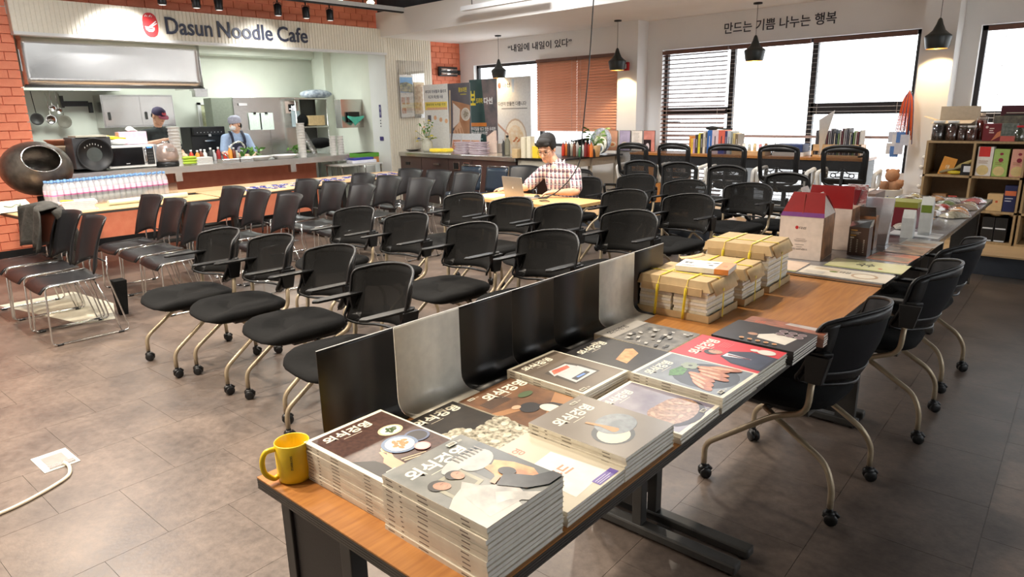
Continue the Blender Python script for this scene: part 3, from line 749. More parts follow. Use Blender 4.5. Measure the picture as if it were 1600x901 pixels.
def cv9(a):
    a.c(photo('c9', (130, 126, 118), (66, 64, 60), 26)).rect(0, 0, MW, MH); a.c((176, 170, 160)).rect(0, .22, MW, MH)
    a.c((34, 32, 30)).t('외식경영', .03, .245, .12, .03, .02)
    for k in range(34):
        a.c(((198, 194, 186), (46, 44, 42), (150, 146, 138))[k % 3]); x, y = random.uniform(.01, .2), random.uniform(.01, .2); w = random.uniform(.008, .03); a.poly([(x, y), (x+w, y+.006), (x+w*.8, y+.018), (x-.004, y+.01)])
def cv10(a):
    a.c(CR).rect(0, 0, MW, MH); a.c(photo('c10', (150, 156, 162), (110, 116, 124), 8)).rect(.007, .012, MW-.007, MH-.012); a.c((74, 78, 86)).el(.12, .115, .10, .10); title(a, CR, .025, .248, .1, .028)
    a.c(photo('herbs', (90, 150, 60), (50, 96, 40), 90)).poly([(.05, .2), (.09, .22), (.14, .21), (.13, .18), (.08, .17)]); a.c((150, 160, 140))
    for k in range(6): a.el(.165+.018*math.cos(k), .19+.018*math.sin(k), .012, .012)
    for k in range(7):
        a.c(photo('prawn', (206, 132, 88), (170, 92, 56), 50)); a.el(.05+k*.025, .09+.014*(k % 3), .019, .050, -34+k*9); a.c(photo('prawnlight', (236, 190, 150), (206, 150, 110), 80)); a.el(.046+k*.025, .10+.014*(k % 3), .007, .034, -34+k*9)
    barcode(a, .02, .016, '226')
def cv11(a):
    a.c(CR).rect(0, 0, MW, MH); a.c(photo('c11', (120, 112, 130), (170, 164, 172), 10)).rect(.007, .012, MW-.007, MH-.012); title(a, CR)
    a.c((70, 66, 74)).el(.12, .07, .10, .065); a.c(photo('pork', (196, 156, 128), (140, 100, 78), 90)).el(.12, .085, .10, .06, 0).el(.08, .11, .05, .035, 20).el(.17, .105, .045, .035, -20); a.c(photo('pork2', (220, 184, 156), (190, 148, 120), 90))
    for k in range(12): a.el(.05+k*.0125, .055+.028*((k*7) % 4)*.8, .015, .006, k*47)
    barcode(a, .16, .016, '235')
def cv12(a):
    a.c(photo('c12', (206, 40, 50), (222, 52, 60), 4)).rect(0, 0, MW, MH); title(a, CR, .04, .225, .13, .034); a.c((22, 30, 50)).poly([(.02, .0), (.16, .0), (.17, .09), (.13, .15), (.07, .155), (.03, .1)])
    a.c(photo('suit', (30, 38, 60), (50, 60, 86), 14)).poly([(.03, .01), (.155, .01), (.165, .085), (.127, .14), (.072, .145), (.038, .1)]); a.c((236, 236, 236)).poly([(.075, .15), (.11, .15), (.10, .06)]); a.c((110, 40, 50)).poly([(.09, .14), (.1, .14), (.102, .07), (.094, .06)]); face(a, .093, .185, .026, 0); a.c((228, 222, 210)).el(.19, .05, .024, .03).el(.188, .09, .012, .014)
    a.c((240, 150, 150)).lines(.15, .2, .06, 5, .008)
def cv13(a):
    a.c(photo('c13', (34, 32, 34), (50, 46, 46), 10)).rect(0, 0, MW, MH); a.c((226, 218, 204)).poly([(.05, .05), (.14, .04), (.15, .13), (.11, .17), (.07, .16)]); face(a, .1, .19, .02)
    for k in range(6): bowl(a, .155+.034*(k % 2), .04+.034*(k//2), .016, (176, 160, 158), (120, 100, 104))
    for k in range(5): bowl(a, .03+.0*k, .08+k*.03, .009, (226, 200, 150), (200, 120, 60))
def cv14(a):
    a.c(photo('c14', (176, 112, 90), (120, 80, 66), 20)).rect(0, 0, MW, MH); a.c(photo('plate', (206, 196, 190), (170, 160, 156), 30)).poly([(.1, .0), (.22, .0), (.22, .15), (.14, .16)]); a.c((210, 90, 60)).lines(.02, .26, .1, 4, .01, .003)
CV = dict(c1=cv1, c2=cv2, c3=cv3, c4=cv4, c5=cv5, c6=cv6, c7=cv7, c8=cv8, c9=cv9, c10=cv10, c11=cv11, c12=cv12, c13=cv13, c14=cv14)
m_spine = mat('magazine_spine', col((226, 218, 200)), .45)
def magazine(label, cid, t, group, mcover=None):
    o = thing('magazine', label, 'magazine', group=group)
    MB().b(.0015, MH-.0015, .001, MW-.002, .0006, t-.0006).build('page_block', m_paper, o)
    cv = MB().b(0, MH, 0, MW, t-.0006, t).b(0, MH, 0, MW, 0, .0006).b(0, MH, -.0006, .0004, 0, t).build('cover', mcover or m_spine, o)
    a = Art(T(0, -.0007, 0, 90, 0, 0)); a.c((120, 110, 98))
    if cid in ('c1', 'c2', 'c7', 'c10', 'c5'):
        for x, w in ((.012, .028), (.055, .010), (.11, .04), (.235, .03)): a.rect(x, t*.36, x+w*.75, t*.62)
        a.make('spine_print', cv)
    return o
def stack(cid, n, t, L, rz, desc, sc_=1.0, mc=None, z0=TT, jit=.0015):
    g = 'magazines in the stack with %s on the cover' % desc
    NTH = ['topmost', 'second', 'third', 'fourth', 'fifth', 'sixth', 'seventh', 'eighth', 'ninth', 'tenth', 'bottom']
    proto = magazine('magazine lower in the stack topped by %s' % desc, cid, t, g, mc); base = Vector((L[0], L[1], 0))
    for k in range(n):
        j = 0 if k == n-1 else jit
        loc = (base.x+random.uniform(-j, j), base.y+random.uniform(-j, j), z0+k*t+.0007*k); a_ = rz+random.uniform(-.5, .5)*(j > 0)
        if k == 0: o = proto; o.location = loc; o.rotation_euler[2] = R(a_); o.scale = (sc_, sc_, 1) if not isinstance(sc_, tuple) else sc_
        else: o = dup(proto, loc, a_)
        o['label'] = '%s magazine from the top in the stack under %s' % (NTH[n-1-k], desc)
        if k == n-1:
            o['label'] = 'magazine with %s on its cover, topmost of its stack' % desc
            a = Art(T(MH, 0, t+.0001, 0, 0, 90)); CV[cid](a); a.make('cover_print', o)
    return z0+n*(t+.0003)
for a_ in [('c3', 3, .0095, (-1.405, 1.0), 2.5, 'white crumbs on black'),
    ('c4', 3, .0095, (-1.398, 1.243), 2.5, 'a white pot on brown wood'),
    ('c1', 11, .0083, (-1.398, .736), 2.5, 'a hand and bowls on dark brown'),
    ('c2', 11, .0111, (-1.082, .738), 2.1, 'two chefs and flames on grey'),
    ('c6', 4, .0085, (-1.092, .985), 2.5, 'coral lettering and a white bag'),
    ('c5', 6, .0098, (-1.102, 1.226), 1.5, 'a stone bowl and wooden spoon'),
    ('c11', 3, .0087, (-1.095, 1.478), 2, 'sliced pork under violet smoke'),
    ('c7', 5, .0084, (-1.438, 1.498), 1, 'a raw steak on kitchen scales', 1.03),
    ('c8', 4, .0092, (-1.40, 1.752), 2, 'a slice of bread on black'),
    ('c9', 4, .0087, (-1.455, 2.003), .5, 'a black and white crowd photo', 1.04),
    ('c10', 5, .0096, (-1.110, 1.728), 0, 'grilled prawns on a dark plate', 1.04),
    ('c12', 5, .0088, (-1.118, 1.98), .5, 'a suited man on red', 1.04)]:
    stack(*a_)
stack('c13', 5, .0096, (-1.09, 2.237), .5, 'a chef and small dishes on black', 1.0, paint(44, 40, 40, .4))
stack('c14', 5, .0090, (-1.075, 2.482), 1, 'coral and grey food photos', (1., .34, 1.), paint(170, 120, 100, .4))

# ---------------- acrylic partition panels along the table edge
def partition(y, length, m, label, foot=.10, lift=0):
    x = -1.512-.0307*(y-.66)
    t = thing('partition_panel', label, 'partition', (x, y, TT+lift), TR, 'L-shaped acrylic partition panels')
    pr_ = [(0, .268)]+[(0, .26-.21*k/5) for k in range(6)]+[(.045*(1-math.cos(a)), .045-.0435*math.sin(a)) for a in [PI/2*k/5 for k in range(1, 6)]]+[(foot, .0016)]
    MB().sheet(lambda a, c: (pr_[min(int(round(a*(len(pr_)-1))), len(pr_)-1)][0], c*length, pr_[min(int(round(a*(len(pr_)-1))), len(pr_)-1)][1]), len(pr_)-1, 1, .0032).build('bent_sheet', m, t)
    MB().b(-.0018, .0018, 0, length, .268, .2695).build('top_edge', mat('acrylic_edge', (.6, .6, .6), .3), t)
m_ab = mat('black_acrylic', (.009, .008, .0075), .36, bump=.04, bs=500)
m_aw = mat('white_acrylic', col((226, 222, 210)), .25)
for y, l, m, lb, ft in [(.86, .255, m_ab, 'black acrylic partition nearest the yellow mug', .05), (1.118, .262, m_aw, 'white acrylic partition between the first two black ones, with a curved foot', .13),
        (1.383, .252, m_ab, 'black acrylic partition just behind the nearer white one', .11), (1.638, .235, m_ab, 'black acrylic partition in the middle of the three adjoining black ones', .11),
        (1.875, .30, m_ab, 'black acrylic partition just before the farther white one', .11), (2.178, .265, m_aw, 'white acrylic partition farther along, next to the last black one', .11),
        (2.446, .25, m_ab, 'last black acrylic partition, next to the bundled booklets', .10)]:
    partition(y, l, m, lb, ft)

# ---------------- yellow mug
t = thing('coffee_mug', 'yellow ceramic mug with a side handle on the near table corner', 'mug', (-1.428, .720, TT), 0)
MB().lathe([(.036, 0), (.0405, .004), (.0415, .02), (.042, .098), (.0408, .1), (.0395, .098), (.039, .02), (.03, .008), (.001, .007)], n=36, cap=False).build('body', m_yellow, t)
MB().tube(spline([(-.01, -.040, .088), (-.014, -.062, .086), (-.016, -.072, .065), (-.014, -.070, .035), (-.01, -.052, .014), (-.008, -.040, .016)], 5), .0065, 10).build('handle', m_yellow, t)
a = MB()
def wrap_text(mb, body, r, z, hh, ang, vertical=True, bold=.02):
    vs, fs, asp = glyphs(body, bold); L_ = hh*asp
    mb.add([(r*math.cos(ang+v*hh/r), r*math.sin(ang+v*hh/r), z+u*L_) if vertical else (r*math.cos(ang+u*L_/r), r*math.sin(ang+u*L_/r), z+v*hh) for u, v in [(p[0], (1-p[1]) if vertical else p[1]) for p in vs]], fs)
wrap_text(a, 'STARBUCKS', .0423, .040, .0052, R(-38))
a.build('lettering', m_ltext, t)

# ---------------- bundled booklets in kraft paper with yellow straps
m_strap = mat('yellow_strap', col((238, 214, 60)), .35)
m_blk = mat('booklet_pages', col((226, 216, 190)), .75, var=.08, vs=50)
def bundle(label, x, y, rz, w, d, h, tray=True, cols=2):
    t = thing('booklet_bundle', label, 'bundle', (x, y, TT), rz, 'strapped booklet bundles')
    if tray: MB().b(0, w, 0, d, 0, .004).b(0, w, 0, .003, 0, .032).b(w-.003, w, 0, d, 0, .032).b(0, .003, 0, d, 0, .032).b(0, w, d-.003, d, 0, .032).build('tray', m_kraft, t)
    n = int((h-.045)/.0125)
    for c in range(cols):
        for k in range(n):
            w1 = (w-.02)/cols; j = random.uniform(-.003, .003)
            MB().b(.008+c*(w1+.004)+j, .004+c*(w1+.004)+w1-.004+j, .006+abs(j), d-.006, .005+k*.0125, .0165+k*.0125).build('booklet', (m_blk, m_paper)[k % 2], t)
    zt = .006+n*.0125
    cvr = MB().hexa([(-.002, -.002, zt), (w+.002, -.002, zt), (w+.002, d+.002, zt), (-.002, d+.002, zt), (.008, .01, h), (w-.02, .01, h), (w-.02, d-.01, h), (.008, d-.01, h)])
    cvr.b(.02, w-.035, -.006, -.001, zt-.02, zt+.012).sheet(lambda a, c: (w-.01+.022*a, .03+c*(d-.07), h-.004-.055*a), 2, 2, .002).sheet(lambda a, c: (-.004-.006*a, .02+c*(d-.05), h-.01-.05*a), 2, 2, .002)
    cvr.build('wrapper', m_kraft, t)
    for q in (.27, .66):
        MB().tube([(w*q, -.009, .002), (w*q+.008, -.010, zt), (w*q+.012, .008, h+.002), (w*q+.012, d-.01, h+.002), (w*q+.01, d+.004, zt), (w*q, d+.004, .002)], .0014, 6).sheet(lambda a, c: ((w*q-.006+.012*a)+.01*min(1, c*3), (-.0085 if c < .34 else .008+(c-.34)*1.5*(d-.02)), (.004+c/.33*zt if c < .34 else h+.0025)), 1, 12, .001).build('strap', m_strap, t)
    MB().sheet(lambda a, c: (-.006+(w+.014)*c, d*.36+.012*a, h+.002-(.055 if c > .97 else 0)), 1, 34, .001).sheet(lambda a, c: (w+.010, d*.36+.012*a, h-.04-(h-.045)*c), 1, 4, .001).build('strap', m_strap, t)
    return t
bundle('nearest kraft-wrapped booklet bundle on a cardboard tray, two yellow straps across its front', -1.562, 2.47, 3, .335, .30, .172)
bundle('middle kraft-wrapped booklet bundle under the white and orange book', -1.545, 2.80, 4, .32, .25, .165, True)
bundle('tallest kraft-wrapped booklet bundle, beside the red gift box', -1.565, 3.08, 4, .335, .31, .225, True)
t = thing('book', 'white paperback with orange band lying on the nearest bundles', 'book', (-1.455, 2.60, TT+.176), 12)
MB().b(.001, .229, .001, .149, .001, .021).build('page_block', m_paper, t)
a = Art(); a.c((238, 234, 226)); a.b(0, .23, 0, .15, 0, .0012).b(0, .23, 0, .15, .021, .0225).b(0, .23, -.0006, .0006, 0, .0225)
a.c((226, 140, 70)); a.b(.17, .2302, -.0008, .1502, .0224, .0227).b(.17, .2302, -.0012, -.0005, 0, .0225).b(.2296, .2306, 0, .15, 0, .001)
a.z = .0229; a.c((40, 40, 44)).t('밥상', .02, .07, .035, .03, .02).el(.12, .1, .012, .006, 20).el(.14, .06, .013, .007, -20).el(.15, .11, .015, .007, 10).rect(.02, .03, .1, .033).rect(.02, .02, .08, .023); a.c((180, 60, 40)).t('책', .19, .05, .02, .02)
a.make('cover', t)
t = thing('cardboard_flap', 'loose torn kraft cardboard piece sticking out left of the white book', 'cardboard', (-1.53, 2.79, TT+.179), 40)
MB().sheet(lambda a, c: (a*.11, c*.055, .004+.018*a*a), 6, 2, .002).build('sheet', m_kraft, t)
# ================================================================ light wood tables along the kitchen
def fold_table(label, corners, zt=.72, mtop=None):
    """corners: four floor-plan points (front-left, front-right, back-right, back-left)"""
    c0 = sum((Vector((*c, 0)) for c in corners), Vector())/4
    t = thing('folding_table', label, 'table', c0); L = [Vector((*c, 0))-c0 for c in corners]
    pts = rounded(L, .05, 3, True)
    MB().prism([(p.x, p.y) for p in pts], zt-.008, zt).build('tabletop', mtop or m_lwood, t)
    MB().prism([(p.x*1.004, p.y*1.004) for p in pts], zt-.032, zt-.0085).build('edge_band', m_edge, t)
    for a, b in ((0, 3), (1, 2)):
        o = (L[1]-L[0]).normalized()*(.18 if a == 0 else -.18)
        A_, B_ = L[a]*.86+o, L[b]*.86+o
        mid = (A_+B_)/2
        MB().tube([A_+Vector((0, 0, .02)), B_+Vector((0, 0, .02))], .018, 8).build('foot_bar', m_dgrey, t)
        g = MB(); g.M = Matrix.Translation(mid); g.b(-.035, .035, -.035, .035, .03, zt-.033); g.build('leg', m_dgrey, t)
        MB().tube([A_*.7+mid*.3+Vector((0, 0, zt-.06)), B_*.7+mid*.3+Vector((0, 0, zt-.06))], .012, 8).build('top_bar', m_dgrey, t)
    MB().tube([L[0]*.5+L[3]*.5+(L[1]-L[0])*.15+Vector((0, 0, .26)), L[1]*.5+L[2]*.5-(L[1]-L[0])*.15+Vector((0, 0, .26))], .024, 8).build('cross_bar', m_dgrey, t)
    return t
fold_table('light wood table with dark edge carrying the water bottles, at the left brick pillar', [(-7.68, 1.50), (-7.70, 3.36), (-8.30, 3.40), (-8.62, 1.42)])
fold_table('light wood table behind the stacking chairs, its near half bare', [(-7.72, 3.40), (-7.98, 5.18), (-8.60, 5.18), (-8.55, 3.42)])
fold_table('light wood table covered with blue and white name badges', [(-7.99, 5.20), (-8.04, 6.62), (-8.95, 6.62), (-8.95, 5.20)])
fold_table('light wood side table between the bottles and the orange counter', [(-8.60, 3.00), (-8.62, 5.15), (-9.05, 5.15), (-9.05, 3.00)])
# water bottles
ORD = 'first second third fourth fifth sixth seventh eighth ninth tenth eleventh twelfth thirteenth fourteenth fifteenth sixteenth seventeenth eighteenth nineteenth twentieth'.split()
mb_c = mat('blue_cap', col((120, 165, 220)), .4); mb_l = mat('pink_label', col((226, 200, 216)), .5, var=.04); mb_p = mat('pink_label_band', col((226, 110, 180)), .5)
wb = thing('water_bottle', 'small clear water bottle with pale blue cap and pink label, in the shrink-wrapped packs', 'bottle', group='water bottles in packs')
MB().lathe([(.026, 0), (.031, .006), (.031, .055), (.0285, .06), (.031, .065), (.031, .13), (.027, .155), (.0135, .178), (.0125, .192)], n=14).build('body', m_bottle, wb)
MB().lathe([(.0315, .085), (.0315, .128)], n=14, cap=False).build('label', mb_l, wb); MB().lathe([(.0318, .085), (.0318, .094)], n=14, cap=False).build('label_band', mb_p, wb)
MB().lathe([(.0145, .183), (.0145, .201), (.012, .203)], n=12).build('cap', mb_c, wb)
b0, b1 = Vector((-8.40, 1.90, .722)), Vector((-8.70, 3.18, .722))
wb.scale = (1.05, 1.05, 1.34)
dv = (b1-b0).normalized(); dn = Vector((dv.y, -dv.x, 0))
first = True
for r_ in range(3):
    for k in range(20):
        p = b0+dv*(k*.0665)-dn*(r_*.0655-.02)
        if r_ == 2 and k > 16: continue
        lb = 'small pink-labelled water bottle, %s row of the packs, %s from the left' % (('front', 'middle', 'rear')[r_], ORD[k])
        if first: wb.location = p; wb['label'] = lb; first = False
        else: dup(wb, p, random.uniform(0, 360), lb)
t = thing('shrink_wrap', 'clear shrink film around the water bottle packs', 'packaging', b0)
t.rotation_euler[2] = math.atan2(dv.y, dv.x)
MB().b(-.04, 1.31, -.175, .06, .001, .002).b(-.04, 1.31, -.178, -.176, 0, .14).build('film', m_film, t)
# papers, bag, tube on the first table
t = thing('paper_stack', 'ragged stack of printed leaflets on the bottle table', 'papers', (-7.93, 2.0, .722), 80)
for k in range(9):
    MB().rbox(-.15+random.uniform(-.02, .02), .15+random.uniform(-.02, .02), -.10, .10, k*.011, k*.011+.009, .01).build('leaflet_bundle', paint(214+k % 3*6, 206+k % 2*6, 216, .7), t)
MB().sheet(lambda a, c: (-.15+.12*a, -.06+.12*c, .10+.004*math.sin(a*5)), 4, 4, .003).build('yellow_sheet', paint(240, 200, 60, .6), t)
t = thing('paper_roll', 'long pale green paper roll lying before the bottles', 'paper roll', (-8.02, 2.72, .752), 0)
MB().cyl((0, -.42, 0), (-.06, .42, 0), .03, .03, 16).build('tube', paint(206, 220, 196, .6), t)
t = thing('paper_roll', 'small pale roll end beside the leaflet stack', 'paper roll', (-8.02, 1.83, .745), 70)
MB().cyl((-.06, 0, 0), (.06, 0, 0), .022, .022, 14).build('tube', paint(200, 214, 190, .6), t)
t = thing('paper_bag', 'white paper bag lying open with a green cord handle, on the left table end', 'bag', (-8.40, 1.53, .722), 100)
MB().hexa([(-.17, -.11, 0), (.17, -.11, 0), (.17, .11, 0), (-.17, .11, 0), (-.17, -.11, .004), (.17, -.11, .004), (.17, .10, .10), (-.17, .10, .10)]).build('body', paint(226, 216, 198, .7), t)
MB().b(-.15, .15, -.114, -.1105, .002, .004).hexa([(-.15, -.1105, .001), (.15, -.1105, .001), (.15, .1, .001), (-.15, .1, .001), (-.15, -.115, .006), (.15, -.115, .006), (.15, -.114, .0065), (-.15, -.114, .0065)]).build('opening', m_black, t)
MB().tube(spline([(-.07, 0, .06), (-.02, -.04, .05), (.03, -.02, .065), (.06, -.04, .055), (.08, .01, .07)], 5), .004, 6).build('cord_handle', paint(96, 110, 80, .8), t)
# jacket over the back of the third stacking chair
t = thing('jacket', 'dark grey-green jacket hung over a stacking chair back', 'jacket', (-6.93, 1.52, 0), 2)
mj = mat('jacket_cloth', (.045, .043, .038), .85, var=.35, vs=9, bump=.5, bs=30)
def jk(a, c):
    u = a*2-1; side = .0
    v = c*2-1
    ytop = .02*math.sin(a*9)
    w = .25+.03*math.sin(c*7)
    if v < 0: q = -v; return (u*w*(1+.1*q), -.10-.06*q+.02*math.sin(u*7+q*3)-.05*u*u, .93-.03*u*u-.36*q**1.3)
    return (u*w*(1+.15*v), .0+.13*v**.5+.02*math.sin(u*8+v*4)-.03*u*u, .93-.03*u*u-.48*v**1.2)
MB().sheet(jk, 16, 22, .012).build('body', mj, t)
for s in (-1, 1): MB().tube(spline([(s*.22, .0, .88), (s*.27, .06, .72), (s*.25, .08, .55), (s*.24, .02, .42)], 4), [.05]*4+[.048]*4+[.045]*4+[.04], 10).build('sleeve', mj, t)
# name badges on the far light table
mbl, mbw = paint(50, 60, 160, .5), paint(214, 216, 230, .4)
g = 'blue and white name badges laid out'
bd = thing('name_badge', 'white name badge with a blue lanyard on the light wood table', 'badge', group=g)
MB().b(-.045, .045, -.032, .032, 0, .002).build('card', mbw, bd); MB().tube(spline([(.04, 0, .003), (.09, .03, .003), (.12, -.02, .003), (.08, -.05, .003), (.045, -.02, .003)], 4), .004, 5).build('lanyard', mbl, bd)
k0 = True
for i in range(16):
    for j in range(4):
        y = 3.9+i*.165+random.uniform(-.02, .02); x = -8.52+j*.12-(.13 if y > 5.2 else 0)+random.uniform(-.02, .02)
        if y > 6.5: continue
        lb = 'blue and white name badge, %s crosswise row from the bottles, %s' % (ORD[i], ('nearest the counter', 'second from the counter', 'third from the counter', 'nearest the chairs')[j])
        if k0: bd.location = (x, y, .722); bd['label'] = lb; k0 = False
        else: dup(bd, (x, y, .722+.001*(j % 2)), random.uniform(-40, 40), lb)
# ================================================================ kitchen
CZ = .98
def cnt(x0, x1, y0, y1, label, nm='counter'):
    pass
t = thing('kitchen_counter', 'long stainless steel counter top over an orange brick base', 'counter', (-9.55, 2.16, 0))
MB().b(-1.25, 0, 0, 4.2, CZ-.02, CZ).b(-.02, 0, 0, 4.2, CZ-.085, CZ-.02).build('worktop', m_steel, t)
for y in (1.45, 3.15): MB().b(-.10, -.022, y, y+.09, CZ-.2, CZ-.02).build('bracket', m_steel, t)
struct('wall_counter_base', MB().b(-10.2, -10.0, 2.15, 6.0, 0, CZ-.085), m_orange)
struct('baseboard_kitchen', MB().b(-10.0, -9.985, 1.0, 6.0, 0, .09), m_black)
mgl = paint(60, 66, 60, .35)
# hood
t = thing('range_hood', 'big polished stainless steel extraction hood hanging under the sign', 'hood', (-10.12, 2.22, 0))
m_hood = mat('polished_hood_steel', (.74, .72, .69), .24, 1., var=.04, vs=2, bump=.45, bs=1.8)
MB().sheet(lambda a, c: (-.03*math.sin(c*PI)*.3, a*2.16, 2.02+.6*c), 24, 6, .004).build('front_panel', m_hood, t)
MB().b(-1.0, -.005, 0, .01, 2.02, 2.62).b(-1.0, -.005, 2.15, 2.16, 2.02, 2.62).b(-1.0, -.005, 0, 2.16, 2.6, 2.62).build('shell', m_steel, t)
MB().b(-.02, .012, -.005, 2.17, 2.005, 2.025).build('rim', m_dgrey, t)
MB().b(-.10, .02, 2.02, 2.2, 1.9, 1.985).b(-.12, .03, 2.0, 2.2, 1.985, 2.01).build('grease_cup', m_steel, t)
# wall-hung cabinet with sliding steel doors
XW = -12.58
a0 = onx(155, 148, XW+.35)
t = thing('wall_cabinet', 'wall-hung stainless cabinet with two sliding doors above the cook', 'cabinet', (XW+.36, a0.y, 0))
z1 = a0.z; z0 = onx(160, 200, XW+.35).z; L = onx(268, 148, XW+.35).y-a0.y
MB().b(-.35, 0, 0, L, z0, z1).build('body', m_steel, t)
for k in range(2):
    d = MB().b(.002+.008*k, .008+.008*k, .02+k*L*.5, L*.52+k*L*.46, z0+.03, z1-.03).build('door', m_hood, t); MB().b(.012+.008*k, .016+.008*k, .07+k*L*.5, .11+k*L*.5, z0+.12, z0+.24).build('handle', m_dgrey, d)
struct('kitchen_shelf_board', MB().b(XW, XW+.4, -.3, a0.y+.3, z1+.06, z1+.2), m_kwall)
# utensils on the rail
t = thing('wall_rail', 'black wall rail with brackets for hanging utensils', 'rail', (XW+.05, 0, 0))
p0, p1 = onx(95, 160, XW+.1), onx(138, 160, XW+.1)
MB().b(0, .05, p0.y, p1.y, p0.z-.06, p0.z+.02).build('bar', m_black, t); MB().b(0, .06, p1.y, p1.y+.05, p0.z-.16, p0.z).b(0, .06, p0.y, p0.y+.04, p0.z-.08, p0.z+.1).build('bracket', m_black, t)
for (px, py, r_, nm, lb, m) in [(58, 186, .09, 'ladle', 'dark round ladle hanging at the left of the kitchen wall', m_dgrey), (80, 187, .075, 'ladle', 'shiny steel ladle hanging beside the brick pillar', m_chrome), (101, 190, .1, 'strainer', 'round wire strainer hanging on the kitchen wall', paint(120, 116, 104, .6)),
                            (82, 169, .05, 'ladle', 'small steel ladle hanging upper left', m_chrome), (92, 173, .05, 'ladle', 'second small steel ladle hanging near the black rail', m_chrome)]:
    p = onx(px, py, XW+.12); t = thing(nm, lb, nm, p)
    b = MB(); b.M = T(0, 0, 0, 0, 90, 0); b.lathe([(.001, -.03), (r_*.7, -.02), (r_, 0), (r_*.95, .002), (r_*.65, -.014), (.001, -.022)], n=18, cap=False); b.build('bowl', m, t)
    MB().cyl((0, 0, r_), (0, -.02, r_+.32), .006, .006, 6).build('handle', m, t)
# back worktop and tall units along the kitchen rear wall
def kbox(name, label, cat, x0, y0, x1, y1, X, dep, m, fn=None, bevel=.004):
    """box whose front face (plane X) spans the given outline"""
    p, q = onx(x0, y1, X), onx(x1, y0, X)
    t = thing(name, label, cat, (X, p.y, p.z)); W_, H_ = q.y-p.y, q.z-p.z
    MB().b(-dep, 0, 0, W_, 0, H_).build('body', m, t, bevel=bevel)
    if fn: fn(t, W_, H_)
    return t
t = thing('back_worktop', 'stainless worktop along the rear kitchen wall', 'worktop', (-12.56, .5, 0))
MB().b(0, .6, 0, 5.0, .8, .84).build('top', m_steel, t); MB().b(0, .55, 0, 5.0, .1, .8).build('cabinets', m_steel, t)
# orange-green wall lower
def fr(t, W_, H_):
    MB().b(0, .01, .02, W_*.47, .02, H_*.66).build('door', m_steel, t); MB().b(0, .01, W_*.5, W_-.02, .02, H_*.66).build('door', m_steel, t)
    MB().b(.0, .012, W_*.77, W_*.97, H_*.72, H_*.93).build('control_panel', paint(180, 160, 150, .4), t); 
    a = Art(T(.0125, W_*.81, H_*.75, 90, 0, 90)); a.c((10, 10, 14)).rect(0, 0, W_*.13, H_*.13); a.c(mat('led_digits', (1, 1, 1), .5, emit=3)).t('-18', .02, .015, W_*.09, H_*.09, .02); a.make('display', t)
    MB().b(.012, .03, W_*.07, W_*.19, H_*.86, H_*.9).build('handle', m_chrome, t)
XF = -12.0
kbox('refrigerator', 'tall stainless steel kitchen refrigerator with notes and digital display', 'refrigerator', 374, 152, 467, 245, XF, .58, m_steel, fr)
kbox('perforated_screen', 'grey-green perforated panel left of the refrigerator', 'panel', 339, 153, 374, 232, XF-.02, .3, paint(128, 134, 120, .6))
for i, (a_, b2, lb) in enumerate([(391, 407, 'left white note sheet hung on the refrigerator'), (408, 426, 'right white note sheet hung on the refrigerator')]):
    p, q = onx(a_, 203, XF+.03), onx(b2, 176, XF+.03)
    t = thing('note_sheet', lb, 'paper', p); MB().b(0, .002, 0, q.y-p.y, 0, q.z-p.z).build('sheet', paint(226, 238, 228, .7), t); MB().b(.002, .012, (q.y-p.y)*.4, (q.y-p.y)*.6, q.z-p.z-.02, q.z-p.z+.01).build('clip', m_black, t)
p, q = onx(457, 198, XF+.02), onx(468, 173, XF+.02); t = thing('note_sheet', 'small blue-grey notice on the refrigerator right edge', 'paper', p); MB().b(0, .002, 0, q.y-p.y, 0, q.z-p.z).build('sheet', paint(176, 190, 196, .6), t)
p, q = onx(314, 204, XW+.02), onx(348, 160, XW+.02); t = struct('window_5', MB().b(XW-.01, XW+.03, p.y, q.y, q.z-.04, q.z).b(XW-.01, XW+.03, p.y, p.y+.05, p.z, q.z), m_white)
MB().b(XW, XW+.008, p.y+.05, q.y, p.z, q.z-.04).build('frosted_pane', mat('frosted_pane', col((176, 180, 140)), .3, col2=col((226, 226, 200)), vs=14, emit=.25), t)
# open rack beside the refrigerator
p, q = onx(468, 235, -11.75), onx(511, 153, -11.75)
t = thing('storage_rack', 'open steel rack right of the refrigerator with boxes on it', 'rack', (-11.75, p.y, 0)); W_ = q.y-p.y
for zz, n_ in ((q.z, 1), (onx(490, 197, -11.75).z, 1), (p.z, 1)): MB().b(-.45, 0, 0, W_, zz-.025, zz).build('shelf', m_steel, t)
for yy in (.015, W_-.015): 
    for xx in (-.02, -.43): MB().cyl((xx, yy, 0), (xx, yy, q.z), .014, .014, 8).build('post', m_steel, t)
MB().b(-.45, -.44, 0, W_, p.z, q.z-.02).build('back_panel', m_dgrey, t)
def item(name, label, cat, x0, y0, x1, y1, X, dep, m, grp=None):
    t = kbox(name, label, cat, x0, y0, x1, y1, X, dep, m); 
    if grp: t['group'] = grp
    return t
item('cardboard_box', 'brown cardboard box on the middle rack shelf', 'box', 484, 180, 507, 196, -11.78, .3, m_kraft)
t = thing('kitchen_bag', 'white and blue folded cloth bag on top of the rack', 'bag', onx(474, 152, -11.95)); MB().ball((0, .28, .06), (.18, .34, .085), 14, 8).ball((0, .15, .045), (.16, .2, .06), 10, 6).build('body', mat('crumpled_cloth', col((206, 214, 222)), .8, col2=col((120, 130, 150)), vs=14, bump=.6, bs=20), t)
t = thing('dark_bundle', 'black bag lying on the rack shelf', 'bag', onx(470, 196, -11.9)); MB().ball((0, .05, .09), (.12, .1, .12), 12, 8).build('body', m_fabric, t)
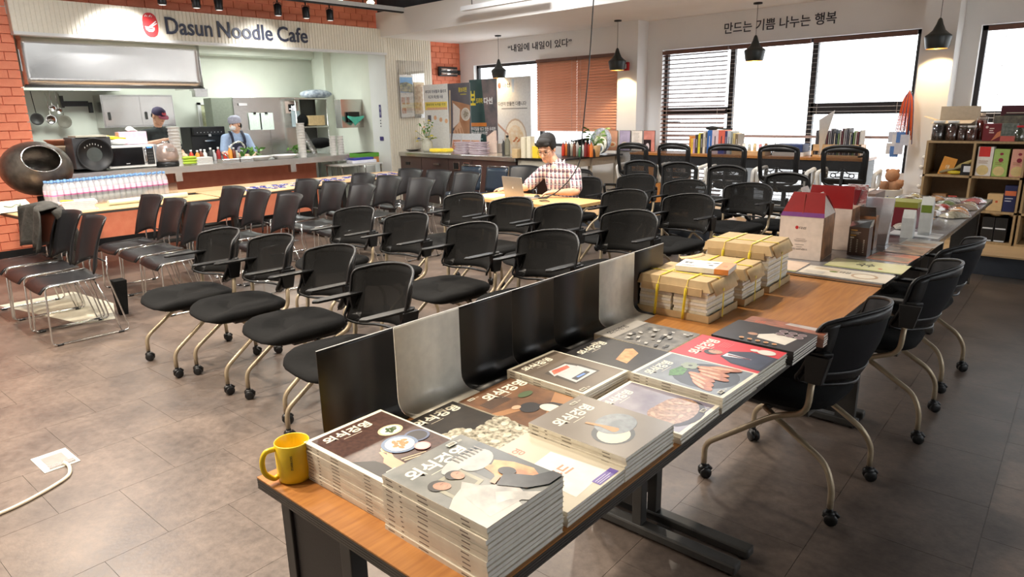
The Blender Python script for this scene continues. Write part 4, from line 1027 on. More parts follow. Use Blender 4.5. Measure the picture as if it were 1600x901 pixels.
# steel cabinet and stored folding table with mint cloth at the right end
t = item('steel_cabinet', 'stainless cabinet leaning open at the right end of the kitchen', 'cabinet', 535, 155, 582, 200, -10.95, .2, m_steel)
t = thing('mint_cloth', 'mint green cloth draped over a black handle', 'cloth', onx(553, 186, -10.9)); MB().sheet(lambda a, c: (.03*math.sin(a*8)+.05, -.17+.34*a, .06-.02*math.sin(a*PI)+(-.13*(1-abs(2*a-1)))*c-.03*c), 14, 6, .006).build('cloth', paint(98, 214, 190, .8), t)
MB().rbox(-.02, .02, -.12, .12, -.06, .13, .015).build('handle_plate', m_black, t)
t = thing('side_counter', 'grey work table at the right end of the kitchen', 'table', (-11.5, 6.6, 0)); MB().b(-.3, .5, 0, .95, .86, .9).build('top', m_steel, t)
for x, y in ((-.27, .03), (.47, .03), (.47, .92), (-.27, .92)): MB().b(x-.02, x+.02, y-.02, y+.02, 0, .86).build('leg', m_steel, t)
t = thing('apron_pile', 'black apron heaped over a white tub', 'cloth', (-11.2, 6.95, .9)); MB().lathe([(.15, 0), (.17, .2), (.1, .26)], n=16).build('tub', paint(206, 216, 206, .5), t); MB().ball((.02, -.1, .22), (.2, .26, .1), 12, 8).build('cloth', m_fabric, t)
# things on the counter: z = CZ
def on_counter(px, py, X=-9.7): return onx(px, py, X)
XC = -9.85
# round roaster on the pillar side
t = thing('drum_roaster', 'big dark iron globe with a round opening, before the brick pillar', 'roaster', (-8.98, 1.93, 1.10), -22)
m_iron = mat('dark_iron', (.17, .15, .13), .34, .8, var=.4, vs=7, bump=.25, bs=40)
GM = T(0, 0, 0, 0, 62, 26, (.98, 1.16, .98))
pr_ = [(.30*math.sin(a), .30*math.cos(a)) for a in [.57+(PI-.59)*k/18 for k in range(19)]]
b = MB(); b.M = GM; b.lathe(pr_[::-1], n=36, cap=False); b.lathe([(r_*.93, h*.93) for r_, h in pr_], n=36, cap=False); b.build('globe', m_iron, t)
b = MB(); b.M = GM; rr = .292*math.sin(.57); b.tube([(rr*math.cos(k*PI/18), rr*math.sin(k*PI/18), .295*math.cos(.57)) for k in range(36)], .009, 6, True); b.build('opening_rim', m_chrome, t)
MB().cyl((0, 0, -.3), (0, 0, -1.08), .05, .05, 12).lathe([(.22, -1.10), (.22, -1.08), (.05, -1.06)], n=20).build('pedestal', m_black, t)
# trays and basins by the pillar
t = thing('basin', 'brown plastic basin stacked left on the kitchen counter', 'basin', (-10.25, 2.58, 1.30)); MB().lathe([(.18, 0), (.24, .07), (.25, .075), (.235, .06), (.17, .008)], n=24, cap=True).build('body', paint(176, 120, 90, .5), t)
t = thing('basin', 'cream plastic basin under the brown one on the kitchen counter', 'basin', (-10.25, 2.58, 1.22)); MB().lathe([(.18, 0), (.24, .075), (.25, .08), (.235, .065), (.17, .008)], n=24).build('body', paint(226, 208, 180, .5), t)
t = thing('basin', 'blue plastic tray beside the brown basin', 'tray', (-10.35, 2.98, 1.29)); MB().b(-.12, .12, -.13, .13, 0, .06).build('body', paint(40, 70, 190, .4), t, bevel=.01)
t = thing('black_appliance', 'black steel cabinet under the basins on the counter', 'appliance', (-10.3, 2.62, CZ)); MB().b(-.25, .25, -.3, .32, 0, .235).build('body', m_black, t, bevel=.01)
# steamer / rice machine
def face_machine(t, W_, H_):
    b = MB(); b.M = T(.005, W_/2, H_*.45, 0, 90, 0); b.lathe([(.001, 0), (W_*.38, 0), (W_*.46, .02), (W_*.48, .05), (W_*.44, .055), (W_*.40, .03), (.001, .02)], n=32, cap=False); b.build('round_door', m_black, t)
    b = MB(); b.M = T(.03, W_/2, H_*.42, 0, 90, 0); b.lathe([(.001, 0), (W_*.27, 0)], n=24, cap=False); b.build('glass', mat('smoky_glass', (.08, .09, .085), .05), t)
    a = Art(T(.045, W_*.26, H_*.66, 90, 0, 90)); a.c((170, 168, 160))
    for k in range(7): a.rect(k*W_*.07, .04*math.sin(k*PI/6), k*W_*.07+W_*.02, .04*math.sin(k*PI/6)+.018)
    a.make('dial_marks', t); MB().b(-.3, .02, W_*.1, W_*.9, H_, H_+.02).build('lid', paint(196, 190, 170, .5), t)
kbox('grain_machine', 'dark grey countertop machine with a big round glazed door', 'appliance', 120, 213, 172, 265, -9.72, .35, paint(70, 70, 72, .4), face_machine, .012)
def mwave(t, W_, H_):
    MB().b(0, .012, .02, W_*.74, .03, H_-.03).build('door', mat('black_glass', (.006, .006, .007), .08), t)
    MB().tube(rounded([(.01, W_*.77, .05), (.04, W_*.77, .07), (.04, W_*.77, H_-.07), (.01, W_*.77, H_-.05)], .02, 3), .012, 8).build('handle', m_chrome, t)
    MB().b(0, .01, W_*.81, W_*.97, .03, H_-.03).build('control_panel', m_black, t)
    a = Art(T(.0115, W_*.83, .05, 90, 0, 90)); a.c(mat('blue_led', (.1, .3, 1), .5, emit=4)).t('0:00', 0, H_*.66, W_*.11, H_*.09, .02); a.c((90, 90, 90))
    for i in range(3):
        for j in range(4): a.el(W_*.02+i*W_*.04, .02+j*H_*.13, .007, .007, 0, 8)
    a.c((190, 190, 190)).rect(-W_*.48, .0, -W_*.4, .008); a.make('display', t)
kbox('microwave', 'white microwave oven with black door on the steel counter', 'microwave', 172, 225, 240, 264, -9.72, .36, m_wplast, mwave, .008)
t = thing('tissue_box', 'pink tissue box on top of the microwave', 'box', onx(188, 226, -9.85)); MB().b(-.14, 0, 0, .34, 0, .16).build('box', paint(230, 190, 204, .6), t, bevel=.004); MB().sheet(lambda a, c: (-.07+.05*math.sin(c*5), .12+.12*a, .16+.07*c*math.sin(.5+a*2.2)), 6, 5, .002).build('tissue', m_paper, t)
t = thing('cloth_pile', 'white cloth and yellow packet on the microwave left end', 'cloth', onx(170, 227, -9.9)); MB().ball((0, .12, .04), (.1, .13, .045), 12, 6).build('cloth', paint(226, 226, 222, .8), t); MB().hexa([(-.1, -.02, .08), (.05, -.02, .08), (.05, .2, .07), (-.1, .2, .07), (-.1, -.02, .13), (.05, -.02, .11), (.05, .2, .09), (-.1, .2, .10)]).build('packet', m_yellow, t)
t = thing('rice_cooker', 'grey and bronze pressure rice cooker right of the microwave', 'rice cooker', (-9.80, 3.62, CZ))
MB().lathe([(.15, 0), (.16, .02), (.16, .06)], n=24).build('base', m_black, t); MB().lathe([(.15, .06), (.165, .12), (.155, .22), (.11, .29), (.05, .305)], n=28).build('body', mat('bronze_shell', col((176, 156, 146)), .3, .5), t); MB().b(.09, .165, -.05, .05, .20, .245).build('latch', m_chrome, t); MB().lathe([(.04, .3), (.045, .325), (.03, .33)], n=14).build('valve', m_chrome, t)
MB().b(-.15, .05, -.26, -.12, .06, .30).build('side_panel', paint(130, 134, 138, .4), t, bevel=.02)
def cup_stack(label, px, py0, py1, r_, X=-9.75, n=12, nm='cup_stack', grp='stacks of paper cups'):
    p, q = onx(px, py1, X), onx(px, py0, X); t = thing(nm, label, 'cups', (X, p.y, CZ)); H_ = q.z-CZ; h = H_/n
    for k in range(n): MB().lathe([(r_*.86, k*h), (r_, k*h+h*.98), (r_*1.04, k*h+h*.99), (r_*.8, k*h+h*.6)], n=16, cap=False).build('paper_cup', m_wplast if r_ > .05 else m_paper, t)
    MB().lathe([(r_*.95, H_-.004), (.001, H_-.002)], n=16, cap=False).build('top_cup_base', m_wplast, t)
    return t
cup_stack('leaning tall stack of white paper bowls in film beside the rice cooker', 277, 198, 248, .075)
cup_stack('tall white stack of paper cups in the middle of the steel counter', 473, 192, 240, .066, -9.8)
for px, lb in ((521, 'left of two short white paper cup stacks at the counter end'), (533, 'right of two short white paper cup stacks at the counter end')): cup_stack(lb, px, 212, 238, .056, -9.85, 7)
t = thing('cup_stack', 'slanting stack of clear plastic cups at the counter end', 'cups', (-9.85, 5.88, CZ)); 
for k in range(9): b = MB(); b.M = T(0, -.02*k+.04, .035*k, 12, 0, 0); b.lathe([(.035, 0), (.045, .09), (.047, .092)], n=14, cap=False); b.build('plastic_cup', m_film, t)
for i, (y, w) in enumerate(((4.90, .2), (5.33, .19))):
    t = thing('serving_plate', 'big oval white plate on the counter, %s of two' % ('left', 'right')[i], 'plate', (-9.78, y, CZ)); MB().lathe([(w*.6, 0), (w, .05), (w*1.05, .055), (w*.95, .04), (.001, .015)], n=28, cap=False, sy=1.15).build('body', m_wplast, t)
t = thing('plate_stack', 'stack of white square plates on the counter', 'plates', (-9.80, 4.08, CZ))
for k in range(6): MB().rbox(-.11, .11, -.12, .12, k*.016, k*.016+.011, .03).build('plate', m_wplast, t)
t = thing('gloves_bundle', 'green rubber gloves rolled on the counter edge', 'gloves', (-9.72, 3.87, CZ))
for k in range(3): MB().ball((0, (k % 2)*.02, .03+.035*k), (.045, .12, .022), 12, 6).build('glove', paint(170, 196, 60, .5), t)
for i, (y, L_, lb) in enumerate([(4.42, .26, 'shallow steel tray left of the food pans'), (4.66, .2, 'left steel food pan on the counter edge'), (4.88+.0, .0, '')][:2]):
    t = thing('food_pan', lb, 'pan', (-9.68, y, CZ)); MB().b(-.1, .06, -L_/2, L_/2, 0, .05).build('body', m_steel, t, bevel=.006); MB().b(-.09, .05, -L_/2+.01, L_/2-.01, .05, .052).build('lid', m_chrome, t)
# greens, herbs
for (y, r_, lb, X) in ((4.98, .13, 'heap of green lettuce on the counter behind the plates', -10.1), (5.72, .12, 'leafy green herbs standing near the paper cups', -10.05)):
    t = thing('greens', lb, 'vegetables', (X, y, CZ+.05)); b = MB()
    for k in range(46):
        a, q, s_ = random.uniform(0, 6.28), random.uniform(0, r_), random.uniform(.03, .06); z_ = random.uniform(.0, .12)
        b.M = T(q*math.cos(a), q*math.sin(a)*1.4, z_, random.uniform(-60, 60), random.uniform(-60, 60), random.uniform(0, 360)); b.sheet(lambda u, v: ((u-.5)*s_*1.6, (v-.5)*s_*(1-.6*abs(2*u-1)), .012*math.sin(u*9)), 3, 2)
    b.build('leaf_heap', m_green, t)['kind'] = 'stuff'
# small bottles, jars
random.seed(11)
cols = [(200, 60, 40), (230, 150, 60), (120, 60, 40), (226, 226, 210), (60, 60, 60), (190, 190, 190), (150, 40, 40)]
for k in range(12):
    y = 4.15+k*.07; c = cols[k % 7]
    t = thing('sauce_bottle', ('second ' if k > 6 else '')+'small %s condiment bottle in the row behind the plates' % {0: 'red', 1: 'orange', 2: 'brown', 3: 'cream', 4: 'dark', 5: 'grey', 6: 'wine red'}[k % 7], 'bottle', (-10.3+random.uniform(-.05, .05), y, CZ), group='condiment bottles on the kitchen counter')
    h = random.uniform(.12, .2); MB().lathe([(.028, 0), (.03, .01), (.03, h*.7), (.014, h*.85), (.014, h)], n=12).build('body', paint(*c, .25), t); MB().lathe([(.016, h*.9), (.016, h+.012)], n=10).build('cap', m_wplast, t)
# coffee machine
def cofm(t, W_, H_):
    MB().b(0, .06, .02, W_-.02, H_*.68, H_).build('control_head', m_black, t, bevel=.01)
    a = Art(T(.0615, .08, H_*.78, 90, 0, 90)); a.c((190, 190, 190))
    for k in range(8): a.rect(k*W_*.1, 0, k*W_*.1+.012, .012)
    a.rect(W_*.32, -.06, W_*.4, -.02); a.make('button_row', t)
    MB().b(0, .10, .04, W_-.04, 0, .03).build('drip_tray', m_dgrey, t); MB().b(0, .05, W_*.35, W_*.65, H_*.45, H_*.5).build('spout', m_chrome, t)
kbox('coffee_machine', 'black automatic coffee machine between the two kitchen workers', 'coffee machine', 302, 197, 350, 241, -11.35, .4, m_black, cofm, .01)
t = thing('machine_stand', 'steel stand table carrying the coffee machine', 'table', (-11.78, 4.45, 0)); q = onx(325, 241, -11.35).z; MB().b(0, .45, 0, .9, q-.03, q-.002).build('top', m_steel, t)
for x, y in ((.03, .03), (.42, .03), (.42, .87), (.03, .87)): MB().b(x-.02, x+.02, y-.02, y+.02, 0, q-.03).build('leg', m_steel, t)
# tap
t = thing('tap', 'chrome arched tap over the sink behind the counter', 'tap', (-10.25, 4.72, CZ)); MB().tube(spline([(0, 0, 0), (0, 0, .16), (0, .05, .24), (0, .16, .26), (0, .22, .2), (0, .22, .14)], 5), .014, 8).build('spout', m_chrome, t); MB().cyl((0, -.03, .03), (0, -.12, .1), .01).build('lever', m_chrome, t)
# little chrome stool-cart and tubs at the counter end
t = thing('serving_cart', 'small chrome-legged table with a blue and white packet, at the counter end', 'table', (-9.45, 6.35, 0)); zt = .84
MB().b(-.3, .2, -.35, .45, zt-.02, zt).build('top', paint(190, 190, 186, .4), t)
for x, y in ((-.27, -.32), (.17, -.32), (.17, .42), (-.27, .42)): MB().cyl((x, y, 0), (x, y, zt-.02), .014, .014, 8).build('leg', m_chrome, t)
t = thing('tissue_packet', 'blue and white packet on the small chrome-legged table', 'packet', (-9.5, 6.55, zt)); MB().rbox(-.1, .1, -.24, .24, 0, .05, .03).build('wrap', paint(214, 216, 226, .5), t, bevel=.01); MB().rbox(-.08, .08, -.2, .2, .05, .085, .03).build('print', paint(50, 60, 150, .5), t)
t = thing('storage_tub', 'white lidded plastic tub right of the kitchen counter', 'tub', (-10.15, 7.1, .55)); MB().lathe([(.13, -.55), (.15, .18), (.17, .2)], n=18).build('body', paint(226, 230, 224, .5), t)
t = thing('snack_crate', 'green and orange box on the tub right of the counter', 'box', (-10.2, 7.1, .755)); MB().b(-.15, .15, -.2, .2, 0, .2).build('body', paint(206, 140, 80, .6), t); MB().b(-.155, .155, -.205, .205, .13, .2).build('lid', paint(100, 170, 60, .6), t); MB().b(.151, .156, -.1, .05, .03, .12).build('label', m_white, t)
# door-side plates on the jamb
a = Art(T(-10.12, 7.445, 1.55, 90, 0, 0)); a.c((70, 60, 120)).rect(-.03, 0, .03, .22); a.c((230, 226, 240)).t('주방', -.02, .13, .04, .06).t('안내', -.02, .04, .04, .06); a.c((60, 60, 80)).lines(-.02, -.06, .04, 3, .05, .02); a.c((70, 60, 120)).rect(-.06, -.40, .05, -.33)
t = a.make('wall_label', None); tag(t, 'small purple lettered labels on the white kitchen jamb', 'sign')
# ================================================================ sign, wall lettering, ceiling things
m_signt = mat('sign_letter_dark', (.025, .03, .06), .45)
t = thing('shop_sign', 'dark blue raised shop name lettering with a red noodle bowl emblem on the ribbed fascia', 'sign', (-9.848, 3.86, 2.695))
def Tyz(y=0, z=0, x=0): return Matrix(((0, 0, 1, x), (1, 0, 0, y), (0, 1, 0, z), (0, 0, 0, 1)))
sx = 0
for wd, w in (('Dasun', .62), ('Noodle', .83), ('Cafe', .505)):
    b = MB(); b.M = Tyz(sx, 0); b.text(wd, 0, 0, w, .215, 0, .012, .012); b.build('word', m_signt, t); sx += w+.075
e = MB(); e.M = Tyz(-.19, .1)
def blob(a0, rx, ry, sq=.8, n=26): return [(rx*math.copysign(abs(math.cos(q))**sq, math.cos(q)), ry*math.copysign(abs(math.sin(q))**sq, math.sin(q))) for q in [2*PI*k/n for k in range(n)]]
e.prism(blob(0, .095, .15), 0, .006); e.build('emblem', paint(206, 50, 52, .5), t)
def emblem_art(a, s=1.):
    a.c(m_white).poly([(s*x, s*y) for x, y in [(-.07, -.02), (.05, -.03), (.045, -.06), (.02, -.085), (-.03, -.085), (-.06, -.06)]]).poly([(s*x, s*y) for x, y in [(-.02, -.02), (.07, .055), (.078, .045), (0, -.025)]]).poly([(s*x, s*y) for x, y in [(.0, -.02), (.08, .03), (.086, .02), (.02, -.025)]])
    for k in range(5): a.poly([(s*(-.06+k*.02), s*(.10+.008*(k % 2))), (s*(-.045+k*.02), s*(.125-.01*(k % 3))), (s*(-.04+k*.02), s*.12), (s*(-.055+k*.02), s*.095)])
    a.c(paint(190, 60, 60, .5)).poly([(s*x, s*y) for x, y in [(-.05, -.035), (.03, -.04), (.02, -.05), (-.04, -.048)]])
    return a
a = Art(Tyz(-.19, .1, .0065)); emblem_art(a); a.make('emblem_print', t)
t = thing('wall_slogan', 'dark Korean slogan in quotation marks on the white wall over the brown blinds', 'lettering', (-8.72, YW-.001, 2.63))
b = MB(); b.M = T(0, 0, 0, 90, 0, 0); b.text('“내일에 내일이 있다”', 0, 0, 1.44, .13, 0, .012, .004); b.build('letters', m_ltext, t)
t = thing('wall_slogan', 'dark Korean slogan on the white wall over the large bright window', 'lettering', (-4.60, YW-.001, 2.585))
b = MB(); b.M = T(0, 0, 0, 90, 0, 0); b.text('만드는 기쁨 나누는 행복', 0, 0, 1.48, .145, 0, .012, .004); b.build('letters', m_ltext, t)
# pendants
m_pend = mat('pendant_black', (.02, .026, .026), .35); m_gold = mat('pendant_gold', (.9, .62, .2), .3, .9, emit=.6, ecol=(1, .72, .3))
pd = None
for x, lb in ((-8.48, 'black spun-metal pendant lamp over the poster stands'), (-6.03, 'black spun-metal pendant lamp at the white column, lit'), (-3.92, 'black spun-metal pendant lamp before the bright window'), (-1.88, 'black spun-metal pendant lamp at the right pier, lit')):
    if pd is None:
        pd = thing('pendant_lamp', lb, 'pendant lamp', (x, 8.8, CE), group='black pendant lamps')
        MB().lathe([(.055, 0), (.055, -.018), (.01, -.024)], n=18).build('ceiling_rose', m_black, pd)
        MB().cyl((0, 0, -.02), (0, 0, -.39), .003, .003, 6).build('cord', m_black, pd)
        MB().lathe([(.008, -.385), (.02, -.40), (.035, -.45), (.062, -.51), (.10, -.545), (.128, -.565), (.131, -.58), (.112, -.685), (.105, -.70)], n=32, cap=False).build('shade', m_pend, pd)
        MB().lathe([(.1035, -.699), (.108, -.683), (.124, -.585), (.09, -.56), (.03, -.49)], n=32, cap=False).build('lining', m_gold, pd)
        MB().ball((0, 0, -.60), .032, 12, 8).build('bulb', mat('bulb_glow', (1, .85, .6), .4, emit=18, ecol=(1, .8, .5)), pd)
    else: dup(pd, (x, 8.8, CE), 0, lb, 'black pendant lamps')
    l = bpy.data.lights.new('lamp', 'SPOT'); l.energy = 60; l.color = (1, .72, .38); l.spot_size = R(110); l.spot_blend = .3; l.shadow_soft_size = .03
    o = bpy.data.objects.new('lamp', l); C.objects.link(o); o.location = (x, 8.8, CE-.64)
# track with spotlights over the sign
t = thing('lighting_track', 'white lighting track with black underside running before the sign', 'track', (0, 0, 0))
MB().b(-9.25, -9.19, 2.2, 7.62, 3.18, 3.20).build('rail', m_black, t); MB().b(-9.26, -9.18, 2.2, 7.58, 3.20, 3.26).build('rail_cover', m_wplast, t)
for y in (4.6, 5.6, 6.6, 7.5): MB().cyl((-9.22, y, 3.26), (-9.22, y, 3.6), .008, .008, 6).build('hanger', m_dgrey, t)
tk = None
for i, (px, py) in enumerate([(256, 8), (309, 12), (344, 14), (436, 20), (480, 26), (517, 28)]):
    p = onx(px, py+14, -9.22); p.z = 3.18-.25*.86; lb = 'black track spotlight over the sign, %s from the left' % ['first, lit brightest', 'second', 'third', 'fourth, lit', 'fifth', 'sixth'][i]
    if tk is None:
        tk = thing('track_spotlight', lb, 'spotlight', p, group='black track spotlights')
        MB().lathe([(.055, .0), (.06, .02), (.055, .16), (.035, .185)], n=18, cap=True).build('barrel', m_black, tk)
        MB().tube(rounded([(0, -.062, .08), (0, -.07, .2), (0, .07, .2), (0, .062, .08)], .02, 3), .005, 6).cyl((0, 0, .2), (0, 0, .25), .012).build('yoke', m_black, tk)
        MB().lathe([(.001, -.002), (.045, -.002)], n=16, cap=False).build('lens', mat('spot_lens_dim', (.8, .8, .75), .3, emit=2.0), tk)
        tk.scale = (.86, .86, .86); q = tk
    else: q = dup(tk, p, 0, lb)
    if i in (0, 3):
        l = bpy.data.lights.new('lamp', 'SPOT'); l.energy = (330, 110)[i > 0]; l.color = (.97, .98, 1); l.spot_size = R(95); l.spot_blend = .9; l.shadow_soft_size = .04
        o = bpy.data.objects.new('lamp', l); C.objects.link(o); o.location = p+Vector((.02, -.3 if i == 0 else 0, -.02)); o.rotation_euler = (0, R(48), 0)
for px, py, lb in ((530, -2, 'first'), (579, 4, 'second'), (647, 11, 'third')):
    p = onz(px, py, 3.3); t = thing('downlight', 'small glowing downlight by the track, %s from the left' % lb, 'ceiling light', p, group='glowing downlights')
    MB().ball((0, 0, 0), (.06, .06, .035), 14, 8).build('bulb', mat('bulb_warm', (1, .9, .7), .4, emit=14, ecol=(1, .86, .62)), t); MB().lathe([(.02, .02), (.07, .03), (.05, .3)], n=14).build('holder', m_dgrey, t)
t = thing('batten_light', 'slim white batten light near the bulkhead, unlit', 'ceiling light', (0, 0, 0)); MB().b(-7.6, -6.1, 7.12, 7.2, 3.02, 3.08).build('body', m_white, t)
MB().cyl((-7.4, 7.16, 3.08), (-7.4, 7.16, 3.6), .006).cyl((-6.3, 7.16, 3.08), (-6.3, 7.16, 3.6), .006).build('hanger', m_dgrey, t)
# hanging black cable down to the laptop
t = thing('power_cable', 'thin black cable hanging from the ceiling down to the laptop table', 'cable', (0, 0, 0))
MB().tube(spline([(-4.05, 5.6, 3.6), (-4.12, 5.6, 2.62), (-4.17, 5.6, 2.0), (-4.24, 5.6, 1.4), (-4.27, 5.6, 1.12), (-4.33, 5.52, .93), (-4.45, 5.42, .78), (-4.55, 5.32, .735), (-4.7, 5.25, .732)], 6), .006, 6).build('cord', m_black, t)
t = thing('fire_bell', 'red fire alarm box on the white column', 'alarm', (-6.0, 9.015, 2.23)); MB().rbox(-.05, .05, -.05, .0, -.06, .06, .01).build('box', m_red, t, bevel=.006); MB().b(-.025, .025, -.054, -.05, -.035, .03).build('lens', m_white, t)
p = onx(684, 118, -9.96); q = onx(712, 105, -9.96)
t = thing('wall_heater', 'small black and chrome infrared heater on the orange brick wall', 'heater', (-9.96, p.y, p.z)); W_ = q.y-p.y
MB().b(0, .05, 0, W_, -.01, .16).build('housing', m_black, t, bevel=.01); MB().cyl((.06, .03, .035), (.06, W_-.03, .035), .022).cyl((.06, .03, .105), (.06, W_-.03, .105), .022).build('tube', m_chrome, t); MB().b(0, .06, W_, W_+.06, .02, .1).build('bracket', m_black, t)
# clear holder with leaflets on the ribbed panel
t = thing('leaflet_holder', 'clear acrylic holder with photo leaflets on the ribbed cream panel', 'holder', (-9.86, 7.66, 1.53))
MB().b(0, .004, 0, .62, 0, .98).b(.04, .044, 0, .62, 0, .55).b(0, .044, -.004, 0, 0, .98).b(0, .044, 0, .62, -.004, 0).build('acrylic', clear('acrylic_clear', (1, 1, 1), .16), t)
a = Art(Tyz(.04, .02, .012)); a.c((236, 234, 228)).rect(0, 0, .3, .72); a.c(photo('housesky', (110, 160, 210), (150, 190, 224), 5)).rect(.01, .42, .29, .68); a.c(photo('house', (200, 196, 150), (90, 100, 110), 16)).poly([(.01, .44), (.29, .42), (.29, .56), (.15, .6), (.01, .58)])
a.c((226, 206, 170)).rect(.32, .05, .56, .6); a.c(photo('leafletfood', (200, 160, 120), (236, 220, 190), 20)).rect(.34, .08, .54, .56); a.c(photo('leafletfood2', (190, 120, 90), (230, 210, 190), 20)).rect(.02, .22, .1, .34).rect(.13, .22, .2, .34).rect(.02, .06, .12, .16); a.c((120, 120, 120)).lines(.13, .16, .14, 5, .02, .006); a.make('leaflet_print', t)
# ================================================================ blinds
m_slat = mat('brown_blind_slat', col((214, 160, 132)), .5, col2=col((196, 140, 112)), vs=6, stretch=(1, 12, 12))
m_slat_d = mat('dark_blind_slat', col((110, 76, 64)), .5)
m_slat_l = mat('pale_blind_slat', col((190, 180, 172)), .5)
def blind(label, x0, x1, z0, z1, pitch, w, tilt, m, y=YW-.05, th=.003, grp=None):
    t = thing('window_blind', label, 'blind', ((x0+x1)/2, y, z1)); L = (x1-x0)/2
    MB().b(-L, L, -.025, .025, -.05, 0).build('headrail', m_slat_d, t)
    n = int((z1-.07-z0)/pitch); s0 = None
    for k in range(n+1):
        if s0 is None:
            b = MB(); b.M = T(0, 0, 0, tilt, 0, 0); b.b(-L, L, -w/2, w/2, -th/2, th/2); s0 = b.build('slat', m, t, loc=(0, 0, -.07))
        else: c = s0.copy(); C.objects.link(c); c.location = (0, 0, -.07-k*pitch)
    for xx in (-L*.8, L*.8) + ((0,) if L > .7 else ()): MB().cyl((xx, -w*.5-.004, -.05), (xx, -w*.5-.004, z0-z1), .0022, .0022, 5).build('cord', m_slat_l, t)
    return t
blind('brown wooden blind, closed, left half beside the pale poster', -8.0, -7.125, 1.28, 2.46, .044, .058, 60, m_slat, th=.004)
blind('brown wooden blind, closed, right half beside the white column', -7.12, -6.22, 1.28, 2.46, .044, .058, 63, m_slat, th=.004)
blind('brown slatted blind with open slats on the left pane of the large window', -5.52, -4.50, .35, 2.42, .06, .05, 20, m_slat_d, th=.005)
blind('thin-slatted open blind over the centre pane of the large window', -4.47, -3.39, .35, 2.42, .055, .05, 2, m_slat_l, th=.002)
blind('thin-slatted open blind over the right pane of the large window', -3.35, -2.19, .35, 2.42, .055, .05, 2, m_slat_l, th=.002)
blind('thin-slatted open blind in the far right window behind the goods shelf', -1.5, .2, .95, 2.4, .05, .05, 4, m_slat_l, th=.003)
# ================================================================ steel island in front of the posters
t = thing('steel_island', 'long steel-topped kitchen island with drawers, in front of the posters', 'island', (-10.0, 7.62, 0), -3.2)
L = 3.12
mi = mat('island_panel', col((120, 92, 88)), .28, .6, col2=col((96, 88, 84)), vs=1.2)
MB().b(-.1, L, 0, .75, .88, .95).build('worktop', m_steel, t, bevel=.006); MB().b(-.08, L-.02, .03, .72, .02, .88).build('body', mi, t)
for x, nm in ((.35, 'socket'), (1.12, 'handle'), (1.72, 'frame'), (1.98, 'frame'), (2.25, 'socket'), (2.75, 'socket')):
    if nm == 'handle': MB().b(x, x+.16, -.0, .03, .76, .785).build('drawer_handle', m_chrome, t)
    elif nm == 'frame': b = MB().rbox(x-.08, x+.08, .012, .03, .70, .83, .008).build('switch_frame', m_chrome, t); MB().b(x-.06, x+.06, .008, .014, .715, .815).build('switch', m_black, b)
    else: MB().b(x-.06, x+.06, .02, .03, .73, .78).build('socket', m_black, t)
for x in (.75, 1.5, 2.1): MB().b(x, x+.004, .026, .03, .05, .86).build('door_gap', m_black, t)
# posters on roll-up stands, standing behind the island
def poster(label, x0, x1, z0, z1, y, draw, rz=0):
    W_, H_ = x1-x0, z1-z0; zq = .951 if y < 8.3 else 0
    t = thing('poster_banner', label, 'poster', (x0, y, 0), rz)
    MB().b(0, W_, 0, .004, z0, z1).build('sheet', m_white, t)
    MB().cyl((W_/2, .02, zq+.02), (W_/2, .02, z1-.02), .01, .01, 6).b(.03, W_-.03, -.02, .09, zq, zq+.03).build('stand', m_dgrey, t)
    a = Art(T(0, -.0015, z0, 90, 0, 0)); draw(a, W_, H_); a.make('poster_print', t)
def po1(a, w, h):
    a.c((246, 246, 244)).rect(0, 0, w, h); a.c((60, 66, 90)).t('바다의 미네랄과 풀리지', w*.08, h*.87, w*.86, h*.05, .02).t('최고의 해산물 사골', w*.2, h*.79, w*.6, h*.05, .02); a.c((250, 226, 110)).rect(w*.05, h*.62, w*.96, h*.74); a.c((110, 120, 60)).t('통바지락 녹색을 위한', w*.1, h*.68, w*.8, h*.04, .01); a.c((240, 190, 150)).rect(w*.12, h*.62, w*.96, h*.655)
    a.c((110, 110, 120)).rect(w*.14, h*.44, w*.28, h*.54); a.c((240, 190, 150)).el(w*.45, h*.5, w*.06, w*.06).el(w*.68, h*.47, w*.06, w*.06).el(w*.9, h*.45, w*.06, w*.06)
def po2(a, w, h):
    a.c(photo('p2', (96, 96, 106), (116, 116, 124), 3)).rect(0, 0, w, h); a.c((236, 220, 70)).t('콩보리면', w*.5, h*.86, w*.36, h*.075, .03); a.c((200, 190, 90)).rect(w*.58, h*.82, w*.84, h*.835); a.c(photo('board', (206, 160, 124), (180, 130, 96), 6)).poly([(w*.2, h*.74), (w*.98, h*.66), (w*.9, 0), (w*.3, 0)]); a.c((246, 240, 232)).poly([(w*.25, h*.7), (w*.55, h*.6), (w*.5, h*.4), (w*.2, h*.3)]); bowl(a, w*.78, h*.52, w*.2, (236, 230, 220), (214, 206, 196), (160, 150, 130), .95)
    a.c((236, 196, 160)).poly([(w*.2, h*.25), (w*.52, h*.42), (w*.85, 0), (w*.35, 0)]); a.c((200, 140, 100)); [a.poly([(w*(.3+k*.12), h*(.27+.02*k)), (w*(.33+k*.12), h*(.28+.02*k)), (w*(.5+k*.12), 0), (w*(.46+k*.12), 0)]) for k in range(3)]; a.c((226, 206, 170)).poly([(w*.02, 0), (w*.1, 0), (w*.16, h*.9), (w*.1, h*.9)])
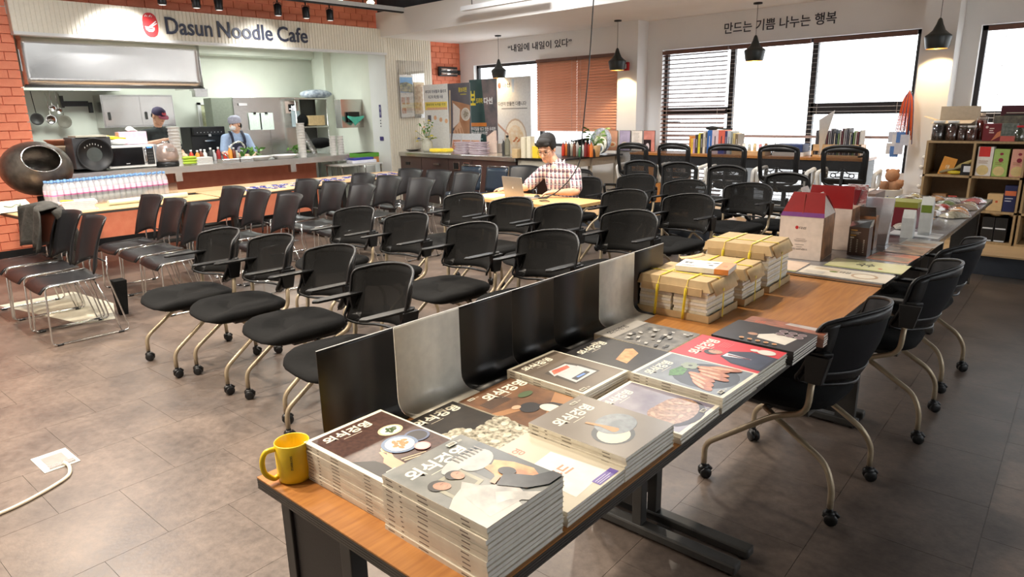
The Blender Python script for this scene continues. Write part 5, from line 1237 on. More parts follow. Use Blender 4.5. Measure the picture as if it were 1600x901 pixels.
def po3(a, w, h):
    a.c(photo('p3', (44, 74, 74), (60, 92, 90), 3)).rect(0, 0, w, h); a.c(photo('p3b', (150, 130, 130), (90, 90, 96), 4)).poly([(w*.45, h), (w, h), (w, 0), (w*.6, 0), (w*.55, h*.6)]); a.c((240, 216, 50)).t('보', w*.02, h*.72, w*.2, h*.16, .03).t('드라마', w*.24, h*.74, w*.24, h*.06, .03); a.c((246, 246, 246)).t('다선', w*.52, h*.73, w*.32, h*.075, .04)
    a.c((230, 140, 60)).rect(w*.02, h*.49, w*.6, h*.53); a.c((236, 236, 236)).t('우리밀을 넣고 만든 우리면', w*.02, h*.44, w*.9, h*.045, .03).t('국수와사리면', w*.02, h*.40, w*.6, h*.035, .03); a.c((150, 180, 180)).lines(w*.02, h*.34, w*.5, 6, h*.04, h*.018); a.c((240, 214, 196)).poly([(w*.62, h*.22), (w*.98, h*.34), (w*.9, 0), (w*.6, 0)])
def po4(a, w, h):
    a.c((206, 206, 206)).rect(0, 0, w, h); a.c((206, 70, 66)).el(w*.1, h*.92, w*.05, w*.065); a.c((50, 46, 46)).t('다선', w*.18, h*.895, w*.24, h*.05, .02); a.c((170, 190, 214)).rect(w*.46, h*.84, w*.53, h*.98); a.c((40, 40, 44)).t('다선이 만들면 다릅니다', w*.05, h*.70, w*.82, h*.045, .02); a.c((120, 120, 120)).rect(w*.15, h*.665, w*.9, h*.675)
    a.c((190, 170, 150)).el(w*.55, h*.35, w*.33, w*.42); a.c((232, 222, 206)).el(w*.55, h*.35, w*.30, w*.38); a.c(photo('soup', (226, 196, 150), (240, 226, 206), 14)).el(w*.55, h*.34, w*.24, w*.3); a.c((200, 120, 70)); [a.el(w*(.5+.03*k), h*(.32+.012*((k*5) % 4)), w*.035, w*.02, k*50, 8) for k in range(6)]; a.c((180, 140, 120)).poly([(w*.0, h*.5), (w*.02, h*.52), (w*.35, h*.4), (w*.33, h*.38)])
def P4(label, px0, px1, py, Y, zb, draw):
    a_, b_ = ony(px0, py, Y), ony(px1, py, Y); poster(label, a_.x, b_.x, zb, a_.z, Y, draw)
P4('white poster banner with a yellow text band, leftmost of four', 661, 699, 133, 8.2, .953, po1)
P4('dark grey poster banner with noodle bowls on boards and yellow title', 698, 734, 131, 8.44, 1.0, po2)
P4('dark green poster banner with a large yellow brush letter', 733, 776, 125, 8.6, .6, po3)
P4('pale grey poster banner with a bowl of soup, rightmost of four', 775, 829, 122, 8.85, .6, po4)
# things standing on the island (top .95)
IZ = .952
def V3(px, Y, z=None): return Vector((ony(px, 232, Y).x, Y, IZ if z is None else z))
def isl(px, py, z=IZ): return onz(px, py, z)
def boxon(name, label, cat, px, py, w, d, h, m, rz=0, z=IZ, grp=None, bev=.003):
    p = onz(px, py, z); t = thing(name, label, cat, p, rz, grp); MB().b(-w/2, w/2, 0, d, 0, h).build('body', m, t, bevel=bev); return t
for i, px in enumerate((677, 693)):
    for k in range(3): 
        t = boxon('yellow_packet', 'yellow printed tea box in the %s pile on the island, %s' % (('left', 'right')[i], ('bottom', 'middle', 'top')[k]), 'box', px, 237, .17, .12, .045, paint(236, 212, 70, .5), 0, IZ+.046*k, 'yellow boxes on the island')
for i, px in enumerate((713, 736)):
    for k in range(9):
        p = V3(px+4, 7.74); t = thing('leaflet', 'pink-white leaflet in the %s fanned pile on the island, %s layer from below' % (('left', 'right')[i], ['lowest', 'second', 'third', 'fourth', 'fifth', 'sixth', 'seventh', 'eighth', 'top'][k]), 'leaflet', p+Vector((0, .0, k*.021)), random.uniform(-8, 8), 'fanned leaflets on the island')
        MB().sheet(lambda a, c: ((a-.5)*.22, c*.25, .004+.012*abs(a-.5)*(1 if i else 1)), 4, 2, .014).build('sheaf', paint((206, 222)[k % 2], (186, 208)[k % 2], (196, 214)[k % 2], .7), t)
# framed menu cards on stands along island rear
for i, (px, c1_, c2_, lb) in enumerate([(637, (150, 100, 84), (230, 220, 214), 'leftmost'), (655, (190, 186, 190), (120, 90, 84), 'second'), (672, (120, 90, 80), (214, 200, 196), 'third'), (695, (176, 110, 90), (220, 220, 222), 'fourth'), (712, (180, 120, 96), (214, 216, 222), 'fifth'), (727, (186, 130, 100), (216, 218, 222), 'sixth'), (741, (190, 140, 110), (214, 216, 220), 'seventh')]):
    p = V3(px, 8.2); t = thing('menu_card', 'upright menu card with food photo at the back of the island, %s from the left' % lb, 'menu card', p, 0, 'menu cards on the island')
    MB().hexa([(-.12, 0, 0), (.12, 0, 0), (.12, .012, 0), (-.12, .012, 0), (-.12, .05, .30), (.12, .05, .30), (.12, .062, .30), (-.12, .062, .30)]).build('stand', m_white, t)
    a = Art(Matrix.Translation((-.115, -.002, .005)) @ Euler((math.atan2(.3, .05), 0, 0)).to_matrix().to_4x4()); a.c(c2_).rect(0, .0, .23, .29); a.c(photo('menu%d' % i, c1_, tuple(min(255, c+50) for c in c1_), 30)).rect(.01, .02, .22, .19); a.make('card_print', t)
# bouquet vase
p = V3(668, 7.85)
t = thing('flower_vase', 'frosted vase with yellow, blue and orange artificial flowers on the island', 'flowers', p)
MB().lathe([(.07, 0), (.1, .05), (.095, .16), (.06, .22), (.065, .24)], n=20).build('vase', paint(206, 204, 186, .4), t)
fc = [(236, 214, 80), (236, 214, 80), (70, 96, 150), (240, 160, 90), (180, 190, 90), (226, 220, 180)]
for k in range(26):
    a_, q = random.uniform(0, 6.28), random.uniform(.02, .24); z_ = random.uniform(.26, .62)*(1-.3*q/.24)
    hx, hy = q*math.cos(a_)-.04, q*math.sin(a_)*.6
    f = MB().cyl((0, 0, .2), (hx, hy, z_), .003, .003, 5).build('stem', m_green, t)
    b = MB(); r_ = random.uniform(.022, .04)
    for j in range(6): b.M = T(hx, hy, z_, 0, 0, j*60) @ T(0, 0, 0, 0, 28, 0); b.sheet(lambda u, v: (u*r_*1.3, (v-.5)*r_*(1-.7*abs(u-.5)), .01*u), 2, 2)
    b.M = None; b.ball((hx, hy, z_), r_*.35, 8, 5); b.build('flower', paint(*fc[k % 6], .7), f)
b = MB()
for k in range(30):
    a_, q, z_ = random.uniform(0, 6.28), random.uniform(.02, .2), random.uniform(.24, .5); b.M = T(q*math.cos(a_), q*math.sin(a_)*.6, z_, random.uniform(-70, 70), random.uniform(-70, 70), 0); b.sheet(lambda u, v: ((u-.5)*.07, (v-.5)*.03*(1-abs(2*u-1)), 0), 2, 2)
b.build('leaves', m_green, t)['kind'] = 'stuff'
t = thing('wire_card_rack', 'wire rack of small cards at the left end of the island', 'rack', V3(616, 7.85)); MB().tube(spline([(-.1, 0, 0), (-.14, 0, .3), (-.06, 0, .42), (.04, 0, .40)], 5), .006, 6).tube([(.08, 0, 0), (.08, .02, .38)], .006, 6).b(-.1, .1, -.005, .05, 0, .01).build('wire', m_dgrey, t)
for k in range(3): MB().b(-.07, .07, .0, .006, .08+.12*k, .17+.12*k).build('card', paint(206, 206, 214, .6), t)
t = thing('round_tray', 'shallow round glass dish on the island before the menu cards', 'dish', V3(640, 7.95)); MB().lathe([(.15, 0), (.2, .02), (.205, .03), (.15, .012)], n=24).build('body', mat('smoked_glass_dish', (.2, .18, .16), .15), t)
# dark teapot, jars, bottles toward the island's right end
t = thing('teapot', 'dark blue-green teapot on the island', 'teapot', isl(757, 236)+Vector((0, .12, 0))); MB().lathe([(.05, 0), (.09, .03), (.1, .08), (.07, .13), (.03, .15)], n=18).build('body', paint(44, 60, 70, .4), t); MB().tube(spline([(.08, 0, .06), (.15, 0, .1), (.17, 0, .13)], 4), .015, 8).build('spout', paint(140, 150, 120, .4), t)
def bottle(label, px, py, r_, h, m, cap=m_black, z=IZ, grp=None, neck=.4):
    t = thing('bottle', label, 'bottle', V3(px, 7.78 if z == IZ else 8.05+.05*(int(px) % 3), z), 0, grp); MB().lathe([(r_*.95, 0), (r_, .01), (r_, h*.68), (r_*neck, h*.84), (r_*neck, h*.92)], n=14).build('body', m, t); MB().lathe([(r_*neck*1.2, h*.9), (r_*neck*1.2, h)], n=10).build('cap', cap, t); return t
bottle('tall olive grey flask with black lid on the island', 793, 237, .045, .30, paint(120, 116, 96, .5))
bottle('slim black and silver bottle beside the olive flask', 787, 238, .028, .24, m_dgrey, m_chrome)
boxon('carton', 'grey paper box beside the slim black bottle', 'box', 779, 238, .12, .1, .14, paint(160, 150, 140, .6))
boxon('tin', 'white tin on the island near the teapot', 'tin', 771, 238, .11, .1, .13, paint(200, 196, 186, .5))
t = thing('paper_lantern', 'white angular paper standee before the green poster', 'standee', V3(767, 8.1)); MB().hexa([(-.09, 0, 0), (.09, 0, 0), (.09, .05, 0), (-.09, .05, 0), (-.09, 0, .26), (.09, .0, .36), (.09, .05, .36), (-.09, .05, .26)]).build('body', paint(240, 214, 196, .6), t)
# brown side table to the right of the island
t = thing('console_table', 'dark-topped grey console table crowded with bottles, between island and column', 'table', (-6.86, 7.46, 0), 0)
mg = mat('console_grey', col((170, 164, 150)), .5); CW = .86
MB().hexa([(0, 0, .915), (CW-.08, 0, .915), (CW+.0, 1.5, .915), (0, 1.5, .915), (0, 0, .94), (CW-.08, 0, .94), (CW, 1.5, .94), (0, 1.5, .94)]).build('top', m_black, t)
MB().b(.02, CW-.12, .02, .04, .78, .915).b(CW-.12, CW-.09, .02, 1.46, .80, .915).b(.0, .02, .02, 1.46, .8, .915).build('apron', mg, t)
for x, y in ((.04, .05), (CW-.12, .05), (.04, 1.45), (CW-.1, 1.45), (CW-.11, .8)): MB().cyl((x, y, 0), (x, y, .915), .028, .034, 8).build('leg', mg, t)
# white / yellow / kraft cartons on the console
CT = .942
def on2(px, py): return Vector((ony(px, 235, 7.95).x, 7.95, CT))
for i, (px, w, h, m, lb) in enumerate([(804, .10, .13, m_kraft, 'small brown carton at the island end'), (817, .07, .30, paint(226, 216, 190, .5), 'tall cream carton with black print, left of two'), (826, .07, .31, paint(228, 220, 196, .5), 'tall cream carton with black print, right of two'), (836, .12, .17, paint(240, 205, 60, .5), 'left yellow noodle carton beside the cream cartons'), (845, .12, .17, paint(238, 200, 50, .5), 'right yellow noodle carton behind the man')]):
    boxon('carton', lb, 'box', px, 247, w, .1, h, m, 0, CT)
random.seed(5)
bc = [(200, 60, 40), (220, 120, 50), (60, 50, 44), (226, 222, 210), (110, 60, 40), (200, 196, 190), (60, 110, 70), (230, 226, 220), (120, 40, 40)]
for k in range(12):
    px = 880+k*4.4; c = bc[k % 9]
    bottle('small sauce bottle with %s label on the console table, number '+str(k+1)+' from the man' if 0 else ('second ' if k > 8 else '')+'small %s-labelled sauce bottle on the console table' % ['red', 'orange', 'dark', 'white', 'brown', 'grey', 'green', 'cream', 'wine'][k % 9], px, 243-(k % 2)*3-k*.25, .026, random.uniform(.16, .24), paint(*c, .3), (m_wplast, m_black)[k % 2], CT, 'sauce bottles on the console table')
t = thing('potted_plant', 'bright green leafy plant in a wooden pot on the console table', 'plant', on2(917, 238)+Vector((0, .2, 0)))
MB().lathe([(.06, 0), (.085, .15), (.08, .16)], n=16).build('pot', paint(206, 170, 120, .6), t)
for k in range(18):
    a_, q, z_ = k*2.4, .04+.012*k*.5, .2+.012*k; f = MB().cyl((0, 0, .14), (q*math.cos(a_), q*math.sin(a_), z_), .003, .003, 5); f.M = T(q*math.cos(a_), q*math.sin(a_), z_, 25, 0, math.degrees(a_)); f.sheet(lambda u, v: ((u)*.09, (v-.5)*.07*(1-(2*u-1)**2), .01*math.sin(u*3)), 4, 3); f.build('leaf', m_green, t)
t = thing('black_cloth', 'black folded cloth cap standing behind the man on the console table', 'hat', (-6.30, 8.3, CT), -10)
MB().hexa([(-.06, -.05, .0), (.06, -.05, .0), (.06, .05, .0), (-.06, .05, .0), (-.13, -.08, .22), (.11, -.06, .26), (.11, .06, .26), (-.13, .06, .22)]).build('body', m_fabric, t, bevel=.01)
# stacked decorative plates on a stand
p = Vector((-6.22, 8.55, CT))
for i, (dx, z_, r_, c1_, c2_, lb) in enumerate([(0, .19, .20, (130, 136, 150), (206, 204, 190), 'large blue-rimmed plate on a stand beside the column'), (.02, .14, .13, (200, 200, 180), (130, 136, 90), 'green landscape plate leaning before the large plate'), (.05, .09, .085, (226, 224, 200), (130, 150, 160), 'small oval cream plate in front of the plate group')]):
    t = thing('display_plate', lb, 'plate', p+Vector((dx, .12-.05*i, z_+(0.01 if i == 0 else 0)))); b = MB(); b.M = T(0, 0, 0, 78, 0, 0); b.lathe([(.001, -.01), (r_*.6, -.012), (r_, .0), (r_, .006), (r_*.6, -.004), (.001, -.003)], n=28, cap=False); b.build('plate', photo('rim%d' % i, c1_, tuple(min(255, c+60) for c in c1_), 40), t)
    b = MB(); b.M = T(0, -.001, 0, 78, 0, 0); b.disc(0, 0, r_*.62, r_*.62, .0045); b.build('painted_centre', photo('centre%d' % i, c2_, tuple(max(0, c-60) for c in c2_), 30), t)
# ================================================================ window desk with books
DZ = .98
t = thing('window_desk', 'long wooden desk along the window behind the white armed chairs', 'desk', (0, 0, 0))
MB().b(-5.72, -2.45, 8.72, 9.19, DZ-.03, DZ).build('top', m_wood, t); MB().b(-5.72, -2.45, 8.74, 8.76, DZ-.16, DZ-.03).build('apron', mat('desk_apron', (.008, .010, .014), .5), t)
MB().b(-5.70, -4.95, 8.75, 9.2, .2, DZ-.03).build('drawer_unit', m_wood, t)
for x in (-4.0, -3.1, -2.5): MB().b(x-.025, x+.025, 8.78, 9.2, .2, DZ-.03).build('leg', m_dgrey, t)
def dk(px, py, z=DZ): return onz(px, py, z)
for i, (px, a1, lb) in enumerate([(1021, (206, 150, 120), 'leftmost, with a bowl of porridge'), (1044, (170, 160, 190), 'second, with a bowl on grey cloth'), (1066, (226, 220, 214), 'third, mostly text'), (1088, (200, 130, 120), 'fourth, pink above and dark below')]):
    p = dk(px, 229); t = thing('menu_card', 'upright menu card on the window desk, %s' % lb, 'menu card', (p.x, 9.0, DZ+.0)); MB().b(-.1, .1, 0, .01, 0, .31).build('frame', m_dgrey, t)
    a = Art(T(-.095, -.001, .005, 90, 0, 0)); a.c(photo('mc%d' % i, a1, tuple(min(255, c+30) for c in a1), 10)).rect(0, 0, .19, .30)
    if i in (0, 1): bowl(a, .095, .09, .07, (236, 224, 206), (240, 214, 160), (206, 120, 70), .6)
    if i == 2: a.c((110, 110, 110)).lines(.03, .26, .12, 8, .02, .003); a.c((210, 90, 80)).rect(.09, .03, .16, .05)
    if i == 3: a.c((40, 30, 36)).rect(0, 0, .13, .17); a.c((230, 220, 226)).el(.07, .07, .03, .05)
    a.make('card_print', t)
bx = -4.86; random.seed(3)
bks = [(.03, .24, (230, 150, 60), 'orange'), (.035, .20, (240, 200, 70), 'yellow'), (.03, .20, (200, 170, 200), 'lilac'), (.045, .26, (60, 50, 60), 'dark'), (.035, .28, (220, 216, 60), 'lime yellow'), (.04, .27, (60, 60, 60), 'black'), (.035, .3, (226, 222, 206), 'cream'), (.03, .29, (90, 90, 90), 'grey'), (.07, .32, (50, 110, 190), 'blue, broad'), (.095, .32, (220, 206, 216), 'pale pink, broadest'), (.095, .32, (226, 110, 90), 'coral, with a blue foot'), (.035, .31, (60, 60, 110), 'navy'), (.05, .31, (190, 200, 210), 'pale blue'), (.03, .3, (150, 160, 160), 'grey green'), (.035, .28, (206, 190, 130), 'sand'), (.04, .27, (120, 110, 90), 'brown')]
for w, h, c, nm in bks:
    t = thing('book', 'upright %s book in the row on the window desk' % nm, 'book', (bx, 8.93, DZ), 0, 'books on the window desk')
    MB().b(0, w-.002, 0, .2, 0, h).build('cover', paint(*c, .5), t); MB().b(.003, w-.005, .004, .199, h-.001, h+.0005).build('pages', m_paper, t)
    a = Art(T(.0, -.0006, 0, 90, 0, 0)); a.c((60, 60, 66) if sum(c) > 400 else (220, 220, 220)).rect(w*.4, h*.3, w*.55, h*.75)
    if 'coral' in nm: a.c((70, 80, 170)).rect(0, 0, w-.002, h*.3)
    a.make('spine_print', t); bx += w
t = thing('black_camera_strap', 'black pouch lying on top of the upright books', 'pouch', (-4.55, 9.0, DZ+.325)); MB().ball((0, 0, .02), (.1, .06, .03), 12, 6).tube(spline([(.05, 0, .02), (.18, .01, .01), (.3, 0, .01)], 4), .012, 6).build('body', m_black, t)
# magazine rack, tray, small things on the desk
p0 = dk(1303, 240); 
t = thing('magazine_rack', 'wooden rack full of thin upright magazines on the window desk', 'rack', (-3.16, 8.95, DZ)); MB().b(0, .58, 0, .02, .07, .15).b(0, .58, .2, .22, 0, .15).b(0, .02, 0, .22, 0, .15).b(.56, .58, 0, .22, 0, .15).b(0, .58, 0, .22, 0, .02).build('frame', m_lwood, t)
rc = [(150, 150, 160), (90, 90, 100), (200, 196, 186), (60, 70, 90), (130, 160, 110), (210, 206, 200), (110, 60, 70), (176, 176, 176)]
for k in range(24):
    t = thing('magazine', '%s thin magazine in the %s part of the wooden rack' % (['grey', 'slate', 'cream', 'navy', 'green', 'white', 'maroon', 'silver'][k % 8], ('left', 'middle', 'right')[k//8]), 'magazine', (-3.13+k*.0225, 8.98, DZ+.021), random.uniform(-4, 4), 'thin magazines in the rack'); h = random.uniform(.26, .33)
    MB().b(0, .010, 0, .17, 0, h).build('sheets', paint(*rc[k % 8], .6), t)
t = thing('desk_divider', 'tall thin white panel standing in the magazine rack', 'panel', (-3.05, 8.96, DZ+.0)); MB().hexa([(0, -.02, 0), (.006, -.02, 0), (.006, -.015, 0), (0, -.015, 0), (0, -.14, .45), (.11, .05, .56), (.112, .06, .56), (.002, -.13, .45)]).build('sheet', m_wplast, t)
t = thing('file_box', 'blue file box on the window desk left of the magazine rack', 'box', (-3.62, 8.86, DZ)); MB().b(0, .4, 0, .25, 0, .05).build('papers', m_wplast, t); MB().b(.02, .38, .01, .24, .05, .15).build('box', paint(50, 70, 120, .5), t, bevel=.01)
t = thing('wooden_tray', 'long wooden tray of small jars on the window desk', 'tray', (-4.15, 8.80, DZ)); MB().b(0, .46, 0, .2, 0, .055).build('body', m_lwood, t, bevel=.003)
for k in range(6): 
    t = thing('small_jar', 'small %s jar on the wooden desk tray' % ['red-capped', 'white', 'clear', 'cream', 'pink', 'brown'][k], 'jar', (-4.10+k*.075, 8.9, DZ+.056), group='jars on the desk tray'); h = random.uniform(.04, .09); MB().lathe([(.022, 0), (.022, h)], n=10).build('body', paint(*[(200, 70, 90), (230, 230, 230), (190, 200, 200), (230, 214, 170), (226, 150, 160), (160, 110, 70)][k], .4), t)
    MB().lathe([(.018, h), (.018, h+.012)], n=10).build('lid', m_wplast, t)
t = thing('phone_stand', 'small black folding phone stand on the window desk', 'stand', (-3.72, 9.0, DZ+.0)); MB().tube([(0, 0, 0), (-.05, 0, .16)], .006).tube([(.03, 0, 0), (.08, 0, .16)], .006).b(-.04, .08, -.03, .03, 0, .01).build('frame', m_black, t)
# ================================================================ gift boxes, leaflets and packets on the glossy tables
GZ = .751
t = thing('gift_box', 'white gable gift box with red top flap, nearest on the glossy table', 'box', (-1.500, 3.86, GZ), 6)
W_, D_, H_ = .235, .27, .245
m_card = paint(222, 206, 194, .6); m_cardr = mat('red_card', col((146, 28, 30)), .4); m_photo = mat('dark_food_print', col((64, 42, 34)), .35, col2=col((170, 120, 84)), vs=13)
MB().b(0, W_, 0, .002, 0, H_).b(0, W_, D_-.002, D_, 0, H_).b(0, W_, 0, D_, 0, .002).b(0, .002, 0, D_, 0, H_).build('body', m_card, t)
MB().b(W_-.002, W_, 0, D_, 0, H_).build('photo_side', m_photo, t)
MB().hexa([(0, -.001, H_), (W_, -.001, H_), (W_, .002, H_), (0, .002, H_), (.055, .028, H_+.135), (W_-.012, .028, H_+.135), (W_-.012, .031, H_+.135), (.055, .031, H_+.135)]).build('front_flap', m_cardr, t)
MB().hexa([(0, .0-.0015, H_), (W_, -.0015, H_), (W_, .001, H_), (0, .001, H_), (.009, .0032, H_+.024), (W_-.002, .0032, H_+.024), (W_-.002, .0045, H_+.024), (.009, .0045, H_+.024)]).build('violet_band', paint(120, 60, 130, .4), t)
MB().hexa([(W_*.5, .0, H_+.006), (W_*.5+.004, .0, H_+.006), (W_*.5+.004, .02, H_+.006), (W_*.5, .02, H_+.006), (W_*.5, .02, H_+.125), (W_*.5+.004, .02, H_+.125), (W_*.5+.004, .0265, H_+.125), (W_*.5, .0265, H_+.125)]).build('fold_tab', mat('red_card_edge', col((150, 50, 40)), .5), t)
MB().hexa([(W_-.002, D_*.1, H_), (W_, D_*.1, H_), (W_, D_, H_), (W_-.002, D_, H_), (W_-.07, D_*.25, H_+.12), (W_-.068, D_*.25, H_+.12), (W_-.068, D_*.85, H_+.12), (W_-.07, D_*.85, H_+.12)]).build('side_flap', m_card, t)
MB().hexa([(0, D_-.002, H_), (W_, D_-.002, H_), (W_, D_, H_), (0, D_, H_), (.04, D_-.03, H_+.10), (W_-.04, D_-.03, H_+.10), (W_-.04, D_-.028, H_+.10), (.04, D_-.028, H_+.10)]).build('rear_flap', m_cardr, t)
a = Art(T(0, -.0004, 0, 90, 0, 0)); a.c(m_red).el(.095, .183, .009, .010); a.c((60, 56, 56)).t('다선', .108, .175, .036, .014, .02).rect(.095, .118, .145, .1195).rect(.085, .110, .155, .1115).rect(.088, .104, .15, .1055).t('031-637-0311', .075, .055, .082, .010, .01).rect(.09, .085, .14, .087).t('대표번호', .1, .07, .03, .006, 0)
a.make('box_print', t)
t = thing('gift_box', 'second red and white gable gift box, standing behind the first', 'box', (-1.50, 4.26, GZ), 4)
MB().b(0, .26, 0, .002, 0, .25).b(0, .26, .20, .202, 0, .25).b(0, .002, 0, .2, 0, .25).b(0, .26, 0, .2, 0, .002).build('body', m_card, t); MB().b(.258, .26, 0, .2, 0, .25).build('photo_side', m_photo, t)
MB().hexa([(0, .0, .25), (.26, .0, .25), (.26, .003, .25), (0, .003, .25), (.02, .0, .385), (.26, .0, .385), (.26, .003, .385), (.02, .003, .385)]).build('back_flap', m_cardr, t)
MB().hexa([(-.002, 0, .25), (0, 0, .25), (0, .2, .25), (-.002, .2, .25), (-.05, .02, .36), (-.048, .02, .36), (-.048, .16, .36), (-.05, .16, .36)]).build('side_flap', m_card, t)
t = thing('carton', 'small dark brown printed carton right of the first gift box', 'box', (-1.215, 4.17, GZ), 4)
MB().b(0, .105, 0, .10, 0, .165).build('body', mat('brown_carton', col((70, 46, 38)), .4), t); MB().hexa([(0, 0, .165), (.105, 0, .165), (.105, .1, .165), (0, .1, .165), (.0, .06, .19), (.105, .06, .20), (.105, .12, .20), (.0, .12, .19)]).build('lid_flap', m_steel, t)
a = Art(T(0, -.0004, 0, 90, 0, 0)); a.c((206, 150, 60)).rect(.01, .145, .045, .15).rect(.01, .115, .04, .12); a.c((206, 196, 180)).rect(.01, .10, .03, .108); [a.rect(x, .02+k*.010, x+.008, .024+k*.010) for k in range(8) for x in (.012, .045, .08)]; a.lines(.01, .135, .06, 2, .008, .002); a.make('carton_print', t)
t = thing('carton', 'brown open carton with silver lining behind the small brown one', 'box', (-1.23, 4.40, GZ), 2)
MB().b(0, .09, 0, .08, 0, .20).build('body', m_photo, t); MB().b(-.002, .0, 0, .08, 0, .26).hexa([(0, 0, .2), (.09, 0, .2), (.09, .003, .2), (0, .003, .2), (0, -.03, .26), (.09, -.03, .26), (.09, -.028, .26), (0, -.028, .26)]).build('foil_flap', m_steel, t)
t = thing('pouch', 'tall translucent silver stand-up pouch behind the cartons', 'pouch', (-1.21, 4.62, GZ)); MB().hexa([(-.07, -.03, 0), (.09, -.03, 0), (.09, .03, 0), (-.07, .03, 0), (-.09, -.003, .29), (.11, -.003, .29), (.11, .003, .29), (-.09, .003, .29)]).build('body', mat('silver_film', (.6, .6, .63), .25, .5), t)
t = thing('pouch', 'red-windowed foil pouch standing by the second gift box', 'pouch', (-1.30, 4.55, GZ)); MB().hexa([(-.05, -.03, 0), (.05, -.03, 0), (.05, .03, 0), (-.05, .03, 0), (-.06, -.003, .37), (.06, -.003, .37), (.06, .003, .37), (-.06, .003, .37)]).build('body', mat('silver_foil', (.75, .75, .77), .2, .9, bump=.5, bs=30), t)
MB().add([(-.03, -.0302, .34), (.03, -.0302, .34), (0, -.034, .22)], [(0, 1, 2)]).add([(-.03, -.028, .34), (.03, -.028, .34), (0, -.032, .22)], [(0, 1, 2)]).build('red_window', paint(110, 20, 30, .4), t)
t = thing('carton', 'grey-brown shipping box with white vertical lettering, behind the gift boxes', 'box', (-1.62, 4.78, GZ), 2)
MB().b(0, .36, 0, .25, 0, .29).build('body', paint(120, 96, 84, .6), t, bevel=.003); MB().b(-.002, .30, .0, .25, .290, .296).build('lid', m_card, t)
a = Art(Matrix(((0, -1, 0, .335), (0, 0, -1, -.0006), (1, 0, 0, .10), (0, 0, 0, 1)))); a.c((236, 232, 226)).t('.com', 0, 0, .15, .055, .02); a.make('lettering', t)
for i, (x, y, h, lb) in enumerate([(-1.12, 4.92, .13, 'pale grey standing leaflet holder among the packets'), (-1.06, 5.1, .20, 'tall white milk-style carton with green top')]):
    t = thing('carton', lb, 'box', (x, y, GZ), 5); MB().b(0, .07, 0, .09, 0, h).hexa([(0, 0, h), (.07, 0, h), (.07, .09, h), (0, .09, h), (.0, .04, h+.05), (.07, .04, h+.05), (.07, .05, h+.05), (0, .05, h+.05)]).build('body', paint(200, 202, 200, .4), t)
    if i: MB().b(.005, .065, -.002, 0, h*.75, h).build('green_print', paint(110, 130, 40, .5), t)
t = thing('carton', 'olive and dark red low boxes at the far edge of the glossy table', 'box', (-1.55, 5.35, GZ), 0); MB().b(0, .42, 0, .22, 0, .14).build('red_box', paint(110, 24, 36, .5), t); MB().b(0, .42, 0, .22, .141, .18).build('olive_box', paint(130, 130, 44, .5), t)
# leaflets and placemats lying flat
def leaflet(label, x, y, w, d, rz, base, fn=None, z=GZ):
    t = thing('placemat', label, 'placemat', (x, y, z), rz, 'printed placemats and leaflets')
    MB().b(0, w, 0, d, 0, .0012).build('sheet', m_paper, t); a = Art(T(0, 0, .0014)); a.c(base).rect(0, 0, w, d)
    if fn: fn(a, w, d)
    a.make('print', t)
def pm1(a, w, h):
    a.c((196, 150, 60)).lines(w*.1, h*.8, w*.3, 3, h*.07, h*.02); a.c((110, 130, 60)).el(w*.35, h*.55, w*.05, h*.09); a.c((60, 54, 50)).t('다선', w*.42, h*.5, w*.12, h*.2, .02); a.c((190, 160, 130)).el(w*.72, h*.45, w*.15, h*.28); a.c((236, 226, 206)).el(w*.72, h*.45, w*.12, h*.22); a.c((206, 200, 190)).rect(w*.05, h*.1, w*.28, h*.4)
def pm2(a, w, h): a.c((60, 56, 50)).t('국수', w*.35, h*.35, w*.25, h*.35, .03); a.c((200, 80, 60)).el(w*.7, h*.3, w*.03, w*.03); a.c((150, 160, 70)).rect(0, 0, w, h*.06)
def pm3(a, w, h): a.c(photo('pm3', (120, 90, 70), (200, 170, 140), 10)).rect(w*.05, h*.1, w*.95, h*.6); a.c((60, 50, 40)).lines(w*.1, h*.8, w*.4, 2, h*.08, h*.02)
leaflet('cream placemat with a bowl drawing at the front edge of the glossy table', -1.27, 3.56, .42, .20, 1, photo('mat_cream', (226, 216, 198), (236, 228, 212), 8), pm1)
leaflet('brownish placemat with black writing between bundles and glossy table front', -1.56, 3.54, .28, .26, 3, photo('mat_tan', (216, 190, 168), (230, 208, 188), 8), pm2)
leaflet('pale green placemat with dark brush writing before the small brown carton', -1.22, 3.80, .38, .24, 2, photo('mat_green', (216, 214, 160), (226, 222, 178), 8), pm2)
leaflet('food photo leaflet with orange border in the middle of the glossy table', -1.10, 4.12, .22, .24, -2, photo('mat_orange', (200, 110, 80), (226, 150, 110), 8), pm3)
leaflet('brown and cream leaflet behind the orange-bordered one', -1.08, 4.38, .21, .26, 2, photo('mat_brown', (160, 120, 96), (190, 150, 120), 8), pm3)
leaflet('grey food photo leaflet beyond the brown one', -1.07, 4.66, .20, .25, -1, photo('mat_grey', (150, 150, 146), (190, 186, 180), 8), pm3)
leaflet('white edged leaflet across the table before the packets', -1.22, 5.00, .30, .20, 1, photo('mat_white', (196, 198, 200), (214, 214, 214), 8), None)
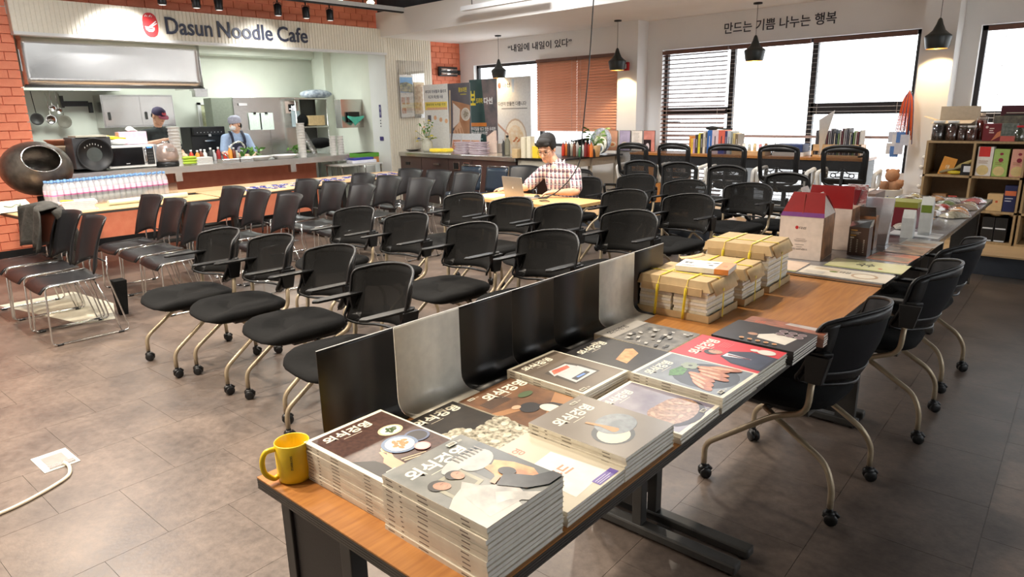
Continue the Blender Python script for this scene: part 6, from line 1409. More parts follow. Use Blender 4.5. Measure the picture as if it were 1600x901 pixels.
# packets of noodles and snacks
random.seed(21)
pc = [((216, 190, 120), 'golden'), ((206, 196, 170), 'cream'), ((200, 60, 50), 'red-printed'), ((236, 160, 70), 'orange-printed'), ((120, 140, 70), 'green-printed'), ((150, 110, 70), 'brown'), ((226, 220, 210), 'white')]
rows = ['front', 'second', 'third', 'fourth', 'fifth', 'sixth', 'seventh', 'rearmost']
side = ['left edge', 'left centre', 'right centre', 'right edge']
for j in range(8):
    for i in range(4):
        if (i == 3 and j in (0, 1, 2)) or (i == 2 and j == 1): continue
        c, nm = pc[(i*3+j*2) % 7]; x = -1.50+i*.155+random.uniform(-.02, .02)-.03*(j/8); y = 5.32+j*.245+random.uniform(-.02, .02)
        if i < 2 and j == 0: continue
        t = thing('snack_packet', '%s clear film packet, %s row of the far table, %s' % (nm, rows[j], side[i]), 'packet', (x, y, GZ+.002), random.uniform(-35, 35), 'film packets on the far glossy table')
        L_, w = random.uniform(.2, .27), random.uniform(.11, .15); hh = random.uniform(.03, .055)
        MB().sheet(lambda u, v: ((u-.5)*w*.9, (v-.5)*L_*.9, .004+hh*.8*max(0, math.sin(u*PI))**.6*max(0, math.sin(v*PI))**.5), 8, 8).build('contents', mat('contents_%d' % (pc.index((c, nm))), col(c), .7, col2=col(tuple(int(q*.7) for q in c)), vs=60), t)
        MB().sheet(lambda u, v: ((u-.5)*w, (v-.5)*L_, .006+hh*max(0, math.sin(u*PI))**.5*max(0, math.sin(v*PI))**.4+.003*math.sin(u*23+v*31)), 10, 12).build('film', m_film, t)
        if (i+j) % 3 == 0: MB().sheet(lambda u, v: ((u-.5)*w*.5, (v-.5)*L_*.3, .010+hh*.93), 2, 2).build('label', paint(*pc[(i+j) % 7][0], .4), t)
t = thing('price_card', 'grey card with a black mark at the far right corner of the glossy table', 'card', (-1.20, 7.12, GZ), 8); MB().b(0, .2, 0, .16, .0, .002).build('sheet', paint(176, 172, 160, .6), t); MB().disc(.14, .09, .012, .012, .0024).build('mark', m_black, t)
# ================================================================ goods shelf at the right
SY = 8.25
t = thing('goods_shelf', 'wooden cube shelf full of packaged foods at the right pier', 'shelf', (-1.74, SY, .2))
SW, SD = .86, .38; hs = [0, .31, .655, 1.0]
for z_ in hs: MB().b(0, SW, 0, SD, z_, z_+.022).build('shelf_board', m_shelf, t)
for x in (0, .42, SW-.02): MB().b(x, x+.02, 0, SD, .022, 1.0).build('upright', m_shelf, t)
MB().b(0, SW, SD, SD+.01, 0, 1.02).build('back_panel', mat('shelf_back', col((120, 100, 76)), .6), t)
t = thing('goods_shelf', 'second wooden cube shelf at the right frame edge, beside the first', 'shelf', (-.86, SY, .2))
for z_ in hs: MB().b(0, SW, 0, SD, z_, z_+.022).build('shelf_board', m_shelf, t)
for x in (0, .42, SW-.02): MB().b(x, x+.02, 0, SD, .022, 1.0).build('upright', m_shelf, t)
MB().b(0, SW, SD, SD+.01, 0, 1.02).build('back_panel', mat('shelf_back', col((120, 100, 76)), .6), t)
def sh(name, label, cat, px0, px1, h, k, m, dep=.12, dy=.03, art=None, rz=0):
    z = .2+hs[k]+.0235; x0 = ony(px0, 250, SY+dy).x; x1 = ony(px1, 250, SY+dy).x
    t = thing(name, label, cat, (x0, SY+dy, z), rz); MB().b(0, x1-x0, 0, dep, 0, h).build('body', m, t, bevel=.003)
    if art: a = Art(T(0, -.0006, 0, 90, 0, 0)); art(a, x1-x0, h); a.make('print', t)
    return t
def jar(label, px0, px1, h, k, m, lid, dy=.08, neck=1.):
    z = .2+hs[k]+.0235; x0 = ony(px0, 210, SY+dy).x; x1 = ony(px1, 210, SY+dy).x; r_ = (x1-x0)/2
    t = thing('jar', label, 'jar', ((x0+x1)/2, SY+dy, z)); MB().lathe([(r_*.9, .002), (r_*.93, h*.74), (r_*.5, h*.76)], n=16).build('contents', m, t)
    MB().lathe([(r_*.95, 0), (r_, .01), (r_, h*.86), (r_*.8*neck, h*.9)], n=18).build('jar_glass', m_jarglass, t); MB().lathe([(r_*.86*neck, h*.88), (r_*.88*neck, h)], n=16).build('lid', lid, t)
dk_ = mat('dark_beans', (.03, .022, .018), .6, var=.6, vs=60); br_ = mat('brown_seeds', col((96, 60, 44)), .6, col2=col((60, 36, 28)), vs=70)
t = thing('cardboard_box', 'open brown cardboard box with raised flaps on the shelf top', 'box', (-1.72, SY+.14, 1.225)); MB().b(0, .36, 0, .22, 0, .002).b(0, .36, 0, .002, 0, .2).b(0, .002, 0, .22, 0, .2).b(.358, .36, 0, .22, 0, .2).b(0, .36, .218, .22, 0, .34).build('body', paint(186, 172, 150, .7), t)
MB().hexa([(0, 0, .2), (.36, 0, .2), (.36, .002, .2), (0, .002, .2), (-.02, -.10, .17), (.34, -.10, .17), (.34, -.098, .172), (-.02, -.098, .172)]).build('front_flap', paint(196, 182, 162, .7), t); MB().hexa([(0, 0, .2), (.002, 0, .2), (.002, .2, .2), (0, .2, .2), (-.12, .02, .24), (-.118, .02, .242), (-.118, .18, .242), (-.12, .18, .24)]).build('side_flap', paint(206, 190, 166, .7), t)
jar('clear jar of black beans, leftmost on the shelf top', 1455, 1476, .20, 3, dk_, m_wplast); jar('clear jar of dark brown seeds, second on the shelf top', 1477, 1498, .20, 3, br_, m_wplast)
jar('small jar of brown seeds under the white flap', 1496, 1510, .15, 3, br_, m_steel, .05); jar('white-lidded jar of brown balls on the shelf top', 1509, 1526, .15, 3, mat('brown_balls', col((120, 70, 54)), .5, col2=col((50, 30, 26)), vs=50), m_wplast, .05)
jar('brown syrup bottle with beige cap on the shelf top', 1523, 1541, .27, 3, mat('syrup', col((110, 40, 28)), .2), paint(200, 180, 160), .2, .5)
def pr_red(a, w, h): a.c((226, 200, 190)).el(w*.2, h*.8, w*.08, w*.08).lines(w*.35, h*.7, w*.3, 3, h*.12, h*.05); a.c((200, 120, 80)).poly([(w*.5, 0), (w, h*.3), (w, h*.6), (w*.8, h*.5)])
sh('carton', 'dark red carton of dried jujubes on the shelf top', 'box', 1529, 1557, .17, 3, paint(110, 26, 34, .45), .1, .02, pr_red)
sh('packet', 'grey-green packet with coral foot on the shelf top', 'packet', 1557, 1581, .17, 3, mat('grain_packet', col((120, 124, 116)), .5, col2=col((70, 78, 70)), vs=40), .1, .02, lambda a, w, h: a.c((190, 90, 80)).rect(0, 0, w, h*.3))
jar('red-lidded jar of green herbs at the right frame edge', 1582, 1603, .15, 3, mat('green_herb', col((70, 74, 52)), .6), m_red, .06)
sh('carton', 'wide dark red carton with window, at the back of the shelf top', 'box', 1552, 1612, .34, 3, paint(70, 16, 30, .45), .08, .27, lambda a, w, h: (a.c((40, 40, 36)).rect(w*.1, h*.2, w, h*.75), a.c((200, 190, 170)).rect(w*.15, h*.78, w, h*.80)))
sh('carton', 'mottled packet display behind the grey-green packet', 'box', 1543, 1600, .24, 3, mat('mottled', col((120, 116, 96)), .5, col2=col((70, 60, 60)), vs=18), .06, .19)
# second row
t = sh('envelope', 'orange envelope card leaning in the upper left compartment', 'card', 1462, 1484, .19, 2, paint(222, 150, 60, .6), .006, .1, lambda a, w, h: a.c((246, 226, 190)).t('선물', w*.35, h*.4, w*.3, h*.2, .02)); t.rotation_euler[1] = R(14)
t.location.x += .03
t = thing('dried_fish_bundle', 'bundle of long dried stalks lying in the upper left compartment', 'food', (-1.50, SY+.12, .2+hs[2]+.03)); 
for k in range(7): MB().tube([(-.1+.012*k, -.05+.012*k, .01+.006*k), (.10+.01*k, .02, .07+.01*k), (.2, .03, .12+.005*k)], [.012, .016, .005], 6).build('stalk', paint(150+k*6, 136+k*5, 100, .7), t)
t = thing('banana_toy', 'yellow packet beside the dried stalks', 'packet', (-1.46, SY+.06, .2+hs[2]+.045)); MB().ball((0, 0, 0), (.07, .03, .02), 10, 6).build('body', paint(200, 176, 40, .5), t)
sh('carton', 'small black box with a white label in the upper left compartment', 'box', 1503, 1521, .11, 2, m_black, .08, .03, lambda a, w, h: a.c((216, 220, 226)).rect(w*.25, h*.3, w*.85, h*.85))
def noodle(c1, c2):
    def f(a, w, h): a.c(c1).rect(w*.1, h*.66, w*.8, h) if c2 == 0 else a.c(c1).el(w*.5, h*.6, w*.16, w*.16).el(w*.5, h*.82, w*.12, w*.10); a.c((214, 190, 130)).el(w*.45, h*.2, w*.38, w*.38); a.c((150, 110, 70)).lines(w*.15, h*.5, w*.6, 2, h*.06, h*.02)
    return f
sh('carton', 'white and red noodle carton in the upper right compartment', 'box', 1526, 1551, .29, 2, paint(226, 218, 208, .5), .1, .03, noodle((206, 50, 46), 0))
sh('carton', 'light green noodle carton in the upper right compartment', 'box', 1552, 1576, .27, 2, paint(160, 186, 100, .5), .1, .03, noodle((140, 40, 60), 1))
sh('carton', 'pink noodle carton at the right frame edge', 'box', 1580, 1606, .27, 2, paint(220, 160, 140, .5), .1, .03, noodle((140, 40, 60), 1))
sh('carton', 'tan carton lying at the back of the lower left compartment', 'box', 1464, 1486, .13, 1, paint(170, 130, 90, .6), .1, .15)
sh('carton', 'kraft carton with small red square in the lower right compartment', 'box', 1552, 1577, .17, 1, paint(206, 172, 122, .6), .12, .03, lambda a, w, h: a.c((190, 80, 40)).rect(w*.55, h*.5, w*.7, h*.62))
sh('carton', 'navy carton with orange band in the lower right compartment', 'box', 1578, 1598, .26, 1, paint(34, 38, 80, .5), .12, .03, lambda a, w, h: (a.c((206, 110, 70)).rect(w*.05, h*.62, w*.95, h*.8), a.c((200, 200, 210)).lines(w*.1, h*.5, w*.7, 2, h*.1, h*.03)))
for i, (a_, b2, z_, lb) in enumerate([(1550, 1570, .0, 'lower left'), (1571, 1591, .0, 'lower right'), (1550, 1570, .125, 'upper left'), (1571, 1591, .125, 'upper right')]):
    t = sh('storage_crate', 'black crate with a white label strip, %s of four in the bottom compartment' % lb, 'crate', a_, b2, .12, 0, m_black, .2, .03, lambda a, w, h: a.c((206, 210, 214)).rect(w*.08, h*.02, w*.92, h*.13)); t.location.z += z_; t['group'] = 'black crates'
for px, lb in ((1548, 'left'), (1578, 'right')):
    p = ony(px+8, 345, SY+.1); t = thing('bread_bag', 'round bread loaf in film on the black crates, %s one' % lb, 'bread', (p.x, SY+.12, .2+.022+.25)); MB().ball((0, 0, .03), (.065, .08, .035), 14, 8).build('loaf', mat('bread_crust', col((214, 186, 120)), .6, col2=col((180, 140, 80)), vs=20), t); MB().ball((0, 0, .03), (.07, .085, .04), 14, 8).build('film', m_film, t)
sh('storage_crate', 'plain black crate in the bottom left compartment', 'crate', 1508, 1534, .19, 0, m_black, .22, .04)
# lanyards hanging by the pier, jar with blue brushwork, bears
t = thing('lanyard_bunch', 'bunch of orange, red and blue lanyards with white card holders hanging by the right pier', 'lanyards', (-2.11, 8.90, 1.72))
MB().cyl((0, .1, .0), (0, -.04, .03), .006).build('hook', m_steel, t)
for k in range(16):
    x = -.09+.012*k; c = [(226, 100, 40), (206, 60, 40), (230, 120, 50), (40, 50, 110)][k % 4]; z_ = -.42-.05*(k % 4)
    MB().tube(spline([(0, -.02, .02), (x*.6, -.03, -.1), (x, -.03-.004*(k % 3), z_), ], 4), .005, 5).build('strap', paint(*c, .6), t)
for k in range(9):
    x = -.11+.045*(k % 4); z_ = -.55-.13*(k//4)-.03*(k % 2)-.3*(k > 6)
    MB().b(x-.045, x+.045, -.05-.01*k, -.047-.01*k, z_, z_+.12).build('card_holder', paint(*[(206, 206, 214), (226, 220, 216), (90, 130, 190)][k % 3], .5), t)
t = thing('ceramic_jar', 'tall white jar with blue brush strokes holding brown plush balls', 'jar', (-2.10, 8.55, .2)); MB().lathe([(.11, 0), (.125, .02), (.125, .46), (.12, .47), (.11, .46)], n=26).build('body', m_wplast, t)
b = MB(); b.tube([Vector((.1265*math.cos(a_), .1265*math.sin(a_), z_)) for a_, z_ in [(-2.4+.22*k, .36+.05*math.sin(k*2.1)) for k in range(9)]], .005, 5); b.tube([Vector((.1265*math.cos(a_), .1265*math.sin(a_), z_)) for a_, z_ in [(-1.2, .36), (-1.15, .3), (-1.0, .2)]], .004, 5); b.build('blue_brushwork', paint(40, 60, 130, .4), t)
for i, (dx, dz, r_) in enumerate([(-.06, .50, .06), (.04, .50, .065), (.08, .53, .05), (.0, .62, .075)]):
    t = thing('plush_toy', 'brown plush head in the white jar, %s' % ['left one', 'middle one', 'right one', 'topmost and largest'][i], 'toy', (-2.10+dx, 8.55-.02*(i < 3), .2+dz)); MB().ball((0, 0, 0), r_, 14, 10).ball((-r_*.7, 0, r_*.7), r_*.3, 8, 6).ball((r_*.7, 0, r_*.7), r_*.3, 8, 6).build('head', mat('plush_brown', col((190, 140, 104)), .9, bump=.5, bs=200), t)
b = MB()
for k in range(6): b.ball((-1.90-.02*(k % 2), 8.99, 1.0-.11*k), (.022, .012, .022), 10, 6)
tag(b.build('wall_hook_row', m_white), 'two staggered rows of small white knobs on the right pier', 'knobs', kind='stuff')
# ================================================================ floor socket and cable
t = thing('floor_socket', 'square metal floor socket with open lid, left foreground', 'socket', (-3.675, .632, 0), 3)
MB().b(-.105, .105, -.075, .075, 0, .004).build('plate', m_wplast, t); MB().b(-.065, .055, -.045, .045, .004, .006).build('cover', mat('socket_metal', (.3, .28, .26), .4, .6), t); MB().b(.06, .095, -.05, .06, .004, .012).build('flap', m_steel, t)
t = thing('extension_cable', 'white cable running from the floor socket out of the frame', 'cable', (0, 0, 0))
ps = [onz(100, 722, .012), onz(108, 728, .012), onz(107, 742, .008), onz(85, 758, .008), onz(50, 778, .008), onz(20, 793, .008), onz(-10, 806, .008), onz(-60, 830, .008)]
MB().tube(spline(ps, 6), .008, 8).build('cord', paint(226, 214, 190, .5), t)
t = thing('paper_sheet', 'sheet of paper lying on the floor under the front stacking chairs', 'paper', (-6.7, 1.45, .001), 8); MB().add([(-.75, -.25, 0), (.55, -.1, 0), (.62, .12, 0), (.1, .35, 0), (-.7, .35, 0)], [(0, 1, 2, 3, 4)]).build('sheet', paint(206, 200, 180, .6), t)
t = thing('handbag', 'black bag strap standing under the front stacking chairs', 'bag', (-6.2, 1.75, 0)); MB().hexa([(-.03, -.03, 0), (.03, -.03, 0), (.03, .03, 0), (-.03, .03, 0), (-.06, -.05, .3), (.06, -.05, .3), (.06, .05, .3), (-.06, .05, .3)]).build('body', m_fabric, t)
# ================================================================ people
def organic(name, prims, m, parent, voxel=.006, smooth=4):
    b = MB()
    for p in prims:
        if p[0] == 'c':
            _, p0, p1, r0, r1 = p; p0, p1 = Vector(p0), Vector(p1); n = 4
            b.tube([p0.lerp(p1, k/n) for k in range(n+1)], [r0+(r1-r0)*k/n for k in range(n+1)], 12); b.ball(p0, r0, 12, 8); b.ball(p1, r1, 12, 8)
        else:
            _, c, r, M_ = p; b.M = Matrix.Translation(c) @ (M_ if M_ is not None else Matrix.Identity(4)); b.ball((0, 0, 0), r, 16, 10); b.M = None
    o = b.build(name, m, parent)
    md = o.modifiers.new('r', 'REMESH'); md.mode = 'VOXEL'; md.voxel_size = voxel; md.use_smooth_shade = True
    ms = o.modifiers.new('s', 'SMOOTH'); ms.iterations = smooth; ms.factor = .6
    return o
def hand(w, d, n, th, curl=.5, s=1.):
    """wrist point, finger direction, back-of-hand normal, thumb side direction"""
    w, d, n, th = Vector(w), Vector(d).normalized(), Vector(n).normalized(), Vector(th).normalized(); pr = []
    pr.append(('c', w, w+d*.03*s, .024*s, .026*s))
    for k in range(4):
        q = (1.5-k)*.0205*s; base = w+th*q+d*(.085-.004*abs(k-1.3))*s; pr.append(('c', w+th*q*.7+d*.02*s, base, .015*s, .0125*s))
        L_ = (.062, .07, .066, .052)[k]*s; d1 = (d-n*curl*.7).normalized(); d2 = (d-n*curl*2.2).normalized()
        m1 = base+d1*L_*.55; pr.append(('c', base, m1, .0102*s, .009*s)); pr.append(('c', m1, m1+d2*L_*.5, .009*s, .0075*s))
    b0 = w+th*.022*s+d*.022*s; d1 = (d*.7+th*.8-n*.2).normalized(); m1 = b0+d1*.045*s; pr.append(('c', b0, m1, .014*s, .011*s)); pr.append(('c', m1, m1+(d+th*.25-n*.3).normalized()*.032*s, .0105*s, .009*s))
    return pr
def head_prims(H, s=1.):
    E = lambda c, r: ('e', H @ Vector(c), tuple(q*s for q in r), H.to_3x3().normalized().to_4x4())
    P = lambda c: H @ Vector(c)
    return [E((0, .015, .035), (.074, .092, .088)), E((0, -.028, -.025), (.064, .066, .082)), E((0, -.045, -.088), (.040, .042, .030)), E((0, -.02, -.075), (.056, .05, .04)),
            ('c', P((0, -.088, .008)), P((0, -.108, -.028)), .008*s, .0135*s), E((-.012, -.098, -.033), (.009, .009, .008)), E((.012, -.098, -.033), (.009, .009, .008)),
            E((.030, -.076, -.022), (.020, .014, .020)), E((-.030, -.076, -.022), (.020, .014, .020)), E((0, -.083, .032), (.048, .014, .010)),
            E((0, -.088, -.060), (.024, .012, .0075)), E((0, -.084, -.072), (.020, .012, .0075)), E((.076, .008, -.008), (.010, .02, .03)), E((-.076, .008, -.008), (.010, .02, .03))]
def face_parts(H, t, s=1., closed=True, glasses=False, mask=False):
    for sx_ in (-1, 1):
        b = MB(); b.M = H @ Matrix.Diagonal((1, 1, 1, 1))
        b.ball((sx_*.030, -.0835, .006), (.0155, .006, .0028 if closed else .006), 10, 6); b.build('eye', m_hair, t)
        b = MB(); b.M = H; b.tube([(sx_*.013, -.0945, .025), (sx_*.030, -.0955, .031), (sx_*.048, -.085, .026)], [.0022, .003, .0018], 6); b.build('eyebrow', m_hair, t)
    if not mask:
        b = MB(); b.M = H; b.ball((0, -.0965, -.0655), (.020, .004, .004), 12, 6); b.build('lips', mat('lips', col((206, 140, 124)), .5), t)
    if glasses:
        b = MB(); b.M = H
        for sx_ in (-1, 1):
            b.tube([(sx_*.031+.023*math.cos(k*PI/8), -.101+.004*abs(math.cos(k*PI/8)), .003+.017*math.sin(k*PI/8)) for k in range(16)], .0012, 5, True); b.tube([(sx_*.054, -.096, .008), (sx_*.078, -.02, .008), (sx_*.082, .015, .0)], .0015, 5)
        b.tube([(-.009, -.104, .008), (.009, -.104, .008)], .0012, 5); b.build('glasses', m_dgrey, t)
def plaid():
    m = bpy.data.materials.new('plaid_shirt'); m.use_nodes = True; nt = m.node_tree; N = nt.nodes; L = nt.links; p = N['Principled BSDF']; p.inputs['Roughness'].default_value = .85
    tc = N.new('ShaderNodeTexCoord'); sep = N.new('ShaderNodeSeparateXYZ'); L.new(tc.outputs['Object'], sep.inputs[0])
    def band(src, freq, ph, lo, hi):
        a = N.new('ShaderNodeMath'); a.operation = 'MULTIPLY_ADD'; a.inputs[1].default_value = freq; a.inputs[2].default_value = ph; L.new(src, a.inputs[0])
        s_ = N.new('ShaderNodeMath'); s_.operation = 'SINE'; L.new(a.outputs[0], s_.inputs[0])
        r_ = N.new('ShaderNodeMapRange'); r_.inputs[1].default_value = lo; r_.inputs[2].default_value = hi; L.new(s_.outputs[0], r_.inputs[0]); return r_.outputs[0]
    ad = N.new('ShaderNodeMath'); L.new(sep.outputs[0], ad.inputs[0]); L.new(sep.outputs[1], ad.inputs[1])
    prev = None
    def mixc(f, c, prevc, k=.8):
        mx = N.new('ShaderNodeMix'); mx.data_type = 'RGBA'
        q = N.new('ShaderNodeMath'); q.operation = 'MULTIPLY'; q.inputs[1].default_value = k; L.new(f, q.inputs[0]); L.new(q.outputs[0], mx.inputs['Factor'])
        if isinstance(prevc, tuple): mx.inputs['A'].default_value = (*prevc, 1)
        else: L.new(prevc, mx.inputs['A'])
        mx.inputs['B'].default_value = (*c, 1); return mx.outputs['Result']
    c = mixc(band(ad.outputs[0], 110, 0, .1, .5), col((206, 140, 150)), col((232, 222, 212)), .42)
    c = mixc(band(ad.outputs[0], 110, 1.4, .3, .7), col((56, 40, 76)), c, .88)
    c = mixc(band(sep.outputs[2], 110, .5, .1, .5), col((206, 140, 150)), c, .32)
    c = mixc(band(sep.outputs[2], 90, 2.0, .4, .75), col((56, 40, 76)), c, .7)
    c = mixc(band(ad.outputs[0], 110, 3.6, .93, .97), col((246, 246, 246)), c, .8)
    c = mixc(band(sep.outputs[2], 110, 4.2, .93, .97), col((246, 246, 246)), c, .8)
    L.new(c, p.inputs['Base Color']); return m
V = Vector
def person(label, loc, rz, P, skin, shirt, trousers, headrot, hair=None, sleeve=.85, hs=1., extra=None, legs=True, shirt_name='shirt', **fk):
    t = thing('person', label, 'person', loc, rz)
    H = Matrix.Translation(P['head']) @ Euler([R(a) for a in headrot]).to_matrix().to_4x4() @ Matrix.Scale(hs, 4)
    nb = V(P['neck']); sL, sR, eL, eR, wL, wR = [V(P[k]) for k in ('sL', 'sR', 'eL', 'eR', 'wL', 'wR')]
    pel, ch = V(P['pelvis']), V(P['chest'])
    b = head_prims(H, hs)+[('c', H @ V((0, .03, -.06)), nb, .052, .056), ('c', ch, pel, .12, .11), ('c', sL, sR, .05, .05), ('c', nb, ch, .06, .1)]
    for s_, e_, w_ in ((sL, eL, wL), (sR, eR, wR)): b += [('c', s_, e_, .05, .040), ('c', e_, e_.lerp(w_, .35), .040, .042), ('c', e_.lerp(w_, .35), w_, .042, .027)]
    b += hand(*P['hL'])+hand(*P['hR'])
    if legs:
        for k in 'LR': b += [('c', V(P['hip'+k]), V(P['knee'+k]), .075, .052), ('c', V(P['knee'+k]), V(P['ank'+k]), .052, .035), ('c', V(P['ank'+k])+V((0, 0, -.03)), V(P['ank'+k])+V((0, -.15, -.045)), .035, .028)]
    organic('body', b, skin, t, .0055, 3)
    sh_ = [('e', ch, (.185, .125, .19), None), ('e', ch.lerp(pel, .55), (.165, .125, .2), None), ('e', pel, (.165, .125, .13), None), ('c', nb+V((0, .015, -.015)), ch, .082, .13), ('c', sL+(nb-sL)*.1, nb+V((.03, 0, -.05)), .066, .080), ('c', sR+(nb-sR)*.1, nb+V((-.03, 0, -.05)), .066, .080), ('c', sL.lerp(sR, .05), sR.lerp(sL, .05), .068, .068)]
    for s_, e_ in ((sL, eL), (sR, eR)): q = s_.lerp(e_, sleeve); sh_ += [('c', s_, q, .067, .066)]
    so = organic(shirt_name, sh_, shirt, t, .008, 5)
    if legs:
        tr = [('e', pel+V((0, 0, -.04)), (.168, .13, .12), None)]
        for k in 'LR': tr += [('c', V(P['hip'+k]), V(P['knee'+k]), .088, .066), ('c', V(P['knee'+k]), V(P['ank'+k])+V((0, 0, .03)), .066, .052)]
        organic('trousers', tr, trousers, t, .01, 4)
        for k in 'LR': organic('shoe', [('c', V(P['ank'+k])+V((0, .02, -.045)), V(P['ank'+k])+V((0, -.17, -.05)), .042, .036)], m_black, t, .01, 2)
    if hair: organic('hair', [('e', H @ V(c), tuple(q*hs for q in r_), H.to_3x3().normalized().to_4x4()) for c, r_ in hair], m_hair, t, .006, 2)
    face_parts(H, t, hs, **fk)
    if extra: extra(t, H)
    return t
# man at the laptop; root at his seat, facing -Y
HAIR = [((0, .03, .066), (.088, .100, .082)), ((0, -.035, .092), (.074, .052, .036)), ((-.03, -.066, .074), (.044, .026, .026)), ((.028, -.066, .076), (.046, .026, .024)), ((.068, .02, .035), (.020, .058, .050)), ((-.068, .02, .035), (.020, .058, .050)), ((0, .07, .01), (.066, .04, .07))]
mx_, my_ = -4.66, 5.90
def rel(x, y, z): return (x-mx_, y-my_, z)
def collar(t, H):
    b = MB()
    for s_ in (-1, 1):
        b.sheet(lambda a, c: (s_*(.075*math.sin(.2+a*1.9)) + (-.06), -.135-.0-.072*math.cos(.2+a*1.9)+.03+.018*c, 1.075-.05*c-.03*(1-a)*1.0+.02*a), 8, 2, .004)
    b.build('collar', bpy.data.materials['plaid_shirt'], t)
    b = MB(); b.ball((-.045, -.187, 1.015), (.045, .02, .035), 12, 8); b.build('undershirt', paint(226, 214, 200, .8), t)
person('man with short black hair in a plaid short-sleeved shirt, seated at a silver laptop', (mx_, my_, 0), 0,
    dict(head=rel(-4.80, 5.70, 1.205), neck=rel(-4.73, 5.77, 1.04), chest=rel(-4.70, 5.80, .87), pelvis=rel(-4.66, 5.92, .58), sL=rel(-4.49, 5.80, .965), sR=rel(-4.92, 5.76, .945), eL=rel(-4.36, 5.66, .775), eR=rel(-5.00, 5.58, .79),
         wL=rel(-4.50, 5.50, .775), wR=rel(-5.17, 5.47, .775), hL=(rel(-4.52, 5.49, .78), (-.8, -.5, -.1), (0, 0, 1), (-.5, .8, 0) if 0 else (-.3, .75, .1), .55), hR=(rel(-5.18, 5.46, .775), (-.85, -.4, 0), (0, 0, 1), (.35, -.85, 0), .35),
         hipL=rel(-4.56, 5.85, .53), hipR=rel(-4.76, 5.85, .53), kneeL=rel(-4.52, 5.42, .53), kneeR=rel(-4.82, 5.42, .53), ankL=rel(-4.50, 5.42, .10), ankR=rel(-4.84, 5.40, .10)),
    m_skin, plaid(), paint(50, 54, 70, .8), (24, 0, 14), HAIR, .80, 1.14, collar, True, 'plaid_shirt', closed=True, glasses=True)
mc_ = dup(tc, (mx_, my_+.10, 0), 0, 'black mesh-back chair the man at the laptop is sitting on', 'black mesh training chairs set out in rows')
# laptop table and what lies on it
t = thing('laptop_table', 'light wooden table with thick pale edge, the man works at it', 'table', (-4.68, 5.30, 0), -1)
MB().b(-.73, .73, -.31, .31, .69, .72).build('tabletop', mat('beech_top', col((228, 184, 124)), .4, col2=col((214, 168, 108)), vs=5, stretch=(1, 14, 14)), t)
for sx_ in (-1, 1): 
    MB().b(sx_*.62-.02, sx_*.62+.02, -.03, .03, .03, .69).build('leg', m_dgrey, t); MB().b(sx_*.62-.02, sx_*.62+.02, -.28, .28, 0, .03).build('foot_bar', m_dgrey, t)
t = thing('laptop', 'silver laptop seen from behind, open on the light wooden table', 'laptop', (-4.765, 5.14, .722), -8)
m_al = mat('laptop_aluminium', col((196, 186, 172)), .35, .6, var=.02)
MB().rbox(-.16, .16, 0, .225, 0, .012, .012).build('base', m_al, t); MB().b(-.14, .14, .03, .11, .012, .013).build('keyboard', m_black, t)
l = MB(); l.M = T(0, 0, .012, 100, 0, 0); l.rbox(-.16, .16, 0, .225, 0, .005, .012); l = l.build('lid', m_al, t)
b = MB(); b.M = T(0, 0, .012, 100, 0, 0) @ T(0, .112, .0054); b.prism(blob(0, .009, .0095, 1.), 0, .0003); b.prism([(.001, .011), (.005, .013), (.004, .016), (.0, .014)], 0, .0003); b.build('emblem', mat('emblem_pale', (.9, .9, .88), .2), l)
b = MB(); b.M = T(0, 0, .012, 100, 0, 0); b.b(-.15, .15, .01, .215, -.001, 0); b.build('screen', mat('laptop_screen', (.3, .35, .4), .3, emit=1.), l)
t = thing('computer_mouse', 'dark computer mouse under the man\'s hand', 'mouse', (-4.66, 5.37, .722), 30); MB().ball((0, 0, .012), (.03, .052, .02), 14, 8).build('body', m_black, t); MB().b(-.10, .12, -.09, .07, -.0005, .0015).build('mouse_pad', m_dgrey, t)
t = thing('pen', 'black pen lying in front of the laptop', 'pen', (-4.52, 5.10, .727), 70); MB().cyl((0, -.06, 0), (0, .06, 0), .006).cyl((0, .06, 0), (0, .085, 0), .003).build('barrel', m_black, t)
t = thing('tangled_cable', 'thin dark cable loops beside the pen on the table', 'cable', (-4.42, 5.18, .726)); MB().tube(spline([(-.05, 0, 0), (0, .04, .003), (.07, .02, 0), (.1, -.03, .002), (.03, -.04, 0), (-.02, -.02, .003), (.05, .03, 0)], 6), .003, 6).build('cord', m_black, t)
t = thing('paper_sheet', 'white papers left of the laptop', 'paper', (-5.18, 5.20, .7215), 10); MB().b(-.14, .12, -.12, .12, 0, .0015).b(-.1, .15, -.02, .2, .0018, .003).build('sheet', m_paper, t)
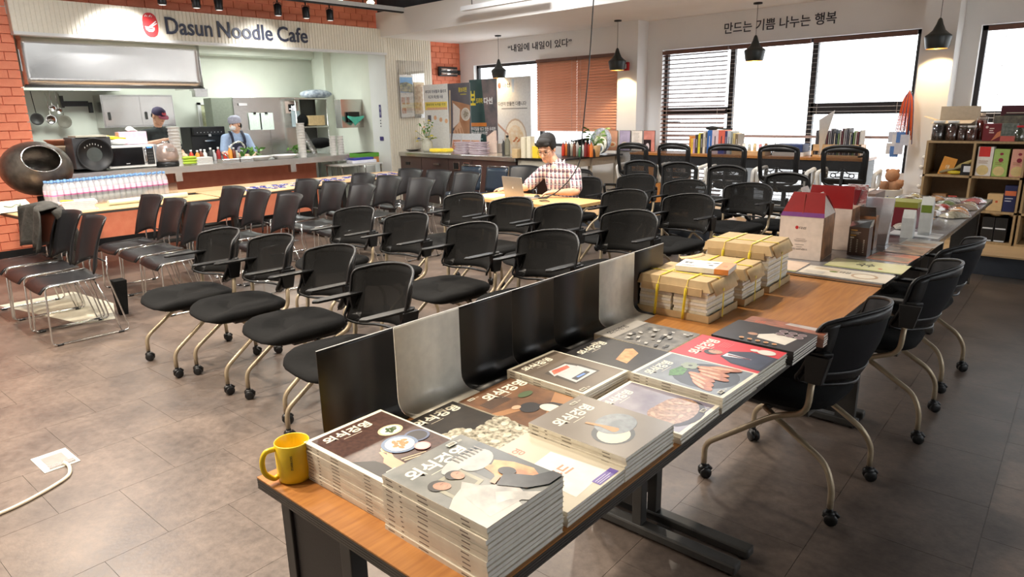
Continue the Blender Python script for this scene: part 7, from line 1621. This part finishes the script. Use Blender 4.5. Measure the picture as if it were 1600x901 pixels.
# cook with cap: root on kitchen floor, facing +X
def cap_(t, H):
    b = MB(); b.M = H; b.lathe([(.088, .035), (.090, .06), (.078, .10), (.045, .128), (.003, .136)], n=24, cap=False, sy=1.16, sx=.98); b.build('cap', paint(60, 50, 80, .8), t)
    b = MB(); b.M = H; b.sheet(lambda a, c: ((a-.5)*.15, -.085-.085*c*math.sin(.35+a*2.44), .045-.025*c), 10, 4, .006); b.build('cap_brim', paint(150, 70, 86, .8), t)
    b = MB(); b.M = H @ T(0, -.096, .075, 62, 0, 0); b.m = 0; b.disc(0, 0, .036, .024, .004); b.build('cap_badge', paint(200, 80, 90, .7), t)
m_cook = mat('charcoal_tshirt', (.022, .028, .028), .85, var=.2, vs=20)
person('kitchen worker in a dark cap and charcoal t-shirt, looking down at one raised hand', (-11.12, 4.02, 0), 90,
    dict(head=(.02, -.08, 1.64), neck=(.02, -.02, 1.46), chest=(0, 0, 1.26), pelvis=(0, .02, .98), sL=(.20, 0, 1.39), sR=(-.20, 0, 1.39), eL=(.30, -.02, 1.10), eR=(-.30, -.10, 1.22), wL=(.24, -.24, 1.08), wR=(-.06, -.27, 1.29),
         hL=((.23, -.26, 1.08), (-.1, -1, -.2), (0, 0, 1), (-1, 0, 0), .4), hR=((-.04, -.28, 1.30), (.9, -.2, .1), (0, -.2, 1), (0, -.9, .3), .9),
         hipL=(.09, .02, .92), hipR=(-.09, .02, .92), kneeL=(.10, 0, .5), kneeR=(-.10, 0, .5), ankL=(.10, .03, .1), ankR=(-.10, .03, .1)),
    m_skin, m_cook, paint(30, 30, 36, .8), (22, 0, 18), [((0, .05, .0), (.074, .06, .06))], .75, 1.05, cap_, True, 'tshirt', closed=True)
# woman with hairnet and mask
m_blue = mat('pale_blue_tshirt', col((158, 178, 208)), .85, var=.05); m_navy = mat('navy_apron', (.016, .018, .04), .8)
def woman(t, H):
    b = MB(); b.M = H; b.lathe([(.084, .015), (.094, .05), (.088, .10), (.05, .135), (.003, .142)], n=24, cap=False, sy=1.2); b.build('hairnet', mat('hairnet', col((150, 150, 166)), .8, col2=col((190, 190, 204)), vs=60, bump=.5, bs=120), t)
    b = MB(); b.M = H; b.ball((0, -.066, -.048), (.058, .050, .046), 16, 10); b.build('face_mask', paint(236, 236, 236, .8), t)
    b = MB()
    b.sheet(lambda a, c: ((a-.5)*(.20+.14*min(1, c*1.6)), -.150-.012*math.sin(a*PI), 1.22-.60*c), 10, 8, .006)
    for s_ in (-1, 1): b.sheet(lambda a, c: (s_*(.075+.04*a), -.150+.145*c**1.6-.0, 1.20+.19*c**.6), 2, 8, .006)
    b.build('apron', m_navy, t)
    b = MB(); b.M = T(0, -.168, 1.10, 90, 0, 0); b.disc(0, 0, .05, .05, 0); b.build('apron_badge', mat('badge_print', col((190, 186, 206)), .7, col2=col((90, 90, 130)), vs=60), t)
person('kitchen worker in a hairnet, white mask, pale blue t-shirt and navy apron', (-11.05, 5.20, 0), 82,
    dict(head=(0, -.05, 1.50), neck=(0, 0, 1.34), chest=(0, 0, 1.16), pelvis=(0, .02, .92), sL=(.17, 0, 1.28), sR=(-.17, 0, 1.28), eL=(.24, -.10, 1.02), eR=(-.25, -.12, 1.05), wL=(.14, -.34, .98), wR=(.02, -.34, 1.0),
         hL=((.13, -.35, 1.0), (-.3, -.9, -.1), (0, 0, 1), (-.9, .3, 0), .5), hR=((.03, -.35, 1.01), (.5, -.8, -.1), (0, 0, 1), (-.5, -.5, 0), .5),
         hipL=(.09, .02, .88), hipR=(-.09, .02, .88), kneeL=(.10, 0, .48), kneeR=(-.10, 0, .48), ankL=(.10, .03, .1), ankR=(-.10, .03, .1)),
    m_skin, m_blue, paint(30, 30, 36, .8), (6, 0, -62), [((0, .075, -.03), (.06, .035, .055)), ((.055, .03, -.01), (.02, .03, .04)), ((-.055, .03, -.01), (.02, .03, .04))], .80, 1.0, woman, True, 'tshirt', closed=False, mask=True)
